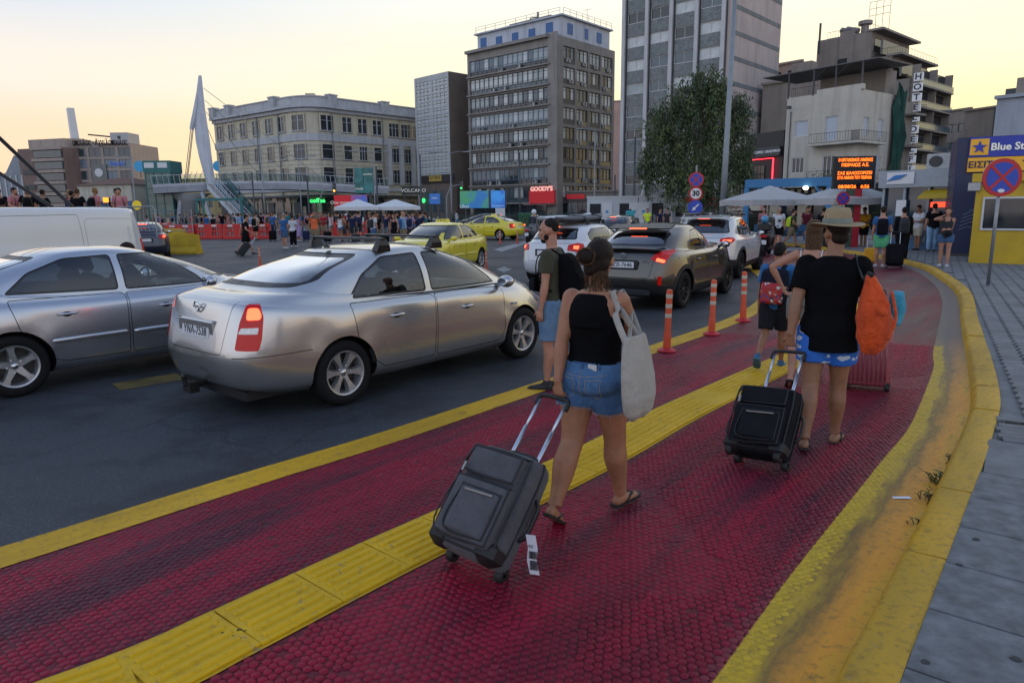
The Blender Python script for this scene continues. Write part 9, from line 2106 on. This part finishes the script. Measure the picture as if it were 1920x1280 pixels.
k = F.k; q = MB(); q.m = F.hm; q.ell((0,-.018*k,.036*k),(.084*k,.102*k,.096*k),18,12); q.ell((0,-.058*k,-.01*k),(.074*k,.055*k,.066*k),14,10); att(t,'hair',remesh(q,'hair',M_HAIRK,.008,3))
def motley():
 m, b, p = newmat('bag_motley'); v = b.new('ShaderNodeTexVoronoi'); v.inputs['Scale'].default_value = 34; b.link(b.coord('Object'), v.inputs['Vector']); r_ = b.new('ShaderNodeValToRGB'); r_.color_ramp.interpolation = 'CONSTANT'; e = r_.color_ramp.elements
 st = [(0,(.42,.012,.014)),(.45,(.05,.05,.22)),(.58,(.42,.012,.014)),(.70,(.55,.55,.55)),(.78,(.50,.05,.02)),(.90,(.02,.02,.03))]
 while len(e) < len(st): e.new(.5)
 for i, (q_, c) in enumerate(st): e[i].position = q_; e[i].color = (*c,1)
 s_ = b.new('ShaderNodeSeparateColor'); b.link(v.outputs['Color'], s_.inputs[0]); b.link(s_.outputs[0], r_.inputs[0]); b.link(r_.outputs[0], p.inputs['Base Color']); p.inputs['Roughness'].default_value = .5; return m
bp_ = thing('backpack', 'black school backpack with a red motley pocket worn by the boy', 'backpack', t.location, t.rotation_euler.z, 'worn backpacks'); o = backpack(F, bp_, cloth('pack_navy',(.014,.016,.026)), motley(), 1.25)
# ---------------------------------------------------------------- woman half hidden before the hat man, her pink case
pf = gp(1505,722); t = place_person('long-haired woman in a pale strappy top, half hidden by the man in the hat', pf, 30)
F = Fig(1.66, True, legL=(-12,14), legR=(13,3), armL=(-.26,-.02,1.02), armR=(.30,-.05,.98), lean=2, head=(10,0), footL=30, elL=(-1,-.6,0), elR=(1,-.6,0)); att(t,'body',F.body(.0085, M_SKIN2))
q = MB(); F.torso(q,.010,.05,.36); att(t,'top',remesh(q,'top',cloth('cloth_blush',(.50,.36,.32)),.0105,4))
for sd in (-1,1): strap_on('top_strap',[F.sp(.36,-.10,sd*.09),F.sp(.47,-.085,sd*.10),F.sp(.525,-.02,sd*.105),F.sp(.45,.09,sd*.10)],.006,.003,M_FRW,t)
q = MB(); F.torso(q,.014,-.09,.08); F.glutes(q,.012)
for sd in (-1,1): F.leg(q, sd, .022, .02, .55, .04)
att(t,'shorts',remesh(q,'shorts',cloth('cloth_stone',(.16,.15,.13)),.0105,4)); flipflop(F,-1,t); flipflop(F,1,t)
k = F.k; q = MB(); q.m = F.hm; q.ell((0,-.02*k,.034*k),(.088*k,.106*k,.100*k),16,12); q.rings([[(.085*k*w_*math.cos(2*math.pi*j/16),-.055*k+.055*k*math.sin(2*math.pi*j/16),z*k) for j in range(16)] for z,w_ in ((.03,1),(-.08,1.0),(-.18,.95),(-.27,.7))],True); att(t,'hair',remesh(q,'hair',M_HAIRB,.009,3))
M_PINK = mat('case_pink',(.26,.055,.075),.35,var=.15,vscale=5,coat=.3); sdir = V3((math.cos(R(28)),-math.sin(R(28)),0)); pc = gp(1634,727)
suitcase('suitcase','pink ribbed hard-shell suitcase rolling upright beside the hat man', V3((pc.x-.02,pc.y+.06,0)), V3((pc.x-.02,pc.y+.12,.98)), .44, .60, .27, M_PINK, sdir, gripw=.24, wheels4=True, hard=True)
# ================================================================== CROWD
ARCH = {}
def arch(key, top, bottom, hair, **k):
 F = Fig(**k); g_ = {}; vx = .019
 g_['body'] = F.body(.016, M_SKIN2, it=3); q = MB()
 if top in ('tee','tank'):
  F.torso(q,.016,-.08,.48 if top == 'tee' else .42)
  if top == 'tee':
   for sd in (-1,1): F.arm(q, sd, .018, 0, .62, loose=.012)
   q.tube([F.sp(.46,-.01),F.sp(.52,-.008)],[.10*F.k,.078*F.k],12)
  else:
   for sd in (-1,1): q.tube([F.sp(.38,-.095,sd*.09),F.sp(.50,-.06,sd*.09),F.sp(.50,.05,sd*.09),F.sp(.38,.10,sd*.09)],[(.028,.018)]*4,8,ref=(1,0,0))
 elif top == 'shirt':
  F.torso(q,.018,-.10,.50)
  for sd in (-1,1): F.arm(q, sd, .016, 0, 1.9, loose=.004)
  q.tube([F.sp(.46,-.01),F.sp(.53,-.008)],[.10*F.k,.075*F.k],12)
 g_['top'] = remesh(q,'top',M_BLKC,vx,3); q = MB()
 if bottom == 'skirt':
  z = F.pel.z/F.k; q.rings([[V3((rx*F.k*math.cos(2*math.pi*j/18),-.01+ry*F.k*math.sin(2*math.pi*j/18),zz*F.k)) for j in range(18)] for zz,rx,ry in ((.30,.26,.22),(.6,.235,.19),(.88,.20,.15),(1.04,.15,.115))],True)
 else:
  F.torso(q,.014,-.09,.04); F.glutes(q,.012)
  for sd in (-1,1): F.leg(q, sd, .022, .02, {'shorts':.85,'brief':.5,'long':1.93}[bottom], .03 if bottom != 'long' else .012)
 g_['bottom'] = remesh(q,'bottom',M_BLKC,vx,3); k = F.k; q = MB(); q.m = F.hm; q.ell((0,-.02*k,.036*k),(.086*k,.102*k,.094*k),14,10); q.ell((0,-.06*k,-.01*k),(.074*k,.05*k,.066*k),12,8)
 if hair == 'long': q.rings([[(.085*k*w_*math.cos(2*math.pi*j/14),-.06*k+.05*k*math.sin(2*math.pi*j/14),z*k) for j in range(14)] for z,w_ in ((.03,1),(-.10,1.05),(-.2,.95),(-.30,.6))],True)
 if hair == 'bun': q.ell((0,-.10*k,.06*k),(.05*k,.05*k,.05*k),10,8)
 g_['hair'] = remesh(q,'hair',M_HAIRD,.015,2); q = MB()
 for sd in (-1,1): F.foot(q, sd, .012)
 g_['shoes'] = [None,None]
 for i, sd in enumerate((-1,1)): q = MB(); F.foot(q, sd, .013); q.ell(F.J[sd]['an']-V3((0,0,.02)),(.045,.05,.04),10,8); g_['shoes'][i] = remesh(q,'shoe',M_BLKC,.016,2)
 q = MB(); q.rings([[F.sp(z,-.10-d0)+V3((x*sx_,0,0)) for x,d0 in ((-.14,.0),(-.15,.06),(-.11,dd),(.11,dd),(.15,.06),(.14,0))] for z,dd,sx_ in ((.02,.08,.8),(.06,.16,1),(.34,.17,1),(.45,.10,.9),(.48,.05,.7))],True)
 for sd in (-1,1): q.tube([F.sp(.45,-.12,sd*.08),F.sp(.53,-.02,sd*.10),F.sp(.45,.115,sd*.11),F.sp(.22,.12,sd*.15),F.sp(.12,-.06,sd*.17)],[(.028,.012)]*5,6)
 g_['pack'] = remesh(q,'backpack',M_BLKC,.02,2); g_['F'] = F; ARCH[key] = g_
arch('man', 'tee','shorts','short', h=1.76, legL=(2,2), legR=(-3,3), armL=(-.24,.06,.86), armR=(.24,.05,.86), lean=1, build=1.05)
arch('man_long', 'tee','long','short', h=1.77, legL=(-2,2), legR=(4,3), armL=(-.25,.04,.85), armR=(.20,.22,1.05), lean=1, build=1.08)
arch('man_phone', 'tee','shorts','short', h=1.75, legL=(3,2), legR=(-3,3), armL=(-.10,.30,1.12), armR=(.10,.30,1.12), lean=3, head=(0,-18), build=1.05)
arch('man_walk', 'tee','shorts','short', h=1.77, legL=(22,6), legR=(-18,26), armL=(-.26,-.18,.88), armR=(.26,.20,.95), lean=5, footR=30, build=1.05)
arch('woman', 'tank','brief','long', h=1.66, fem=True, legL=(2,2), legR=(-3,4), armL=(-.22,.06,.84), armR=(.22,.08,.84), lean=1)
arch('woman_face', 'tank','brief','long', h=1.66, fem=True, legL=(4,2), legR=(-2,4), armL=(.02,.22,1.04), armR=(.09,.17,1.42), lean=1, elR=(.9,-.2,-.6))
arch('woman_long', 'tee','long','bun', h=1.66, fem=True, legL=(-2,3), legR=(4,2), armL=(-.22,.06,.84), armR=(.16,.24,1.02), lean=1)
arch('woman_skirt', 'tank','skirt','long', h=1.65, fem=True, legL=(2,2), legR=(-2,2), armL=(-.20,.12,.86), armR=(.20,.14,.90), lean=1)
arch('man_hands_up', 'tee','shorts','short', h=1.78, legL=(4,2), legR=(-4,3), armL=(-.10,.16,1.52), armR=(.10,.16,1.52), lean=0, elL=(-1,.1,-.5), elR=(1,.1,-.5), build=1.12)
arch('man_shirt', 'shirt','long','short', h=1.76, legL=(2,2), legR=(-4,3), armL=(-.24,.05,.86), armR=(.23,.08,.86), lean=2, build=1.05)
arch('sit', 'shirt','long','short', h=1.74, legL=(72,70), legR=(72,70), armL=(-.22,.42,.72), armR=(.22,.42,.72), lean=8)
CC = {'black':(.010,.010,.012),'white':(.55,.57,.60),'navy':(.012,.020,.060),'blue':(.03,.11,.28),'light blue':(.22,.36,.52),'orange':(.75,.16,.06),'grey':(.14,.15,.16),'cream':(.42,.38,.30),'red':(.36,.018,.03),'olive':(.05,.055,.03),'pink':(.48,.18,.20),'lilac':(.34,.24,.42),'khaki':(.24,.19,.12),'denim':(.05,.11,.22),'green':(.10,.42,.20),'yellow':(.75,.62,.03),'mustard':(.62,.30,.02),'maroon':(.10,.012,.025),'teal':(.02,.16,.17),'charcoal':(.03,.032,.036),'hi-vis yellow':(.62,.80,.05)}
HC = {'dark':M_HAIRD,'black':M_HAIRK,'brown':M_HAIRB,'fair':hairmat('hair_fair',(.22,.14,.06)),'grey':hairmat('hair_grey',(.22,.21,.20))}
SK = [M_SKIN1, M_SKIN2, M_SKIN3]; rc = random.Random(77)
def cmat(c): return cloth('cloth_crowd_'+c.replace(' ','_'), CC[c], .15, 200, .4)
def setm(o, m): o.material_slots[0].link = 'OBJECT'; o.material_slots[0].material = m
M_SHOEW = mat('shoe_white',(.45,.46,.48),.6,var=.1); M_SHOEK = mat('shoe_black',(.015,.015,.016),.6,var=.1)
def crowd(key, p, az, top, bot, hair, label, grp, skin_i=None, sc=1.0, pack=None, bald=False, shoes=None, case=None):
 g_ = ARCH[key]; t = thing('person', label, 'person', p, -R(az), grp); t.scale = (sc,sc,sc); sk = SK[rc.randrange(3) if skin_i is None else skin_i]
 setm(link('body', g_['body'], t), sk); setm(link('top', g_['top'], t), cmat(top)); setm(link('bottom', g_['bottom'], t), cmat(bot))
 if not bald: setm(link('hair', g_['hair'], t), HC[hair])
 for me in g_['shoes']: setm(link('shoe', me, t), shoes or rc.choice((M_SHOEW,M_SHOEK,M_SHOEK)))
 if pack: b_ = link('backpack', g_['pack'], None, p, -R(az)); b_.scale = (sc,sc,sc); setm(b_, cmat(pack)); tag(b_, bplabel(pack, label), 'backpack', 'worn backpacks')
 return t
_bl = set()
def bplabel(pack, label):
 w_ = (pack+' backpack worn by the '+label.replace(' with '+pack+' backpack','').replace('long ','')).split()[:16]; l = ' '.join(w_)
 while w_[-1] in ('the','in','of','and','with','a','by','at','behind','under','left','right','back','red','white','raised','on','wire'): w_ = w_[:-1]
 l = ' '.join(w_); _bl.add(l); return l
def small_case(p, az, c, label, tilt=0.0, sc=1.0):
 t = thing('suitcase', label, 'suitcase', p, -R(az), 'wheeled suitcases'); t.rotation_euler.x = tilt; m = cmat(c); MB().bevbox((0,0,.36),(.42,.26,.58),.05).build('shell', m, t, auto=40)
 for x in (-.17,.17):
  for y in (-.09,.09): MB().tube([(x-.015,y,.035),(x+.015,y,.035)],.035,10).build('wheel', M_RUBB, t)
 for x in (-.11,.11): MB().tube([(x,.10,.62),(x,.10,1.0)],.009,6).build('handle_tube', M_ALUT, t)
 MB().tube([(-.12,.10,1.0),(.12,.10,1.0)],.015,6).build('grip', M_RUBB, t); MB().box((0,-.14,.36),(.30,.02,.40)).build('front_pocket', m, t); t.scale = (sc,)*3
 return t
crowd('man_walk', gp(463,477), 62, 'black','black','dark','man in black T-shirt and shorts striding with a dark suitcase past the red barriers','people crossing',1)
c = small_case(gp(448,480), 62, 'charcoal', 'dark suitcase trailing behind the striding man in black', R(-38), 1.05)
crowd('man', gp(535,466), 20, 'blue','denim','grey','man in blue T-shirt and blue shorts beside the orange-shirted man','queue',1)
crowd('woman_long', gp(551,463), 10, 'white','black','dark','woman in white top and black trousers beside the man in blue','queue',1)
crowd('man_hands_up', gp(592,461), 175, 'orange','khaki','grey','bald man in bright orange T-shirt with hands raised to his face','queue',2,bald=True)
crowd('man', gp(481,450), 15, 'cream','black','brown','man in cream T-shirt and black shorts with black backpack by the barrier end','queue',1,pack='black')
crowd('man_shirt', gp(449,440), 30, 'light blue','grey','dark','man in pale blue shirt behind the striding man','queue')
crowd('man', gp(702,462), 40, 'white','denim','black','young man in white T-shirt with dark backpack straps under the parasols','queue',1,pack='charcoal')
crowd('woman', gp(741,464), 200, 'black','black','brown','woman in black tank top with long brown hair facing the camera','queue',1)
crowd('man_shirt', gp(757,463), 60, 'light blue','khaki','grey','bald man in pale blue shirt with blue backpack','queue',1,bald=True,pack='blue')
crowd('man', gp(790,458), 35, 'navy','black','dark','man in navy T-shirt at the right end of the queue','queue',1,pack='navy')
crowd('woman', gp(640,452), 20, 'white','denim','black','woman in white top with long black hair in mid queue','queue',0)
crowd('woman', gp(656,452), 10, 'black','maroon','black','woman in black top and maroon shorts with long black hair','queue',0)
crowd('man', gp(663,456), 355, 'navy','charcoal','black','man in navy football shirt seen from behind','queue',2)
crowd('woman_skirt', gp(561,452), 30, 'lilac','lilac','black','woman in lilac dress behind the blue-shirted man','queue',0)
crowd('man_phone', gp(1718,469,.1), 250, 'white','cream','dark','man in white T-shirt and pale shorts looking at his phone by the glass kiosk','people by the kiosks',2,sc=.98)
crowd('woman_face', gp(1768,500,.1), 215, 'charcoal','denim','brown','long-haired woman in dark top and denim shorts with a hand at her face','people by the kiosks',1,shoes=M_SHOEW)
q = MB(); q.ell((0,0,0),(.10,.05,.07),12,8); p = gp(1768,500,.1); o = q.build('waist_bag', M_CASEK, None, smooth=True, loc=(p.x-.05,p.y-.17,1.02)); tag(o,'black waist bag on the woman in denim shorts','bag')
crowd('man_long', gp(1745,473,.1), 20, 'black','light blue','dark','man in black T-shirt at the kiosk window','people by the kiosks',1)
crowd('man', gp(1648,500), 25, 'blue','green','dark','man in blue T-shirt and bright green shorts with black backpack','people on the walkway',1,sc=1.02,pack='black')
crowd('man_shirt', gp(1688,492), 20, 'black','black','black','man dressed all in black with black backpack on the walkway','people on the walkway',1,pack='charcoal')
small_case(gp(1676,503), 24, 'black', 'black suitcase pulled by the man dressed all in black', R(-14), 1.1); small_case(gp(1630,496), 24, 'mustard', 'small yellow suitcase beside the man in green shorts', R(-10), .8)
crowd('man_phone', gp(1617,465,.0), 230, 'mustard','black','black','man in mustard T-shirt and black shorts behind the hat','people by the kiosks',0)
crowd('man', gp(1457,465), 190, 'white','black','grey','stocky man in white T-shirt and black shorts outside the cafe','people by the cafe',1,sc=1.02)
crowd('man_walk', gp(1482,464), 100, 'olive','khaki','dark','man in dark olive T-shirt walking past the cafe','people by the cafe',1,pack='hi-vis yellow')
crowd('woman_skirt', gp(1384,452), 170, 'red','red','dark','woman in a long red dress by the hedge','people by the cafe',2)
crowd('man', gp(1429,452), 200, 'pink','maroon','grey','man in pink T-shirt near the cafe chairs','people by the cafe',1)
crowd('man_shirt', gp(1540,468), 20, 'black','charcoal','dark','man in black with a phone beside the cafe, left of the hat','people by the cafe',1)
crowd('woman', gp(1567,462), 180, 'maroon','black','dark','woman in maroon top in the cafe shade','people by the cafe',0); crowd('man', gp(1510,452), 200, 'maroon','charcoal','dark','man in maroon T-shirt deep in the cafe shade','people by the cafe',0)
crowd('man_walk', gp(857,425), 260, 'white','light blue','dark','distant man in white crossing before the billboard','people crossing',1)
p = gp(990,456); crowd('sit', (p.x+.33,p.y+.55,.30), 15, 'grey','grey','dark','scooter rider in grey with a white helmet near the far taxi','scooter riders',1,bald=True)
q = MB(); q.ell((0,0,0),(.14,.15,.15),14,10); o = q.build('helmet', mat('helmet_white',(.62,.64,.66),.2,var=.05,coat=.6), None, smooth=True, loc=(p.x+.35,p.y+.66,1.66)); tag(o,'white helmet worn by the scooter rider','helmet')
crowd('man', gp(1003,448), 30, 'cream','grey','brown','man in cream T-shirt beside the scooter rider','people crossing',1)
crowd('man_long', gp(1213,440), 200, 'hi-vis yellow','navy','dark','worker in a hi-vis yellow vest before the site cabins','people by the cabins',1); crowd('man', gp(1236,440), 150, 'navy','black','dark','man in navy T-shirt before the site cabins','people by the cabins',1); crowd('man', gp(1250,440), 220, 'charcoal','black','dark','man in charcoal T-shirt before the right site cabin','people by the cabins',1); crowd('woman', gp(1180,440), 200, 'pink','black','fair','woman in pink top before the left site cabin','people by the cabins',1)
p = at(1182,440,46); crowd('sit', (p.x,46,.3), 350, 'black','black','dark','motorcyclist in black before the site cabins','scooter riders',1); scooter('black_motorcycle','black motorcycle ridden before the site cabins',(p.x,45.6,0),R(95),(.012,.012,.013),False)
crowd('man', at(450,372,109), 60, 'blue','navy','dark','person in blue standing on the escalator','people on the footbridge')
ARCHK = ['man','man_long','man_phone','woman','woman_long','woman_skirt','man_shirt','man']
used = {}
tops = ['black','white','navy','grey','blue','cream','charcoal','light blue','pink','olive','red','lilac','maroon','teal','black','charcoal','black','navy']; bots = ['black','denim','navy','khaki','charcoal','grey','cream']
def fill(n, place_fn, where, grp, key_pool=ARCHK):
 for i in range(n):
  for _ in range(400):
   k = rc.choice(key_pool); tp, bt, hr = rc.choice(tops), rc.choice(bots), rc.choice(('dark','black','brown','fair','dark')); fem = k.startswith('woman'); pk = rc.choice((None,None,'black','navy','olive'))
   if k == 'woman_skirt': bt = tp; lab = 'woman in %s dress %s' % (tp, where)
   else:
    gar = {'man':'T-shirt, %s shorts,','man_long':'T-shirt, %s trousers,','man_phone':'T-shirt, %s shorts, ','woman':'top, %s shorts,','woman_long':'T-shirt, %s trousers,','man_shirt':'shirt, %s trousers,'}[k] % bt; lab = '%s%s in %s %s %s' % ((hr+'-haired ') if fem else '', 'woman' if fem else 'man', tp, gar, where)
   if pk: lab = lab.replace(' '+where, ' with '+pk+' backpack '+where)
   if lab not in used: break
  used[lab] = 1; crowd(k, place_fn(i), rc.choice((0,20,40,70,-30,180,200,150,90,270))+rc.uniform(-15,15), tp, bt, hr, lab, grp, sc=rc.uniform(.95,1.04), pack=pk)
def spread(u0, u1, v0, v1, n):
 cells = [(u0+(u1-u0)*(i+.5)/n, ) for i in range(n)]; rc.shuffle(cells); return lambda i: gp(cells[i][0]+rc.uniform(-4,4), rc.uniform(v0,v1))
fill(12, spread(500,640,441,449,12), 'left of the parasols', 'queue'); fill(12, spread(600,800,444,452,12), 'under the parasols', 'queue'); fill(30, spread(500,805,433,440,30), 'in the back row', 'queue'); fill(8, spread(690,805,452,460,8), 'at the queue end', 'queue')
fill(24, spread(372,512,433,441,24), 'behind the red barriers', 'queue behind the barriers'); fill(10, spread(275,372,430,438,10), 'behind the wire fence panel', 'queue behind the barriers')
fill(11, lambda i: (at(8+i*21.5+rc.uniform(-6,6),400,26.2).x, 25.6+rc.random()*1.4, 1.0), 'above the white van', 'people on the raised walkway')
fill(4, spread(1395,1420,447,452,4) if False else (lambda i: gp(1405+i*52+rc.uniform(-8,8), 440+rc.uniform(-2,3))), 'under the cafe parasols', 'people by the cafe')
small_case(gp(512,452), 0, 'black', 'black suitcase standing by the barrier end'); small_case(gp(575,452), 0, 'navy', 'navy suitcase standing in the queue left of the parasols'); small_case(gp(668,462), 10, 'charcoal', 'charcoal suitcase standing in mid queue'); small_case(gp(722,463), 20, 'black', 'black suitcase standing under the white parasols'); small_case(gp(775,460), 20, 'maroon', 'maroon suitcase near the bald man with the blue backpack'); small_case(gp(615,455), 20, 'black', 'black suitcase standing right of the orange-shirted man')
p = gp(34,742)+Vector((math.sin(R(41)),math.cos(R(41)),0))*1.55+Vector((-math.cos(R(41)),math.sin(R(41)),0))*1.20
crowd('sit', (p.x,p.y,.14), 41, 'charcoal','black','dark','dark-haired driver inside the silver liftback','drivers',1,sc=.92)
bpy.data.scenes.remove(SCRATCH)
